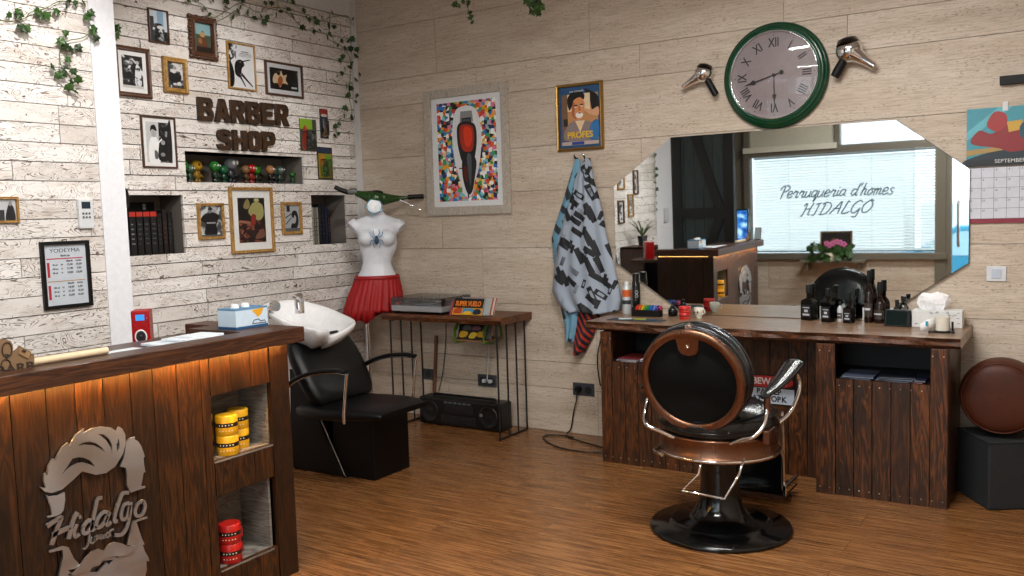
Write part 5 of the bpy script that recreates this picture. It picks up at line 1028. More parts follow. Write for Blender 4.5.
# ivy
MLEAF = None
t = NT('ivy_leaf'); isl = t.n('ShaderNodeNewGeometry').outputs['Random Per Island']; MLEAF = t.done(t.mix(isl, h('142A0C'), h('35591C')), 0.45)
MSTEM = flat('5E6A34', 0.6)
LEAF = [(0, -0.5), (0.22, -0.38), (0.50, -0.28), (0.34, -0.02), (0.44, 0.2), (0.18, 0.2), (0.0, 0.58), (-0.18, 0.2), (-0.44, 0.2), (-0.34, -0.02), (-0.50, -0.28), (-0.22, -0.38)]
def leaves(m, pts, G, size, rnd, Kof):
    for (px, py) in pts:
        p = G(px, py); s_ = size * (0.75 + 0.5 * rnd.random()); K = Kof(p) @ R(PI + rnd.uniform(-1.1, 1.1)) @ R(rnd.uniform(-0.7, 0.7), 'X') @ R(rnd.uniform(-0.7, 0.7), 'Y')
        vs = [(0, 0, 0.12 * s_)] + [(a * s_, b * s_, -0.02 * s_ if i % 2 else 0.02 * s_) for i, (a, b) in enumerate(LEAF)]
        m.add(vs, [(0, i + 1, (i + 1) % 12 + 1) for i in range(12)], False, 0, K)
def ivy(label, lv, stems, G, size, Kof, seed):
    rnd = random.Random(seed); p0 = G(*stems[0][0]); o = thing('ivy_garland', label, 'ivy', tuple(p0), 'ivy garlands')
    m = MB(); leaves(m, lv, G, size, rnd, Kof); m.build('foliage', MLEAF, o)
    m = MB()
    for st in stems: m.tube([tuple(G(*p)) for p in smoothpoly(st, 4, False)], 0.0022, 5)
    m.build('stem', MSTEM, o)
KLW = lambda p: T(p.x + 0.014, p.y, p.z) @ FLf(0, 0, 0)
c1 = lambda L: [(200 + a / 5.69, b / 5.69) for a, b in L]; c2 = lambda L: [(230 + a / 6.4, 60 + b / 6.4) for a, b in L]; c3 = lambda L: [(a / 7.2, b / 7.2) for a, b in L]
G0 = lambda a, b: LW(a, b, 0.02)
ivy('ivy garland running along the top of the picture wall', c1([(-70, 10), (-20, -8), (65, 5), (140, 10), (145, 45), (20, 50), (45, 85), (180, 100), (220, 45), (210, 70), (263, 75), (305, 105), (375, 105), (360, 130), (340, 95), (365, 20), (400, 22), (425, 85), (452, 68), (495, 55), (520, 95), (525, 15), (555, 135), (578, 160), (585, 65), (600, 100), (615, 115), (650, 110), (640, 180), (660, 130), (675, 175), (685, 100), (490, 5), (150, 20), (235, 2)]),
    [c1([(-60, -10), (20, 30), (70, 100), (150, 60), (230, 20), (330, 70), (430, 40), (520, 60), (600, 80), (680, 120)]), c1([(90, 125), (150, 95), (200, 60)]), c1([(440, -5), (445, 40), (520, 95), (560, 140)])], G0, 0.043, KLW, 1)
ivy('ivy strand hanging down the right end of the picture wall', c1([(715, 215), (735, 200), (745, 75), (755, 155), (725, 150), (775, 260), (800, 235), (835, 235), (820, 275), (860, 225), (885, 285), (880, 320), (805, 325), (790, 345), (850, 280), (855, 365), (815, 395), (845, 385), (800, 420), (905, 425), (880, 455), (825, 490), (850, 505), (855, 475), (835, 545), (885, 545), (862, 110), (865, 140)]) + c2([(770, 185), (745, 228), (800, 232), (797, 268), (730, 310), (740, 318), (780, 322), (722, 362), (770, 372), (785, 365), (688, 412), (668, 425), (685, 475), (665, 487)]) + [(308, 172)],
    [c1([(680, 120), (760, 95), (840, 90), (862, 140)]), c1([(735, 90), (740, 150), (730, 220), (800, 260), (850, 320), (855, 420), (850, 540)]), c2([(760, 150), (765, 250), (780, 320), (770, 370), (690, 400), (680, 480)])], G0, 0.043, KLW, 2)
G1 = lambda a, b: LW(a, b, XP + 0.02)
KLP = KLW
ivy('ivy strand hanging over the left projecting wall and column', c3([(460, 245), (420, 300), (480, 350), (500, 365), (555, 350), (475, 430), (365, 485), (415, 545), (520, 520), (545, 580), (665, 215), (678, 280), (645, 100), (620, 132), (460, 335), (650, 235)]) + [(64, 68), (70, 82), (74, 92), (62, 74), (68, 88)], [c3([(690, 200), (600, 270), (500, 290), (440, 340), (430, 400), (440, 470), (500, 545), (530, 640)])], G1, 0.042, KLP, 3)
ivy('ivy tendril reaching across the top of the projecting wall', c3([(50, 115), (120, 80), (130, 110), (115, 95), (145, 205), (185, 210), (165, 215), (250, 85), (285, 118), (325, 118), (395, 90), (465, 50), (530, 28), (590, 25), (480, 2)]), [c3([(0, 150), (100, 150), (180, 130), (220, 90), (330, 60), (430, 10), (600, 28)])], G1, 0.042, KLP, 4)
ivy('two ivy leaves peeking out behind the white column', [(116, 29), (116.5, 36)], [[(114, 20), (116, 30), (115, 40)]], G0, 0.05, KLW, 5)
# hanging ivy tips near the ceiling before the back wall
GB = lambda a, b: BW(a, b, -0.35)
KB_ = lambda p: T(p.x, p.y, p.z) @ FB(0, 0)
cb = lambda L: [(440 + a / 8.53, b / 8.53) for a, b in L]
ivy('short ivy tip with pale curled leaf hanging before the travertine wall', cb([(130, 40), (165, 55), (200, 15), (240, 30), (255, 110), (262, 150), (275, 190)]), [cb([(225, -60), (235, 20), (245, 100), (280, 200)])], GB, 0.045, KB_, 6)
ivy('bushier ivy tip with yellow green end hanging before the travertine wall', cb([(735, 10), (760, 40), (790, 15), (810, 45), (840, 20), (850, 60), (770, 100), (800, 110), (835, 115), (815, 85)]), [cb([(790, -60), (795, 30), (800, 110)])], GB, 0.055, KB_, 7)
# ------------------------------------------------------------------ back wall things
K, w, hh = rect((427, 91, 216, 510.5, 82, 213), 'B')
t = NT('mosaic_print'); v = t.co((1, 1, 1)); vo = t.n('ShaderNodeTexVoronoi'); vo.distance = 'CHEBYCHEV'; vo.inputs['Scale'].default_value = 40; vo.inputs['Randomness'].default_value = 1.0; t.l(v, vo.inputs['Vector'])
cr_ = t.n('ShaderNodeSeparateColor'); t.l(vo.outputs['Color'], cr_.inputs[0])
cols = ['C83A2A', 'F0F0EE', '1B2A5A', '2F8FA8', 'E0A020', '101014', '3F9A4A', 'D87A9A', 'E8C890', '2F6FC0', 'D85A20', 'F4F4F0', '7FC0C8', '16161A']
MMOS = t.done(t.ramp(cr_.outputs[0], [(i / len(cols), h(c)) for i, c in enumerate(cols)], 'CONSTANT'), 0.4)
ps = thing('picture_frame', 'wide pale wood frame with an electric clipper drawing on a colourful mosaic', 'picture', tuple(K @ Vector((0, -hh / 2, 0))))
MPALE = m_wood('pale_oak_frame', ('8F857A', 'B3A99C', 'C9C0B4'), (30, 6, 6), 0.6, knots=False, var=0.1)
fw = 0.058; m = MB()
for a, b in (((-w / 2, -hh / 2), (-w / 2 + fw, hh / 2)), ((w / 2 - fw, -hh / 2), (w / 2, hh / 2)), ((-w / 2 + fw, -hh / 2), (w / 2 - fw, -hh / 2 + fw)), ((-w / 2 + fw, hh / 2 - fw), (w / 2 - fw, hh / 2))): m.bx((*a, 0), (*b, 0.022), M=K)
m.build('frame', MPALE, ps)
pw, ph = w - 2 * fw, hh - 2 * fw
S = [('r', 0, 0, 1, 1, 'E2E4E6'), ('r', 0.08, 0.05, 0.92, 0.95, MMOS),
     ('s', [(0.336, 0.84), (0.418, 0.90), (0.582, 0.90), (0.680, 0.82), (0.713, 0.6), (0.664, 0.35), (0.598, 0.22), (0.549, 0.10), (0.451, 0.10), (0.385, 0.25), (0.320, 0.42), (0.295, 0.65)], 'E2E4E6'),
     ('p', [(0.411, 0.76), (0.426, 0.86), (0.589, 0.86), (0.604, 0.76)], '8A8C90'), ('r', 0.441, 0.74, 0.574, 0.80, '202226'), ('r', 0.456, 0.76, 0.559, 0.785, '55585C'),
     ('s', [(0.382, 0.74), (0.500, 0.77), (0.626, 0.73), (0.648, 0.60), (0.618, 0.46), (0.574, 0.40), (0.441, 0.40), (0.389, 0.50), (0.367, 0.62)], '17181B'), ('s', [(0.411, 0.72), (0.500, 0.74), (0.596, 0.71), (0.611, 0.6), (0.574, 0.5), (0.463, 0.5), (0.411, 0.58)], 'A82C14'), ('s', [(0.463, 0.70), (0.515, 0.72), (0.574, 0.69), (0.581, 0.6), (0.544, 0.54), (0.478, 0.56)], 'E03A18'),
     ('s', [(0.441, 0.44), (0.574, 0.46), (0.633, 0.40), (0.604, 0.26), (0.559, 0.13), (0.500, 0.11), (0.456, 0.18), (0.426, 0.30)], '1B1C20'), ('s', [(0.500, 0.46), (0.559, 0.46), (0.559, 0.30), (0.537, 0.18), (0.515, 0.3)], '55585E'), ('s', [(0.448, 0.36), (0.500, 0.34), (0.500, 0.22), (0.463, 0.24)], '5A1F18'), ('r', 0.496, 0.07, 0.515, 0.12, '1B1C20'), ('r', 0.382, 0.34, 0.426, 0.352, '8A1F18')]
m = MB(); m.bx((-pw / 2, -ph / 2, 0.001), (pw / 2, ph / 2, 0.006), M=K); m.build('backing', flat('C8C8C6'), ps)
art(ps, K, pw, ph, S, 0.0065)
# film poster in brass frame
o, K, w, hh = picture((557.5, 86, 151.5, 604, 80, 149.5), 'gold framed poster of a dark haired man being shaved, above the coat hooks', MGOLD, 0.020, 0.022, 0.0,
  [('r', 0, 0, 1, 1, '27507A'), ('r', 0.06, 0.12, 0.94, 0.88, 'C08A58'), ('r', 0.06, 0.12, 0.2, 0.88, '7A5A40'), ('s', [(0.62, 0.95), (0.8, 0.9), (0.95, 0.8), (0.95, 0.55), (0.8, 0.6), (0.75, 0.75)], '1A1512'), ('r', 0.2, 0.6, 0.75, 0.88, 'E8D0AC'),
   ('s', [(0.15, 0.12), (0.85, 0.12), (0.82, 0.36), (0.6, 0.44), (0.35, 0.44), (0.16, 0.34)], '8A7A78'), ('p', [(0.38, 0.44), (0.5, 0.25), (0.62, 0.44)], 'E8C8A0'), ('s', [(0.3, 0.60), (0.32, 0.76), (0.48, 0.82), (0.61, 0.75), (0.61, 0.6), (0.53, 0.46), (0.42, 0.45), (0.33, 0.51)], 'D9925E'), ('s', [(0.3, 0.60), (0.32, 0.74), (0.38, 0.72), (0.37, 0.55), (0.42, 0.46), (0.33, 0.51)], 'A8623A'), ('p', [(0.47, 0.68), (0.51, 0.68), (0.53, 0.60), (0.47, 0.60)], 'B8703F'),
   ('s', [(0.24, 0.62), (0.2, 0.8), (0.3, 0.9), (0.5, 0.93), (0.62, 0.86), (0.6, 0.78), (0.5, 0.82), (0.36, 0.78), (0.31, 0.68)], '0F0D0D'), ('e', 0.41, 0.69, 0.05, 0.012, '1A1210'), ('e', 0.55, 0.70, 0.045, 0.012, '1A1210'), ('e', 0.49, 0.53, 0.09, 0.05, 'F0E8E0'), ('e', 0.5, 0.565, 0.045, 0.01, '8A3A2A'), ('e', 0.40, 0.665, 0.03, 0.008, 'E8E0D8'), ('e', 0.55, 0.675, 0.03, 0.008, 'E8E0D8'),
   ('s', [(0.95, 0.5), (0.78, 0.52), (0.62, 0.6), (0.64, 0.63), (0.8, 0.6), (0.95, 0.64)], 'D8A27A'), ('s', [(0.72, 0.14), (0.94, 0.14), (0.94, 0.42), (0.78, 0.38)], '2F6FA8'), ('r', 0.1, 0.36, 0.2, 0.48, '2A2420'), ('r', 0.05, 0.04, 0.95, 0.10, 'B8A8A0'), ('r', 0.3, 0.045, 0.6, 0.095, '2A3F8A')], wall='B')
text('title', 'PROFES', K @ T(0.0, -hh * 0.27, 0.0105), 0.055, flat('E0B83A'), o, 0.0006, bold=0.0015, sx=1.0)
text('title', 'una comedia', K @ T(-0.02, hh * 0.385, 0.0105), 0.020, flat('D8DCE0'), o, 0.0004, shear=0.3)
# hooks and capes
for k, (px, lb) in enumerate(((577.5, 'left of the two small black coat hooks above the capes'), (587, 'right of the two small black coat hooks above the capes'))):
    q = BW(px, 157, 0); hk = thing('coat_hook', lb, 'hook', (q.x, 0, q.z), 'coat hooks'); m = MB(); m.tube([(q.x, 0.0, q.z - 0.01), (q.x, -0.03, q.z - 0.012), (q.x, -0.045, q.z + 0.008)], 0.005, 8); m.build('hook', MBLKM, hk)
    m = MB(); m.ell((q.x, -0.046, q.z + 0.012), (0.008, 0.008, 0.008), 12, 8); m.build('knob', MCHROME, hk)
def m_cape(name, base, inkc, sc, seed, thr=0.12):
    t = NT(name); v = t.co((1, 1, 1)); c = t.n('ShaderNodeVectorRotate', rotation_type='Y_AXIS'); t.l(v, c.inputs['Vector'])
    # two layers of elongated cells at different tilts stand for the printed tools
    out = None
    for ang, s2, th_ in ((0.45, (sc * 2.3, 1, sc * 0.8), 0.31), (-0.6, (sc * 0.85, 1, sc * 2.2), 0.27), (1.2, (sc * 1.1, 1, sc * 2.6), 0.22)):
        rt = t.n('ShaderNodeVectorRotate', rotation_type='Y_AXIS'); rt.inputs['Angle'].default_value = ang; t.l(v, rt.inputs['Vector'])
        mp = t.n('ShaderNodeMapping'); mp.inputs['Scale'].default_value = s2; mp.inputs['Location'].default_value = (seed, 0, seed * 2); t.l(rt.outputs[0], mp.inputs[0])
        vo = t.n('ShaderNodeTexVoronoi'); vo.distance = 'CHEBYCHEV'; vo.inputs['Scale'].default_value = 1; vo.inputs['Randomness'].default_value = 0.8; t.l(mp.outputs[0], vo.inputs['Vector'])
        d = vo.outputs['Distance']; body = t.ramp(d, [(th_, white4(1)), (th_ + 0.03, white4(0))]); core = t.ramp(d, [(th_ * 0.22, white4(0)), (th_ * 0.28, white4(1)), (th_ * 0.50, white4(1)), (th_ * 0.56, white4(0))])
        q = t.math('SUBTRACT', body, t.math('MULTIPLY', core, 0.8)); out = q if out is None else t.math('MAXIMUM', out, q)
    col = t.mix(out, h(base), h(inkc)); return t.done(col, 0.7)
MCAPEG = m_cape('grey_tool_print', '98A3B2', '15171C', 7.5, 1.3); MCAPEB = m_cape('blue_tool_print', '6A9AB2', '28323A', 6, 4.1)
t = NT('red_blue_stripes'); wv = t.n('ShaderNodeTexWave'); wv.inputs['Scale'].default_value = 9; wv.inputs['Distortion'].default_value = 0.5; t.l(t.co((1, 1, 1), (0, 0.6, 0)), wv.inputs['Vector']); MSTR = t.done(t.ramp(wv.outputs[1], [(0.35, h('14141F')), (0.5, h('1F1F33')), (0.6, h('8F2416')), (0.8, h('A83018'))]), 0.7)
def cape(name, label, cat, rowsL, mat, yb, amp, folds, seed, grp=None):
    # rows: (ypx, xleft, xright) hanging drape; folds deepen downward
    n = 64; rings = []; R_ = []
    rw = []
    for i in range(len(rowsL) - 1):
        a, b = rowsL[i], rowsL[i + 1]
        for k in range(6): t_ = k / 6; rw.append([a[j] * (1 - t_) + b[j] * t_ for j in range(3)])
    rw.append(rowsL[-1]); N_ = len(rw); vs = []; fs = []; rn = random.Random(seed); ph = [rn.random() * 6 for _ in range(4)]
    for i, (yp, xl, xr) in enumerate(rw):
        f_ = i / (N_ - 1); p0 = BW(xl, yp, -yb); p1 = BW(xr, yp, -yb)
        for j in range(n + 1):
            s_ = j / n; env = math.sin(PI * min(1, max(0, s_))) ** 0.5
            dy = amp * (0.25 + 0.75 * f_) * (math.sin(s_ * folds * 2 * PI + ph[0] + 0.8 * math.sin(f_ * 3 + ph[1])) * 0.6 + 0.4 * math.sin(s_ * folds * 4.3 + ph[2] + f_ * 2)) * (0.3 + 0.7 * env)
            dz = 0.008 * math.sin(s_ * 9 + ph[3]) * f_
            base = -yb - (0.02 + 0.055 * f_) * env
            vs.append((p0.x + (p1.x - p0.x) * s_, min(-0.006, base + dy), p0.z + (p1.z - p0.z) * s_ + dz))
    for i in range(N_ - 1):
        for j in range(n): a = i * (n + 1) + j; fs.append((a, a + 1, a + n + 2, a + n + 1))
    m = MB(); m.add(vs, fs, True); o = m.build(name, mat, None, solid=0.003); tag(o, label, cat, grp); return o
cape('hanging_cape', 'light blue patterned barber cape hanging behind the grey one on the left hook', 'cape', [(159, 576, 580), (175, 571, 582), (205, 562, 585), (225, 555.5, 585), (238, 552, 585), (255, 554, 585), (300, 560, 588), (325, 566, 585), (341, 568, 580)], MCAPEB, 0.012, 0.007, 2.5, 3)
cape('striped_towel', 'dark towel with red diagonal stripes hanging low under the grey cape', 'towel', [(285, 575, 603), (310, 575, 602), (335, 575, 594), (353, 575.5, 585)], MSTR, 0.03, 0.008, 2, 5)
cape('hanging_cape', 'grey barber cape printed with black barber tools hanging from the right hook', 'cape', [(158, 586, 590), (168, 580, 592), (180, 575, 594), (197, 571, 599), (212, 565, 603), (237, 559, 607), (250, 556, 611), (264, 555, 614), (290, 552, 620), (301, 557, 622), (312, 567, 620)], MCAPEG, 0.045, 0.022, 3.6, 9)
# clock
cc = BW(776, 76, 0); rc_ = (BW(776, 22.5, 0).z - BW(776, 129.5, 0).z) / 2
KC_ = FB(cc.x, cc.z); ck = thing('wall_clock', 'big round wall clock with green rim and roman numerals above the mirror', 'clock', (cc.x, 0, cc.z - rc_))
s_ = rc_
m = MB(); m.lathe([(s_ * 0.97, 0), (s_ * 0.995, 0.010), (s_ * 0.985, 0.026), (s_ * 0.955, 0.034), (s_ * 0.945, 0.033), (s_ * 0.93, 0.046), (s_ * 0.90, 0.053), (s_ * 0.885, 0.051), (s_ * 0.87, 0.060), (s_ * 0.83, 0.062), (s_ * 0.82, 0.056)], 72, KC_, cap=False)
m.build('rim', flat('073C24', 0.2), ck)
m = MB(); m.lathe([(s_ * 0.825, 0.056), (s_ * 0.818, 0.063), (s_ * 0.805, 0.060), (s_ * 0.795, 0.040)], 72, KC_, cap=False); m.build('chrome_ring', MCHROME, ck)
m = MB(); m.lathe([(s_ * 0.97, 0.001), (s_ * 0.93, 0.03), (s_ * 0.80, 0.040), (0.001, 0.040)], 72, KC_, cap=False); dl = m.build('dial', flat('9A8C8C', 0.5), ck)
MNUM = flat('1A1718', 0.5)
for k, nm in enumerate(('XII', 'I', 'II', 'III', 'IIII', 'V', 'VI', 'VII', 'VIII', 'IX', 'X', 'XI')):
    a = PI / 2 - k * PI / 6; text('numeral', nm, KC_ @ T(s_ * 0.60 * math.cos(a), s_ * 0.60 * math.sin(a), 0.0408) @ R(a - PI / 2), s_ * 0.235, MNUM, dl, 0.0005, bold=0.0012, sx=0.72)
m = MB()
for k in range(60):
    a = k * PI / 30; r_ = 0.0032 if k % 5 == 0 else 0.0011; m.lathe([(r_, 0.040), (r_, 0.0412)], 8, KC_ @ T(s_ * 0.745 * math.cos(a), s_ * 0.745 * math.sin(a), 0))
m.build('minute_dots', MNUM, dl)
def hand(px, py, tail, w, nm, z):
    q = BW(px, py, -0.045); d = Vector((q.x - cc.x, q.z - cc.z)); L = d.length; a = math.atan2(d.y, d.x); Kh = KC_ @ T(0, 0, z) @ R(a)
    m = MB(); m.prism([(-tail, -w * 0.4), (L * 0.6, -w * 0.5), (L * 0.66, -w * 2.2), (L * 0.78, -w * 0.8), (L, 0), (L * 0.78, w * 0.8), (L * 0.66, w * 2.2), (L * 0.6, w * 0.5), (-tail, w * 0.4)], 0.0015, Kh)
    if tail > 0.02: m.lathe([(0.012, 0), (0.012, 0.0016)], 16, Kh @ T(-tail, 0, 0))
    m.build(nm, MNUM, ck)
hand(744, 86.5, 0.045, 0.0065, 'minute_hand', 0.047); hand(774.5, 106, 0.0, 0.0055, 'hour_hand', 0.044)
m = MB(); m.lathe([(0.009, 0.040), (0.009, 0.052)], 16, KC_); m.build('hub', MNUM, ck)
m = MB(); m.lathe([(s_ * 0.81, 0.058), (s_ * 0.6, 0.066), (s_ * 0.3, 0.072), (0.001, 0.074)], 48, KC_, cap=False); m.build('glass', m_glass('clock_glass', 'F6F6F6', 1.0), ck)
# hair dryers mounted on the wall
def dryer(cx_, cy_, nx, ny, hx, hy, label, sc):
    c = BW(cx_, cy_, -0.055); n_ = BW(nx, ny, -0.055); g = BW(hx, hy, -0.055); o = thing('hair_dryer', label, 'hair dryer', (c.x, 0, c.z), 'vintage hair dryers')
    m = MB(); m.ell((0, 0, 0), (0.052 * sc, 0.05, 0.050 * sc), 24, 16, 0, T(*c)); m.build('body', MCHROME, o)
    d = (n_ - c).normalized(); L = (n_ - c).length
    m = MB(); m.tube([c + d * 0.03, c + d * 0.055 * sc, c + d * (L * 0.7), n_], [0.036 * sc, 0.026 * sc, 0.018 * sc, 0.015 * sc], 16); m.build('nozzle', MCHROME, o)
    d2 = (g - c).normalized(); L2_ = (g - c).length
    m = MB(); m.tube([c + d2 * 0.035, c + d2 * 0.06, c + d2 * (L2_ * 0.8), g], [0.020 * sc, 0.017 * sc, 0.019 * sc, 0.017 * sc], 14); m.build('grip', MBLKM, o)
    e = -(d + d2).normalized(); m = MB(); m.tube([c + e * 0.025 * sc, c + e * 0.045 * sc, c + e * 0.052 * sc], [0.046 * sc, 0.036 * sc, 0.012], 20); m.build('rear_cap', MBLKG, o)
    m = MB(); m.cyl((c.x, 0, c.z), (c.x, -0.03, c.z), 0.014, seg=12); m.build('mount', MBLKM, o)
dryer(703.5, 73, 683, 87.5, 716, 95, 'vintage chrome hair dryer on the wall left of the green clock', 1.05)
dryer(849, 50, 874.5, 66.5, 834.5, 77, 'vintage chrome hair dryer on the wall right of the green clock', 1.32)
# calendar
K, w, hh = rect((966.5, 109, 219.5, 1060, 103, 226), 'B', -0.005)
cl = thing('wall_calendar', 'hanging wall calendar with teal and red artwork and a white date grid', 'calendar', tuple(K @ Vector((0, -hh / 2, 0))))
m = MB(); m.bx((-w / 2, -hh / 2, 0), (w / 2, -0.02, 0.004), M=K); m.build('lower_sheet', flat('8A3040', 0.6), cl)
m = MB(); m.bx((-w / 2, -0.0, 0), (w / 2, hh / 2, 0.004), M=K); m.build('upper_sheet', flat('3A8FA0', 0.6), cl)
art(cl, K @ T(0, hh * 0.25, 0), w, hh * 0.5, [('r', 0, 0, 1, 1, '3F93A3'), ('p', [(0, 0.6), (0.35, 1), (0.5, 1), (0, 0.45)], '5FB0BC'), ('p', [(0.6, 1), (0.75, 1), (1, 0.75), (1, 0.6)], '5FB0BC'), ('s', [(0, 0.12), (0.45, 0.28), (0.9, 0.2), (1, 0.0), (0.4, 0.02), (0, 0.0)], '1C2A33'), ('p', [(0, 0.28), (0.4, 0.33), (0.4, 0.26), (0, 0.18)], 'A88A4A'),
   ('s', [(0.05, 0.40), (0.14, 0.62), (0.28, 0.55), (0.45, 0.70), (0.62, 0.55), (0.72, 0.30), (0.5, 0.22), (0.34, 0.3)], '8A1F22'), ('s', [(0.22, 0.7), (0.3, 0.92), (0.42, 0.88), (0.44, 0.7), (0.34, 0.58)], 'A02A28'), ('p', [(0.44, 0.74), (0.6, 0.76), (0.62, 0.6), (0.46, 0.56)], 'C8A03A'), ('s', [(0.6, 0.7), (0.85, 0.78), (0.8, 0.5), (0.6, 0.45)], '1F4A5A'), ('s', [(0.7, 0.5), (0.95, 0.62), (0.98, 0.4), (0.8, 0.3)], '9A2426'), ('r', 0, 0, 1, 0.11, '14181C')], 0.0045, 'artwork')
text('month_name', 'SEPTEMBER', K @ T(-w * 0.02, hh * 0.035, 0.0085), 0.026, flat('D8D8D8'), cl, 0.0004, sx=1.05)
m = MB(); m.bx((-w * 0.47, -hh * 0.46, 0.004), (w * 0.5, -hh * 0.015, 0.0048), M=K); ds_ = m.build('date_sheet', flat('CFD2DC', 0.6), cl)
m = MB()
for i in range(8): x_ = -w * 0.47 + i * w * 0.97 / 7; m.bx((x_ - 0.0008, -hh * 0.46, 0.0048), (x_ + 0.0008, -hh * 0.015, 0.0051), M=K)
for j in range(6): z_ = -hh * 0.015 - j * hh * 0.445 / 5; m.bx((-w * 0.47, z_ - 0.0008, 0.0048), (w * 0.5, z_ + 0.0008, 0.0051), M=K)
m.build('grid_lines', flat('4A4E5A'), ds_)
for d_ in range(30):
    i, j = (d_ + 1) % 7, (d_ + 1) // 7
    if j < 5: text('date', str(d_ + 1), K @ T(-w * 0.445 + i * w * 0.97 / 7, -hh * 0.035 - j * hh * 0.445 / 5, 0.0049), 0.014, flat('2A2C34'), ds_, 0.0003)
m = MB(); m.bx((-0.012, hh / 2 - 0.02, 0), (0.012, hh / 2 + 0.025, 0.006), M=K @ T(-w * 0.08, 0, 0)); m.build('hanger', flat('D8D8D8'), cl)
# switch, black rail, sockets
K, w, hh = rect((986.5, 266.5, 281.5, 1006.5, 265.5, 281), 'B')
sw = thing('light_switch', 'white square light switch below the calendar', 'switch', (K @ Vector((0, -hh / 2, 0)))[:])
m = MB(); m.bx((-w / 2, -hh / 2, 0), (w / 2, hh / 2, 0.008), M=K); m.build('plate', flat('D2D4D8', 0.4), sw, bevel=0.002)
m = MB(); m.bx((-w * 0.24, -hh * 0.3, 0.008), (w * 0.24, hh * 0.3, 0.012), M=K); m.build('rocker', flat('B9C2D0', 0.3), sw, bevel=0.001)
K, w, hh = rect((1000, 75, 84, 1090, 70, 79), 'B')
rl = thing('wall_rail', 'black horizontal rail on the wall above the calendar at the right edge', 'rail', (K @ Vector((0, -hh / 2, 0)))[:])
m = MB(); m.bx((-w / 2, -hh / 2, 0), (w / 2, hh / 2, 0.03), M=K); m.build('bar', MBLKM, rl, bevel=0.002)
for (px, label, nn) in (((423.5, 368.5, 378.5, 434, 369, 379.5), 'small grey single socket low on the wall under the table', 1), ((478.5, 374, 385.5, 497, 375, 387), 'dark double socket with white plug under the table', 2), ((573.5, 382, 394.5, 594.5, 384, 396.5), 'dark grey double socket with black plug left of the barber cabinet', 2)):
    K, w, hh = rect(px, 'B'); so = thing('wall_socket', label, 'socket', (K @ Vector((0, -hh / 2, 0)))[:])
    m = MB(); m.bx((-w / 2, -hh / 2, 0), (w / 2, hh / 2, 0.01), M=K); m.build('plate', flat('3C4046', 0.35), so, bevel=0.002)
    for k in range(nn): m = MB(); m.lathe([(hh * 0.30, 0.010), (hh * 0.30, 0.012), (hh * 0.25, 0.0105)], 20, K @ T((k - (nn - 1) / 2) * w * 0.48, 0, 0)); m.build('outlet', flat('202327', 0.4), so)
# cables
def cable(label, pts, r, c, cat='cable'):
    m = MB(); m.tube([tuple(p) for p in smoothpoly([tuple(p) for p in pts], 6, False)], r, 7); o = m.build('power_cable', flat(c, 0.5)); tag(o, label, cat); return o
q = BW(579, 389, -0.02)
pl_ = thing('power_plug', 'black plug in the dark grey socket left of the barber cabinet', 'plug', (q.x, -0.02, q.z)); m = MB(); m.cyl((q.x, -0.012, q.z), (q.x, -0.05, q.z), 0.018, seg=16); m.build('plug_body', MBLKM, pl_)
cable('black cable running down from the socket and looping on the floor by the cabinet', [(q.x, -0.052, q.z), (q.x, -0.055, q.z - 0.06), BW(574, 410, -0.03), BW(571, 428, -0.03), (1.745, -0.05, 0.008), (1.80, -0.13, 0.006), (1.95, -0.2, 0.006), (2.215, -0.30, 0.006)], 0.0045, '0B0B0B')
cable('second black cable lying in a loop on the floor left of the cabinet', [(2.215, -0.34, 0.006), (2.05, -0.40, 0.006), (1.85, -0.37, 0.006), (1.68, -0.24, 0.006), (1.64, -0.15, 0.006), (1.72, -0.11, 0.006), (1.83, -0.12, 0.006)], 0.0045, '0B0B0B')
q2 = BW(488, 381, -0.02)
for k, (dx, lb) in enumerate(((-0.028, 'white plug at the left of the double socket'), (0.022, 'white plug at the right of the double socket'))):
    wp = thing('power_plug', lb, 'plug', (q2.x + dx, -0.02, q2.z)); m = MB(); m.bx((q2.x + dx - 0.012, -0.04, q2.z - 0.012), (q2.x + dx + 0.012, -0.0125, q2.z + 0.012)); m.build('plug_body', flat('C8CACC'), wp, bevel=0.003)
cable('thin white cable from the double socket up to the table underside', [(q2.x + 0.022, -0.042, q2.z), (q2.x + 0.022, -0.06, q2.z + 0.03), BW(489, 350, -0.05), BW(484, 338, -0.05)], 0.003, 'C8CACC')
cable('thin black cable hanging from the table to the floor behind the radio', [BW(446, 322, -0.03), BW(445.5, 345, -0.03), BW(443, 370, -0.03), BW(439, 391, -0.03)], 0.003, '111111')
q3 = BW(600, 345, -0.03)
cable('black cable hanging beside the left end of the worktop', [BW(601, 338, -0.03), BW(598, 352, -0.04), BW(597.5, 365, -0.03), BW(599, 378, -0.03), BW(600.5, 386, -0.03)], 0.004, '111111')
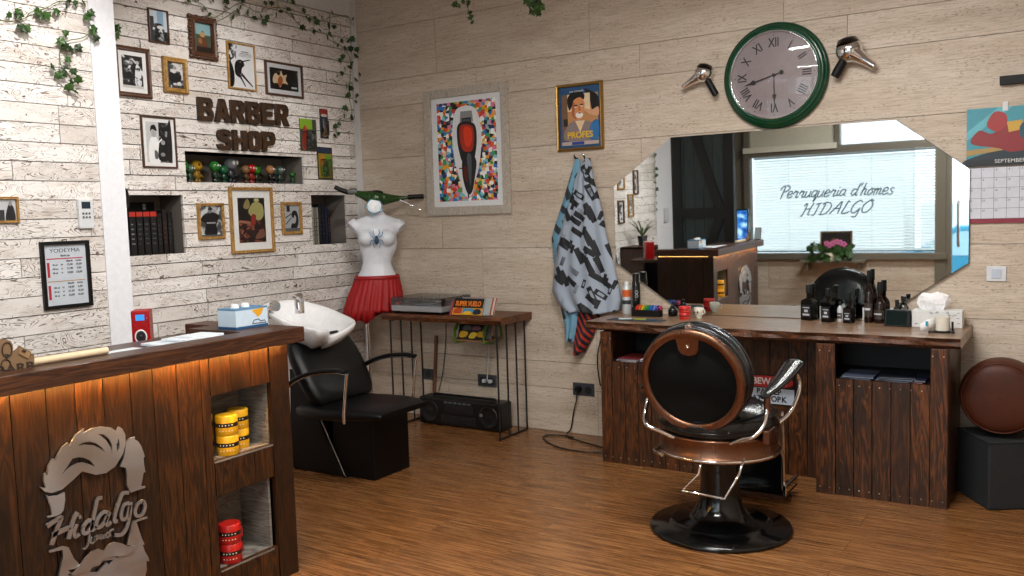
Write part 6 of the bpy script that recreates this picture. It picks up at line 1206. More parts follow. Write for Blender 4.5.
# ------------------------------------------------------------------ mannequin
MX, MY = 0.345, -0.255
yaw = math.atan2(CAM.y - MY, CAM.x - MX) + PI / 2
KM_ = T(MX, MY, 0) @ R(yaw); KMi = KM_.inverted()
def fm(px, py): q = KMi @ facing(px, py, MX, MY); return q.x, q.z
mn = thing('mannequin', 'white armless female mannequin torso in a red skirt with a spider emblem', 'mannequin', (MX, MY, 0), rz=yaw)
MMAN = flat('D3D6DC', 0.35)
def sec(y, l, r, b, oy=0.0): a0, z = fm(l, y); a1, _ = fm(r, y); return (a0, a1, z, b, oy)
secs = [sec(296, 355, 400, 0.105), sec(286, 355.5, 399, 0.105), sec(278, 356.5, 397.5, 0.10), sec(271, 360.5, 393.5, 0.088), sec(264, 362.5, 391.3, 0.078), sec(257, 362, 393, 0.078), sec(250, 360, 396.5, 0.085), sec(243, 358.5, 397.5, 0.09), sec(236, 357, 396.5, 0.09, 0.005), sec(230, 354, 398.5, 0.085, 0.01), sec(225, 352, 401, 0.07, 0.015), sec(221, 354, 398.5, 0.055, 0.02), sec(218.2, 359.5, 393.5, 0.047, 0.02), sec(215.5, 367, 386, 0.042, 0.018), sec(211, 369.5, 382.8, 0.04, 0.008), sec(203, 369.5, 382.5, 0.04, 0.0)]
m = MB(); rgs = []
for (a0, a1, z, b, oy) in secs:
    c_ = (a0 + a1) / 2; w_ = (a1 - a0) / 2
    rgs.append([(c_ + w_ * math.copysign(abs(math.cos(t_)) ** 0.85, math.cos(t_)), oy + b * math.copysign(abs(math.sin(t_)) ** 0.9, math.sin(t_)), z) for t_ in [2 * PI * j / 32 for j in range(32)]])
m.loft(rgs, True, True)
for (px) in (366.8, 386.2):
    x_, z_ = fm(px, 237.5); m.ell((x_, -0.058, z_ - 0.004), (0.066, 0.068, 0.062), 20, 14)
for sgn, (p0, p1) in ((-1, ((357.5, 224.5), (351, 228.5))), (1, ((395.5, 224.5), (402, 228.5)))):
    a = fm(*p0); b = fm(*p1); m.tube([(a[0], 0.012, a[1]), ((a[0] + b[0]) / 2, 0.01, (a[1] + b[1]) / 2 + 0.004), (b[0], 0.0, b[1])], [0.050, 0.050, 0.046], 20)
o = m.build('torso', MMAN, None); o.matrix_basis = Matrix.Identity(4)
md = o.modifiers.new('r', 'REMESH'); md.mode = 'VOXEL'; md.voxel_size = 0.006; md.use_smooth_shade = True
md = o.modifiers.new('sm', 'SMOOTH'); md.iterations = 12; md.factor = 0.5
o.parent = mn
# (children of a rotated empty: geometry is local, no parent inverse)
def mbuild(m, nm, mat, **k): o = m.build(nm, mat, None, **k); o.parent = mn; return o
# skirt
m = MB(); rgs = []; N_ = 120; rn = random.Random(4); lens_ = [0.012 * math.sin(j * 0.9) + 0.016 * rn.random() for j in range(N_)]
wl_ = [(276.5, 355.5, 398.5), (280, 354.5, 399.5), (287, 352, 401), (297, 348, 402.5), (308, 345, 403.5), (319, 342.5, 405)]
for i, (y, l, r) in enumerate(wl_):
    a0, z = fm(l, y); a1, _ = fm(r, y); c_ = (a0 + a1) / 2; w_ = (a1 - a0) / 2; f_ = i / 5
    rgs.append([(c_ + (w_ + 0.010 * f_ * math.sin(j * 2 * PI / N_ * 26 + math.sin(j * .3))) * math.cos(2 * PI * j / N_), (w_ * 0.80 + 0.012 * f_ * math.sin(j * 2 * PI / N_ * 26 + math.sin(j * .3))) * math.sin(2 * PI * j / N_), z - (lens_[j] if i == 5 else 0)) for j in range(N_)])
for r__ in rgs:
    for j, p_ in enumerate(r__):
        if (KM_ @ Vector(p_)).x > 0.43 and p_[2] < 0.803: r__[j] = (p_[0], p_[1], 0.803 + 0.01 * (j % 2) + (p_[2] - 0.803) * -0.01)
m.loft(rgs, True, False)
t = NT('red_tulle'); nn_ = t.noise(t.co((40, 40, 4)), 3, 3); MTUL = t.done(t.mix(nn_, h('6A0306'), h('B8060B')), 0.6)
sk_ = mbuild(m, 'skirt', MTUL, solid=0.002)
m = MB(); rgs = []
for y, l, r in ((275.8, 355.5, 398.6), (279.5, 354.3, 399.8)):
    a0, z = fm(l, y); a1, _ = fm(r, y); c_ = (a0 + a1) / 2; w_ = (a1 - a0) / 2 + 0.002; rgs.append([(c_ + w_ * math.cos(2 * PI * j / 40), w_ * 0.8 * math.sin(2 * PI * j / 40), z) for j in range(40)])
m.loft(rgs, True, False); mbuild(m, 'waistband', flat('9A0A10', 0.5), solid=0.002)
zh = fm(380, 296)[1]; xp_ = fm(369, 350)[0]
m = MB(); m.cyl((xp_, 0, 0.02), (xp_, 0, zh), 0.016, seg=16); mbuild(m, 'pole', MCHROME)
m = MB(); m.lathe([(0.15, 0), (0.15, 0.008), (0.03, 0.016), (0.018, 0.04)], 32, T(xp_, 0, 0)); mbuild(m, 'stand_base', MCHROME)
# spider emblem
x_, z_ = fm(376.5, 238.5); yf_ = -0.118; MSPI = flat('5A8FB8', 0.25, 0.4)
m = MB(); m.ell((x_, yf_ - 0.004, z_ + 0.012), (0.009, 0.006, 0.011), 12, 8); m.ell((x_, yf_ - 0.004, z_ - 0.016), (0.016, 0.008, 0.022), 14, 10); mbuild(m, 'spider_body', flat('1F3A55', 0.2))
for sg in (-1, 1):
    for k, (dx, dz, ex, ez) in enumerate(((0.022, 0.040, 0.018, 0.068), (0.038, 0.026, 0.046, 0.048), (0.038, -0.010, 0.046, -0.035), (0.026, -0.032, 0.018, -0.062))):
        m = MB(); m.tube([(x_ + sg * 0.004, yf_ - 0.004, z_ + 0.006 - k * 0.006), (x_ + sg * dx, yf_ - 0.010 + 0.012 * (k in (1, 2)), z_ + dz), (x_ + sg * ex, yf_ - 0.002 + 0.012 * (k in (1, 2)), z_ + ez)], 0.0026, 6); mbuild(m, 'spider_leg', MSPI)
# scooter handlebar head
MGRN = flat('1E3F14', 0.25)
def fp(px, py, y=0.0): a, z = fm(px, py); return Vector((a, y, z))
hb = thing('scooter_handlebar', 'green scooter handlebar with round headlight set on the mannequin neck', 'handlebar', (MX, MY, fm(378, 205)[1]))
LOC.pop(hb.name, None); hb.location = (MX, MY, 0); hb.rotation_euler = (0, 0, yaw)
def hbuild(m, nm, mat, **k): o = m.build(nm, mat, None, **k); o.parent = hb; return o
c0 = fp(376, 198.5)
m = MB(); m.ell((c0.x, -0.01, c0.z), (0.066, 0.06, 0.052), 24, 16); m.tube([fp(370, 197, -0.01), fp(362, 194.8, 0), fp(355.5, 193, 0.005)], [0.045, 0.028, 0.020], 16); m.tube([fp(383, 199, -0.01), fp(392, 198.7, 0), fp(400, 198.2, 0.005), fp(408, 197.5, 0.005)], [0.045, 0.030, 0.018, 0.012], 16)
o = hbuild(m, 'headset', MGRN); md = o.modifiers.new('r', 'REMESH'); md.mode = 'VOXEL'; md.voxel_size = 0.005; md.use_smooth_shade = True
m = MB(); m.ell((c0.x + 0.004, 0.0, fp(378, 192.5).z), (0.05, 0.045, 0.018), 20, 10); hbuild(m, 'speedometer', MBLKG)
lc = fp(374.3, 206.4); KH = fr((lc.x, -0.055, lc.z), (1, 0, 0), (0, 0.12, 0.99))
m = MB(); m.lathe([(0.050, -0.03), (0.054, 0.0), (0.056, 0.012), (0.052, 0.016), (0.048, 0.012)], 32, KH, cap=False); hbuild(m, 'headlight_rim', flat('6FA8C8', 0.1, 0.7))
m = MB(); m.lathe([(0.050, 0.010), (0.04, 0.018), (0.02, 0.024), (0.001, 0.026)], 32, KH, cap=False); hbuild(m, 'headlight_lens', flat('F4F8FC', 0.08))
m = MB(); m.tube([fp(334.5, 187, 0.01), fp(341, 190, 0.01), fp(348.5, 192.5, 0.008)], [0.016, 0.017, 0.019], 14); hbuild(m, 'grip', MBLKM)
m = MB(); m.tube([fp(408, 197.2, 0.005), fp(416, 196.6, 0.005), fp(423.7, 196.2, 0.005)], [0.019, 0.017, 0.017], 14); hbuild(m, 'grip', MBLKM)
m = MB(); m.tube([fp(348, 192.2, 0.004), fp(352, 191.5, 0.0), fp(357, 191.5, 0.0)], [0.018, 0.026, 0.020], 12); hbuild(m, 'switch_housing', flat('5A5C58', 0.4))
m = MB(); m.tube([fp(400, 200, -0.01), fp(407, 203, -0.02), fp(415, 206.5, -0.02), fp(422, 210.5, -0.02)], 0.0042, 8); hbuild(m, 'brake_lever', MCHROME)
# ------------------------------------------------------------------ side table with record player
TT = 0.80
tb_ = thing('side_table', 'narrow dark wood table with thin black bar legs against the travertine wall', 'table', (0.96, -0.19, 0))
fl_ = FL(382, 313, TT); frt = FL(499, 318.5, TT); brt = FL(527.5, 312, TT)
yf = (fl_.y + frt.y) / 2; x0, x1 = fl_.x, 1.47
m = MB(); vs = []; N_ = 50
for i in range(N_ + 1):
    x = x0 + (x1 - x0) * i / N_; e = 0.004 * math.sin(x * 13) + 0.003 * math.sin(x * 41)
    vs += [(x, -0.004, TT), (x, yf + e, TT), (x, yf + e - 0.004, TT - 0.02), (x, yf + e + 0.008, TT - 0.046), (x, -0.004, TT - 0.046)]
m.add(vs, [(i * 5 + k, i * 5 + k + 1, i * 5 + k + 6, i * 5 + k + 5) for i in range(N_) for k in range(4)]); m.add(vs[:5], [tuple(range(5))]); m.add(vs[-5:], [tuple(reversed(range(5)))])
m.build('tabletop', MTABLE, tb_)
for lx in (0.55, 1.435):
    m = MB(); ys = [-0.385, -0.272, -0.16, -0.05]
    m.bx((lx - 0.006, -0.39, 0.0), (lx + 0.006, -0.045, 0.012)); m.bx((lx - 0.012, -0.39, TT - 0.052), (lx + 0.012, -0.045, TT - 0.046))
    for y in ys: m.cyl((lx, y, 0.01), (lx, y, TT - 0.05), 0.0062, seg=8)
    m.build('leg_frame', MBLKIRON, tb_)
# record player
a = FL(392, 309.5, TT); b = FL(441, 313.5, TT); c = FL(467, 305, TT)
rp = thing('record_player', 'silver record player with smoked clear lid on the dark side table', 'record player', (a.x + 0.2, -0.2, TT))
ya = yf + 0.015; yb = -0.03; xa, xb = BW(391.5, 310, ya).x, BW(442, 313, ya).x
m = MB(); m.bx((xa, ya, TT + 0.018), (xb, yb, TT + 0.058)); m.build('plinth', flat('A8AAAE', 0.3, 0.5), rp, bevel=0.003)
for fx in (xa + 0.03, xb - 0.03):
    for fy in (ya + 0.03, yb - 0.03): m = MB(); m.lathe([(0.018, 0), (0.02, 0.018)], 14, T(fx, fy, TT)); m.build('foot', MBLKM, rp)
pc = ((xa + xb) / 2 - 0.03, (ya + yb) / 2)
m = MB(); m.lathe([(0.14, 0.058), (0.145, 0.062), (0.145, 0.07), (0.14, 0.072)], 40, T(pc[0], pc[1], TT)); pt_ = m.build('platter', MSTEEL, rp)
m = MB(); m.lathe([(0.138, 0.0722), (0.138, 0.0745), (0.05, 0.0745)], 40, T(pc[0], pc[1], TT)); m.lathe([(0.05, 0.0722), (0.05, 0.0750)], 30, T(pc[0], pc[1], TT)); m.build('record', MBLKG, pt_)
m = MB(); m.tube([(xb - 0.04, yb - 0.05, TT + 0.085), (xb - 0.04, ya + 0.12, TT + 0.088), (xb - 0.10, ya + 0.06, TT + 0.082)], 0.005, 8); m.cyl((xb - 0.04, yb - 0.05, TT + 0.058), (xb - 0.04, yb - 0.05, TT + 0.095), 0.018, seg=16); m.build('tonearm', MCHROME, rp)
m = MB(); m.bx((xa + 0.02, ya + 0.02, TT + 0.0585), (xa + 0.05, ya + 0.045, TT + 0.078)); m.build('power_knob', flat('C8302A'), rp, bevel=0.004)
m = MB(); w_ = 0.003; zt = TT + 0.112
for A, B in (((xa, ya, TT + 0.058), (xb, ya + w_, zt)), ((xa, yb - w_, TT + 0.058), (xb, yb, zt)), ((xa, ya, TT + 0.058), (xa + w_, yb, zt)), ((xb - w_, ya, TT + 0.058), (xb, yb, zt)), ((xa, ya, zt - w_), (xb, yb, zt))): m.bx(A, B)
m.build('lid', m_glass('smoked_acrylic', 'EDEFF1', 0.8), rp)
# comics on the table and in the rack below
def comic(K, w, hh, label, loc, shapes, grp, th=0.006, txt=None):
    o = thing('comic_book', label, 'comic', loc, grp)
    m = MB(); m.bx((-w / 2, 0, 0), (w / 2, hh, th), M=K); m.build('pages', flat('B8AFA0'), o, bevel=0.0005)
    cv_ = art(o, K @ T(0, hh / 2, 0), w, hh, shapes, th + 0.0005, 'cover')
    if txt: text('cover_title', txt[0], K @ T(0, hh * txt[2], th + 0.004), txt[1], flat(txt[3]), cv_, 0.0006, bold=0.002, sx=txt[4] if len(txt) > 4 else 1.0)
    return o
cx0 = FL(481, 317, TT)
def lean(x, y, z, an, tilt): return T(x, y, z) @ R(an) @ R(-tilt, 'X') @ fr((0, 0, 0), (1, 0, 0), (0, 0, 1))
xc = 1.165
for k, (dx, dy, w, hh, lb, S, tx) in enumerate((
  (0.0, 0.0, 0.24, 0.115, 'front comic with orange title on black and a yellow strip, on the side table', [('r', 0, 0, 1, 1, '141110'), ('r', 0, 0, 1, 0.42, 'D8941F'), ('r', 0.35, 0.12, 0.72, 0.4, '4A8AA8'), ('s', [(0.72, 0.05), (0.95, 0.08), (0.92, 0.36), (0.74, 0.34)], '1A2430'), ('s', [(0.05, 0.1), (0.3, 0.1), (0.3, 0.4), (0.1, 0.36)], 'B8401F'), ('s', [(0.4, 0.05), (0.6, 0.02), (0.65, 0.2), (0.45, 0.22)], 'E0B02A')], ('SUPER VUELO', 0.046, 0.66, 'E07A1F', 0.72)),
  (0.045, 0.022, 0.24, 0.12, 'grey covered comic behind the orange titled one', [('r', 0, 0, 1, 1, '8A8C8C'), ('r', 0.8, 0.0, 1, 1, 'A8AAA8')], None),
  (0.075, 0.040, 0.23, 0.12, 'red edged comic at the back of the stack on the side table', [('r', 0, 0, 1, 1, 'A83A30'), ('r', 0.9, 0, 0.97, 1, 'C8B8A8')], None))):
    K = lean(xc + dx, yf + 0.055 + dy, TT + 0.003, 0.0, 0.42)
    comic(K, w, hh, lb, (xc + dx, yf + 0.05 + dy, TT), S, 'comics standing on the side table', txt=tx)
sd = thing('book_prop', 'small pink red wedge stand at the left of the comics', 'stand', (xc - 0.13, yf + 0.06, TT)); m = MB(); m.prism([(0, 0), (0.09, 0), (0.085, 0.10), (0.03, 0.09)], 0.01, fr((xc - 0.128, yf + 0.035, TT + 0.0005), (0, 1, 0), (0, 0, 1))); m.build('wedge', flat('9A4A50'), sd)
rk = thing('hanging_rack', 'small shelf hanging under the side table by two green straps', 'rack', (1.15, -0.26, TT - 0.22))
RZ = 0.62; rx0, rx1 = 1.0, 1.30; ry = yf + 0.10
m = MB(); m.bx((rx0 + 0.01, ry, RZ), (rx1 - 0.01, ry + 0.2, RZ + 0.012)); m.build('shelf_board', flat('7A5A3A'), rk)
for sx_ in (rx0 + 0.012, rx1 - 0.05): m = MB(); m.tube([(sx_ + 0.018, ry + 0.19, TT - 0.048), (sx_ + 0.018, ry + 0.204, RZ), (sx_ + 0.018, ry + 0.1, RZ - 0.006), (sx_ + 0.018, ry - 0.004, RZ), (sx_ + 0.018, ry - 0.002, RZ + 0.07), (sx_ + 0.018, ry + 0.05, TT - 0.048)], 0.018, 8, flat=0.12); m.build('strap', flat('4A7A1F'), rk)
comic(lean((rx0 + rx1) / 2, ry + 0.02, RZ + 0.014, 0, 0.3), 0.22, 0.10, 'comic with yellow and black artwork in the hanging rack', ((rx0 + rx1) / 2, ry + 0.02, RZ + 0.012), [('r', 0, 0, 1, 1, '16130F'), ('s', [(0.05, 0.1), (0.3, 0.15), (0.35, 0.45), (0.1, 0.5)], 'D8A81F'), ('s', [(0.4, 0.1), (0.6, 0.05), (0.7, 0.4), (0.5, 0.45)], 'E0C02A'), ('s', [(0.7, 0.2), (0.95, 0.15), (0.9, 0.5), (0.75, 0.5)], 'C89020'), ('s', [(0.15, 0.6), (0.45, 0.62), (0.4, 0.9), (0.2, 0.92)], '55585A'), ('s', [(0.5, 0.6), (0.8, 0.65), (0.75, 0.9), (0.55, 0.85)], '7A4A5A')], 'comics in the hanging rack')
comic(lean((rx0 + rx1) / 2 + 0.02, ry + 0.055, RZ + 0.014, 0, 0.3), 0.23, 0.11, 'plain grey comic behind the yellow one in the hanging rack', ((rx0 + rx1) / 2, ry + 0.05, RZ + 0.012), [('r', 0, 0, 1, 1, '6A6460')], 'comics in the hanging rack')
# radio
a = FL(427, 420.5, 0); b = FL(505, 428.5, 0)
rd = thing('boombox_radio', 'long black boombox radio on the floor under the side table', 'radio', (1.0, -0.14, 0))
rx0, rx1, ry0, ry1, rz_ = a.x, b.x + 0.05, -0.215, -0.07, 0.195
rx1 = min(rx1, 1.40)
m = MB(); m.bx((rx0, ry0, 0.004), (rx1, ry1, rz_)); m.build('case', flat('0A0A0B', 0.4), rd, bevel=0.012)
KR = fr(((rx0 + rx1) / 2, ry0, rz_ / 2), (1, 0, 0), (0, 0, 1)); L = rx1 - rx0
for sx_ in (-0.36, 0.36):
    m = MB(); m.lathe([(0.075, 0.0), (0.078, 0.006), (0.068, 0.008), (0.06, 0.002), (0.02, 0.004), (0.001, 0.01)], 30, KR @ T(sx_ * L, 0, 0)); m.build('speaker_cone', flat('141416', 0.35), rd)
m = MB(); m.bx((-0.13, 0.0, 0), (0.13, 0.06, 0.006), M=KR); m.bx((-0.15, -0.07, 0), (0.15, -0.015, 0.005), M=KR); m.build('cassette_deck', flat('18191C', 0.25), rd, bevel=0.002)
m = MB()
for k in range(6): m.bx((-0.12 + k * 0.04, 0.07, 0), (-0.095 + k * 0.04, 0.078, 0.005), M=KR)
m.lathe([(0.012, 0), (0.011, 0.01)], 14, KR @ T(0.19, 0.01, 0)); m.build('controls', flat('6A6C70', 0.3), rd)
m = MB(); m.tube([(rx0 + 0.08, -0.14, rz_ - 0.01), (rx0 + 0.09, -0.14, rz_ + 0.012), (rx1 - 0.09, -0.14, rz_ + 0.012), (rx1 - 0.08, -0.14, rz_ - 0.01)], 0.009, 8); m.build('carry_handle', MBLKM, rd)
# wooden stick leaning behind the table
ws = MB(); A = BW(403.5, 398, -0.012); B = BW(413, 352, -0.012); ws.cyl((0.62, -0.03, 0.0), (0.66, -0.012, 0.60), 0.013, seg=8); tag(ws.build('wooden_bat', flat('6A4022', 0.5)), 'brown wooden stick leaning on the wall behind the table legs', 'stick')
# ------------------------------------------------------------------ barber chair
BX, BY = 3.19, -1.22; BT = T(BX, BY, 0); BT0 = T(3.205, -1.248, 0)
bc_ = thing('barber_chair', 'vintage barber chair with round copper-rimmed back and black leather seat', 'barber chair', (BX, BY, 0))
MBASE = flat('040506', 0.14)
m = MB(); m.lathe([(0.316, 0), (0.320, 0.010), (0.312, 0.022), (0.235, 0.030), (0.222, 0.044), (0.205, 0.050), (0.150, 0.056), (0.125, 0.075), (0.104, 0.11), (0.092, 0.15), (0.087, 0.22), (0.086, 0.36)], 64, BT0); m.build('pedestal', MBASE, bc_)
RB = 0.262
m = MB(); m.lathe([(0.05, 0.352), (RB - 0.02, 0.354), (RB + 0.006, 0.358), (RB + 0.010, 0.370), (RB + 0.004, 0.380), (RB, 0.385), (RB, 0.448), (RB + 0.004, 0.455), (RB - 0.006, 0.462), (RB - 0.03, 0.460)], 72, BT, cap=False); m.build('copper_band', MCOPPER, bc_)
m = MB(); m.lathe([(RB + 0.011, 0.365), (RB + 0.014, 0.370), (RB + 0.011, 0.375)], 72, BT, cap=False); m.build('chrome_trim', MCHROME, bc_)
ST_ = T(BX, BY + 0.0, 0)
m = MB(); m.lathe([(0.1, 0.452), (0.240, 0.454), (0.264, 0.475), (0.268, 0.51), (0.256, 0.545), (0.235, 0.558), (0.18, 0.585), (0.08, 0.585), (0.001, 0.583)], 56, ST_, cap=False); se_ = m.build('seat', MBLKLE, bc_)
m = MB()
for zz, rr in ((0.49, 0.2675), (0.538, 0.260)): m.tube([(BX + rr * math.cos(2 * PI * j / 56), BY + rr * math.sin(2 * PI * j / 56), zz) for j in range(56)], 0.0035, 6, closed=True)
m.build('seat_piping', MBLKLE, se_)
ta = math.radians(11); BC = Vector((3.180, -1.512, 0.722)); KBk = fr(tuple(BC), (1, 0, 0), (0, -math.sin(ta), math.cos(ta))); RP = 0.232
tabp = [(-0.052, 0.20), (-0.047, 0.17), (-0.045, 0.145), (-0.030, 0.125), (0, 0.118), (0.030, 0.125), (0.045, 0.145), (0.047, 0.17), (0.052, 0.20)]
m = MB(); m.lathe([(RP - 0.005, -0.02), (RP, -0.012), (RP, 0.006), (RP - 0.006, 0.012), (0.200, 0.012), (0.196, 0.006), (0.196, 0.0), (0.05, 0.0)], 64, KBk, cap=False); m.prism([(a, b) for a, b in tabp], 0.012, KBk); bp_ = m.build('back_plate', MCOPPER, bc_)
m = MB(); m.lathe([(0.197, 0.001), (0.194, 0.005), (0.001, 0.007)], 64, KBk, cap=False); m.build('back_pad', flat('040405', 0.9, **{'Specular IOR Level': 0.2}), bp_)
m = MB(); m.lathe([(0.007, 0.012), (0.009, 0.018), (0.005, 0.022)], 14, KBk @ T(0, 0.16, 0)); m.build('back_knob', MCHROME, bp_)
m = MB(); m.lathe([(0.18, -0.015), (0.228, -0.022), (0.237, -0.045), (0.237, -0.085), (0.220, -0.115), (0.12, -0.125), (0.001, -0.12)], 64, KBk, cap=False); br_ = m.build('backrest', MBLKLE, bc_)
m = MB()
for zz, rr in ((-0.034, 0.2345), (-0.098, 0.2345)): m.tube([tuple(KBk @ Vector((rr * math.cos(2 * PI * j / 64), rr * math.sin(2 * PI * j / 64), zz))) for j in range(64)], 0.0042, 6, closed=True)
m.build('back_piping', flat('4A4C50', 0.2, 0.8), br_)
m = MB(); m.bx((-0.015, 0.215, -0.04), (0.015, 0.243, -0.012), M=KBk); m.cyl(tuple(KBk @ Vector((0, 0.24, -0.026))), tuple(KBk @ Vector((0, 0.252, -0.026))), 0.006, seg=12); m.build('headrest_socket', MCHROME, bc_)
for sg in (-1, 1):
    X = BX + (0.29 if sg > 0 else -0.245)
    m = MB(); m.tube(smoothpoly([(X, -1.50, 0.672), (X, -1.44, 0.680), (X, -1.3, 0.690), (X, -1.15, 0.712), (X, -1.03, 0.735), (X, -0.98, 0.733)], 5, False), [0.010, 0.014, 0.017, 0.019, 0.021, 0.023, 0.025, 0.027, 0.029, 0.031, 0.033, 0.035, 0.037, 0.039, 0.041, 0.043, 0.044, 0.045, 0.046, 0.047, 0.047, 0.046, 0.044, 0.038, 0.026, 0.012], 16, flat=0.5); m.build('arm_pad', MBLKLE, bc_)
    m = MB(); m.tube(smoothpoly([(X, -1.44, 0.655), (X, -1.45, 0.60), (X - sg * 0.004, -1.49, 0.55), (X - sg * 0.03, -1.53, 0.515), (X - sg * 0.08, -1.52, 0.495), (X - sg * 0.14, -1.49, 0.462)], 5, False), 0.009, 10); m.build('arm_tube', MCHROME, bc_)
    m = MB(); m.cyl((X, -1.44, 0.60), (X, -1.44, 0.668), 0.014, seg=14); m.build('arm_post', MCOPPER, bc_)
    m = MB(); m.bx((X - sg * 0.03 - 0.015, -1.36, 0.44), (X - sg * 0.03 + 0.015, -1.26, 0.50)); m.build('arm_mount', MCOPPER, bc_, bevel=0.005)
    m = MB(); m.tube(smoothpoly([(X, -1.02, 0.71), (X + sg * 0.012, -0.98, 0.66), (X + sg * 0.012, -0.99, 0.60), (X - sg * 0.01, -1.05, 0.52), (X - sg * 0.05, -1.10, 0.475)], 5, False), 0.009, 10); m.build('arm_tube', MCHROME, bc_)
# foot lever and footrest
m = MB(); m.tube([(3.195, -1.44, 0.385), (3.2, -1.50, 0.315), (3.131, -1.52, 0.238), (3.322, -1.52, 0.232), (3.375, -1.50, 0.335), (3.37, -1.40, 0.385)], 0.0058, 8); m.build('foot_lever', MCHROME, bc_)
m = MB(); m.tube([(2.955, -1.30, 0.385), (2.96, -1.42, 0.37), (3.02, -1.47, 0.372)], 0.008, 8); m.build('side_lever', MCHROME, bc_)
for X in (3.005, 3.365):
    m = MB(); m.tube([(X, -1.02, 0.40), (X, -0.88, 0.33), (X, -0.80, 0.24), (X, -0.79, 0.06)], 0.011, 10); m.build('footrest_bar', MCHROME, bc_)
m = MB(); m.tube([(3.37, -0.80, 0.24), (3.375, -0.83, 0.40), (3.38, -0.86, 0.47), (3.40, -0.93, 0.475)], 0.007, 8); m.build('brake_bar', MCHROME, bc_)
m = MB(); m.box((3.185, -0.72, 0.16), (0.34, 0.02, 0.20), None); m.build('footrest_panel', MBLKG, bc_, bevel=0.004)
m = MB(); m.box((3.185, -0.71, 0.055), (0.40, 0.20, 0.022), None); m.build('footplate', MBLKG, bc_, bevel=0.006)
m = MB(); m.bx((2.985, -0.82, 0.045), (3.000, -0.60, 0.10)); m.build('footplate_edge', MCHROME, bc_, bevel=0.003)
m = MB(); m.bx((3.370, -0.82, 0.045), (3.385, -0.60, 0.10)); m.build('footplate_edge', MCHROME, bc_, bevel=0.003)
for X in (3.02, 3.35): m = MB(); m.lathe([(0.016, 0), (0.012, 0.046)], 12, T(X, -0.66, 0)); m.build('footplate_foot', MBLKM, bc_)
# warning sign on the set-back panel
K, w, hh = rect((744, 371, 402, 795.5, 377.5, 407), 'B', -0.302)
sg_ = thing('metal_sign', 'enamel sign reading BEWARE BARBER AT WORK on the panel behind the barber chair', 'sign', (K @ Vector((0, -hh / 2, 0)))[:])
m = MB(); m.bx((-w / 2, -hh / 2, 0), (w / 2, hh / 2, 0.003), M=K); m.build('plate', flat('0C0C0E', 0.3), sg_, bevel=0.001)
m = MB(); m.bx((-w * 0.48, -hh * 0.46, 0.003), (w * 0.48, hh * 0.04, 0.0036), M=K); wf_ = m.build('white_field', flat('A9B6C6', 0.35), sg_)
m = MB(); m.add([(w * 0.46 * math.copysign(abs(math.cos(a)) ** 0.6, math.cos(a)), hh * 0.26 + hh * 0.19 * math.copysign(abs(math.sin(a)) ** 0.8, math.sin(a)), 0.0036) for a in [2 * PI * j / 32 for j in range(32)]], [tuple(range(32))], False, 0, K); rf_ = m.build('red_field', flat('A8201C', 0.35), sg_)
text('lettering', 'BEWARE', K @ T(0, hh * 0.26, 0.004), hh * 0.30, flat('DDE0E4'), rf_, 0.0004, bold=0.0012, sx=0.95)
text('lettering', 'BARBER', K @ T(0, -hh * 0.08, 0.004), hh * 0.25, flat('101216'), wf_, 0.0004, bold=0.0016, sx=0.95)
text('lettering', 'AT WORK', K @ T(0, -hh * 0.31, 0.004), hh * 0.25, flat('101216'), wf_, 0.0004, bold=0.0016, sx=0.95)
# ------------------------------------------------------------------ cube stool and round cushion
a_ = math.radians(32); s_ = 0.30; zc_ = FL(0, 0, 0)
st2 = thing('cube_stool', 'black fabric cube stool on the floor right of the barber cabinet', 'stool', (4.26, -0.235, 0))
t = NT('black_fabric'); vo = t.n('ShaderNodeTexVoronoi'); vo.inputs['Scale'].default_value = 220; t.l(t.co(), vo.inputs['Vector']); t.bump(vo.outputs[0], 0.4, 0.002); MFAB = t.done(t.mix(t.noise(t.co(), 90, 3), h('0C0E0F'), h('22262A')), 0.75)
KS2 = T(4.228, -0.465, 0) @ R(a_)
m = MB(); m.bx((0, 0, 0.0), (s_, s_, 0.325), M=KS2); m.build('body', MFAB, st2, bevel=0.010, seg=3)
m = MB(); m.tube([tuple(KS2 @ Vector(p)) for p in ((0, 0, 0.322), (s_, 0, 0.322), (s_, s_, 0.322), (0, s_, 0.322))], 0.004, 6, closed=True); m.build('seam_piping', MFAB, st2)
cu = thing('round_cushion', 'large brown leather round cushion resting on the black cube stool', 'cushion', (4.24, -0.22, 0.33))
MBRL = m_leather('brown_leather', '28100A', 0.5, '55260F'); MBRL.node_tree.nodes['Principled BSDF'].inputs['Specular IOR Level'].default_value = 0.25
KC3 = fr((4.264, -0.262, 0.513), (1, 0, 0), (0, 0.05, 1)) @ Matrix.Diagonal((1.02, 1.02, 0.95, 1))
m = MB(); rgs = []
for r_, z_ in ((0.001, -0.14), (0.10, -0.138), (0.155, -0.11), (0.178, -0.05), (0.180, 0.02), (0.172, 0.08), (0.160, 0.108), (0.145, 0.121), (0.12, 0.128), (0.09, 0.131), (0.06, 0.133), (0.03, 0.134), (0.004, 0.134)):
    rgs.append([(r_ * math.cos(a), r_ * math.sin(a), z_) for a in [2 * PI * j / 48 for j in range(48)]])
m.loft(rgs, True, False, 0, KC3); m.build('cover', MBRL, cu)
m = MB()
for zz, rr in ((0.108, 0.161),): m.tube([tuple(KC3 @ Vector((rr * math.cos(2 * PI * j / 48), rr * math.sin(2 * PI * j / 48), zz))) for j in range(48)], 0.0035, 6, closed=True)
m.build('seam_piping', MBRL, cu)
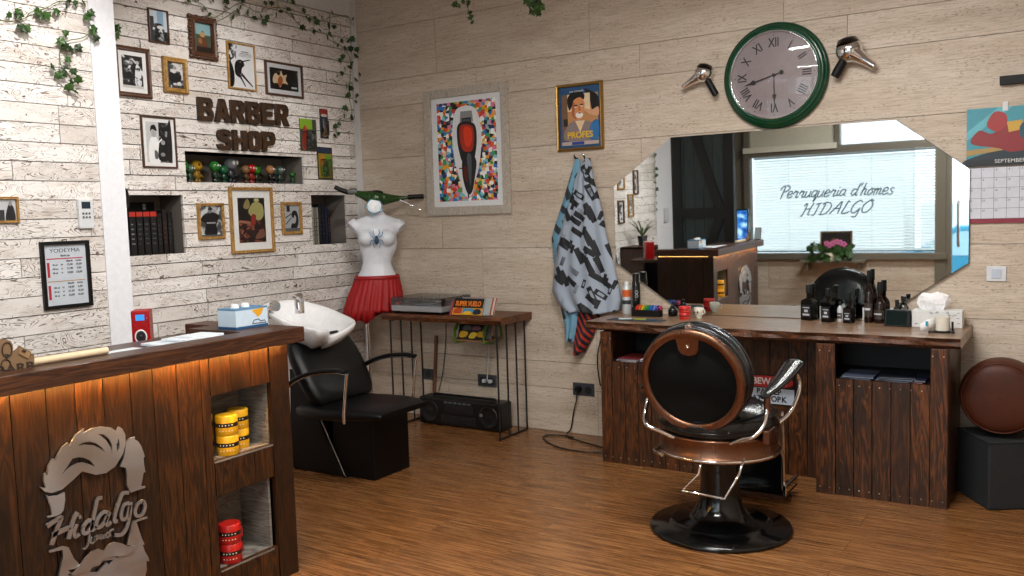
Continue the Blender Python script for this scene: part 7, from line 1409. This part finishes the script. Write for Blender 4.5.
# ------------------------------------------------------------------ things seen only in the mirror
cs = thing('crate_shelf', 'dark wooden crate shelf by the projecting wall, seen at the left of the mirror', 'shelf', (0.75, -3.55, 0))
for (y0, y1, z0, z1) in ((-3.62, -3.24, 0.60, 1.0), (-4.0, -3.64, 0.40, 0.76)):
    m = MB(); x0, x1 = 0.605, 0.86
    for A, B in (((x0, y0, z0), (x1, y1, z0 + 0.02)), ((x0, y0, z1 - 0.02), (x1, y1, z1)), ((x0, y0, z0), (x1, y0 + 0.02, z1)), ((x0, y1 - 0.02, z0), (x1, y1, z1)), ((x0, y0, z0), (x0 + 0.012, y1, z1))): m.bx(A, B)
    m.build('crate', MDARKW, cs)
m = MB(); m.bx((0.62, -3.60, 0), (0.84, -3.26, 0.60)); m.build('lower_cabinet', MDARKW, cs)
m = MB(); m.bx((0.62, -3.98, 0), (0.84, -3.66, 0.40)); m.build('lower_cabinet', MDARKW, cs)
pt = thing('potted_plant', 'green feathery plant in a dark pot on the crate shelf, seen in the mirror', 'plant', (0.73, -3.5, 1.0)); m = MB(); m.lathe([(0.04, 1.0), (0.055, 1.10), (0.05, 1.10)], 20, T(0.73, -3.52, 0)); m.build('pot', MBLKM, pt)
m = MB(); rn = random.Random(5)
for k in range(26):
    a = rn.random() * 6.3; L = 0.10 + 0.12 * rn.random(); p0 = Vector((0.73, -3.52, 1.09)); e = p0 + Vector((math.cos(a) * L * 0.8, math.sin(a) * L, L * (0.5 + 0.6 * rn.random()))); m.tube([p0, (p0 + e) / 2 + Vector((0, 0, 0.03)), e], [0.004, 0.008, 0.001], 5, flat=0.2)
m.build('foliage', flat('55703A'), pt)
bx2 = thing('storage_box', 'black box inside the lower crate by the column, seen in the mirror', 'box', (0.72, -3.8, 0.42)); m = MB(); m.bx((0.63, -3.95, 0.42), (0.84, -3.70, 0.66)); m.build('carton', MBLKM, bx2, bevel=0.004)
for k, (y, z, w, hh, mt_, lb) in enumerate(((-3.30, 1.72, 0.16, 0.26, MGLDWD, 'gold framed photo on the projecting wall, seen at the left of the mirror'), (-3.52, 1.42, 0.13, 0.24, MGLDWD, 'narrow gold framed photo above the crate shelf, seen in the mirror'), (-3.28, 1.36, 0.14, 0.24, MBRNFRM, 'brown framed photo above the crate shelf, seen in the mirror'), (-3.66, 1.66, 0.12, 0.26, MBRNFRM, 'dark slim framed photo near the white wall strip, seen in the mirror'))):
    K = FLf(y, z, XP); o = thing('picture_frame', lb, 'picture', (XP, y, z - hh / 2)); m = MB(); frame_bars(m, w, hh, 0.018, 0.02, K); m.build('frame', mt_, o)
    m = MB(); m.bx((-w / 2 + .003, -hh / 2 + .003, 0), (w / 2 - .003, hh / 2 - .003, 0.004), M=K); m.build('backing', flat('C8C8C4'), o); art(o, K, w - 0.06, hh - 0.07, [('r', 0, 0, 1, 1, m_photo(k + 7, thr=0.5, sc=20))], 0.0045)
q = thing('wall_phone', 'white intercom on the white wall strip beside the dark door, seen in the mirror', 'intercom', (XP, -4.45, 1.15)); m = MB(); m.bx((XP + 0.004, -4.50, 1.20), (XP + 0.03, -4.40, 1.36)); m.build('housing', flat('D0D3D8'), q, bevel=0.004)
G3 = lambda a, b: Vector((XP + 0.02, a, b))
rn = random.Random(9); lv = [(-4.12 - 0.06 * rn.random(), 1.35 + 0.075 * k) for k in range(15)]
ivy('ivy strand hanging beside the white wall strip, seen in the mirror', lv, [[(-4.15, 2.6), (-4.14, 2.1), (-4.17, 1.7), (-4.15, 1.32)]], G3, 0.05, KLW, 21)
fx, fy = 2.18, -5.62
shf = thing('window_shelf', 'narrow dark shelf in front of the shop window, seen in the mirror', 'shelf', (fx, fy, 0.62)); m = MB(); m.bx((fx - 0.35, -5.76, 0.64), (fx + 0.35, -5.52, 0.665)); m.build('board', MFRAME, shf); m = MB(); m.bx((fx - 0.3, -5.76, 0.55), (fx - 0.27, -5.56, 0.64)); m.build('bracket', MFRAME, shf); m = MB(); m.bx((fx + 0.27, -5.76, 0.55), (fx + 0.3, -5.56, 0.64)); m.build('bracket', MFRAME, shf)
K = fr((fx + 0.02, -5.70, 0.835), (-1, 0, 0), (0, -0.12, 0.99))
o = thing('picture_frame', 'gold framed dark picture standing behind flowers by the window, seen in the mirror', 'picture', (fx, -5.70, 0.665)); m = MB(); frame_bars(m, 0.36, 0.32, 0.018, 0.02, K); m.build('frame', MGOLD, o)
m = MB(); m.bx((-0.175, -0.155, 0), (0.175, 0.155, 0.004), M=K); m.build('backing', MBLKM, o); art(o, K, 0.32, 0.28, [('r', 0, 0, 1, 1, '1A1410'), ('s', [(0.2, 0.3), (0.4, 0.7), (0.5, 0.4), (0.6, 0.8), (0.8, 0.3)], '6A4A2A')], 0.0045)
fp_ = thing('flower_pot', 'pink flowers with green leaves in a pale pot by the window, seen in the mirror', 'plant', (fx - 0.02, -5.58, 0.665)); m = MB(); m.lathe([(0.05, 0.665), (0.07, 0.75), (0.065, 0.75)], 22, T(fx - 0.02, -5.585, 0)); m.build('pot', flat('C8C0A8'), fp_)
m = MB(); rn = random.Random(6); KFc = lambda p: T(*p) @ fr((0, 0, 0), (-1, 0, 0), (0, 0, 1))
for k in range(60):
    p = Vector((fx - 0.02 + rn.uniform(-0.24, 0.26), -5.585 + rn.uniform(-0.06, 0.10), 0.74 + rn.uniform(-0.07, 0.11))); K = KFc(p) @ R(rn.uniform(-2, 2)) @ R(rn.uniform(-1, 1), 'X')
    m.add([(a * 0.07, b * 0.10, 0) for a, b in LEAF], [tuple(range(12))], False, 0, K)
m.build('foliage', flat('2F4F24'), fp_)
m = MB()
for (dx, dz) in ((0.10, 0.87), (0.14, 0.85), (0.02, 0.86), (-0.02, 0.84), (0.06, 0.88), (-0.05, 0.86)):
    for k in range(5): a = k * 1.256; m.ell((fx + dx + 0.02 * math.cos(a), -5.53, dz + 0.02 * math.sin(a)), (0.016, 0.008, 0.016), 8, 6)
m.build('blossoms', flat('C86A9A'), fp_)
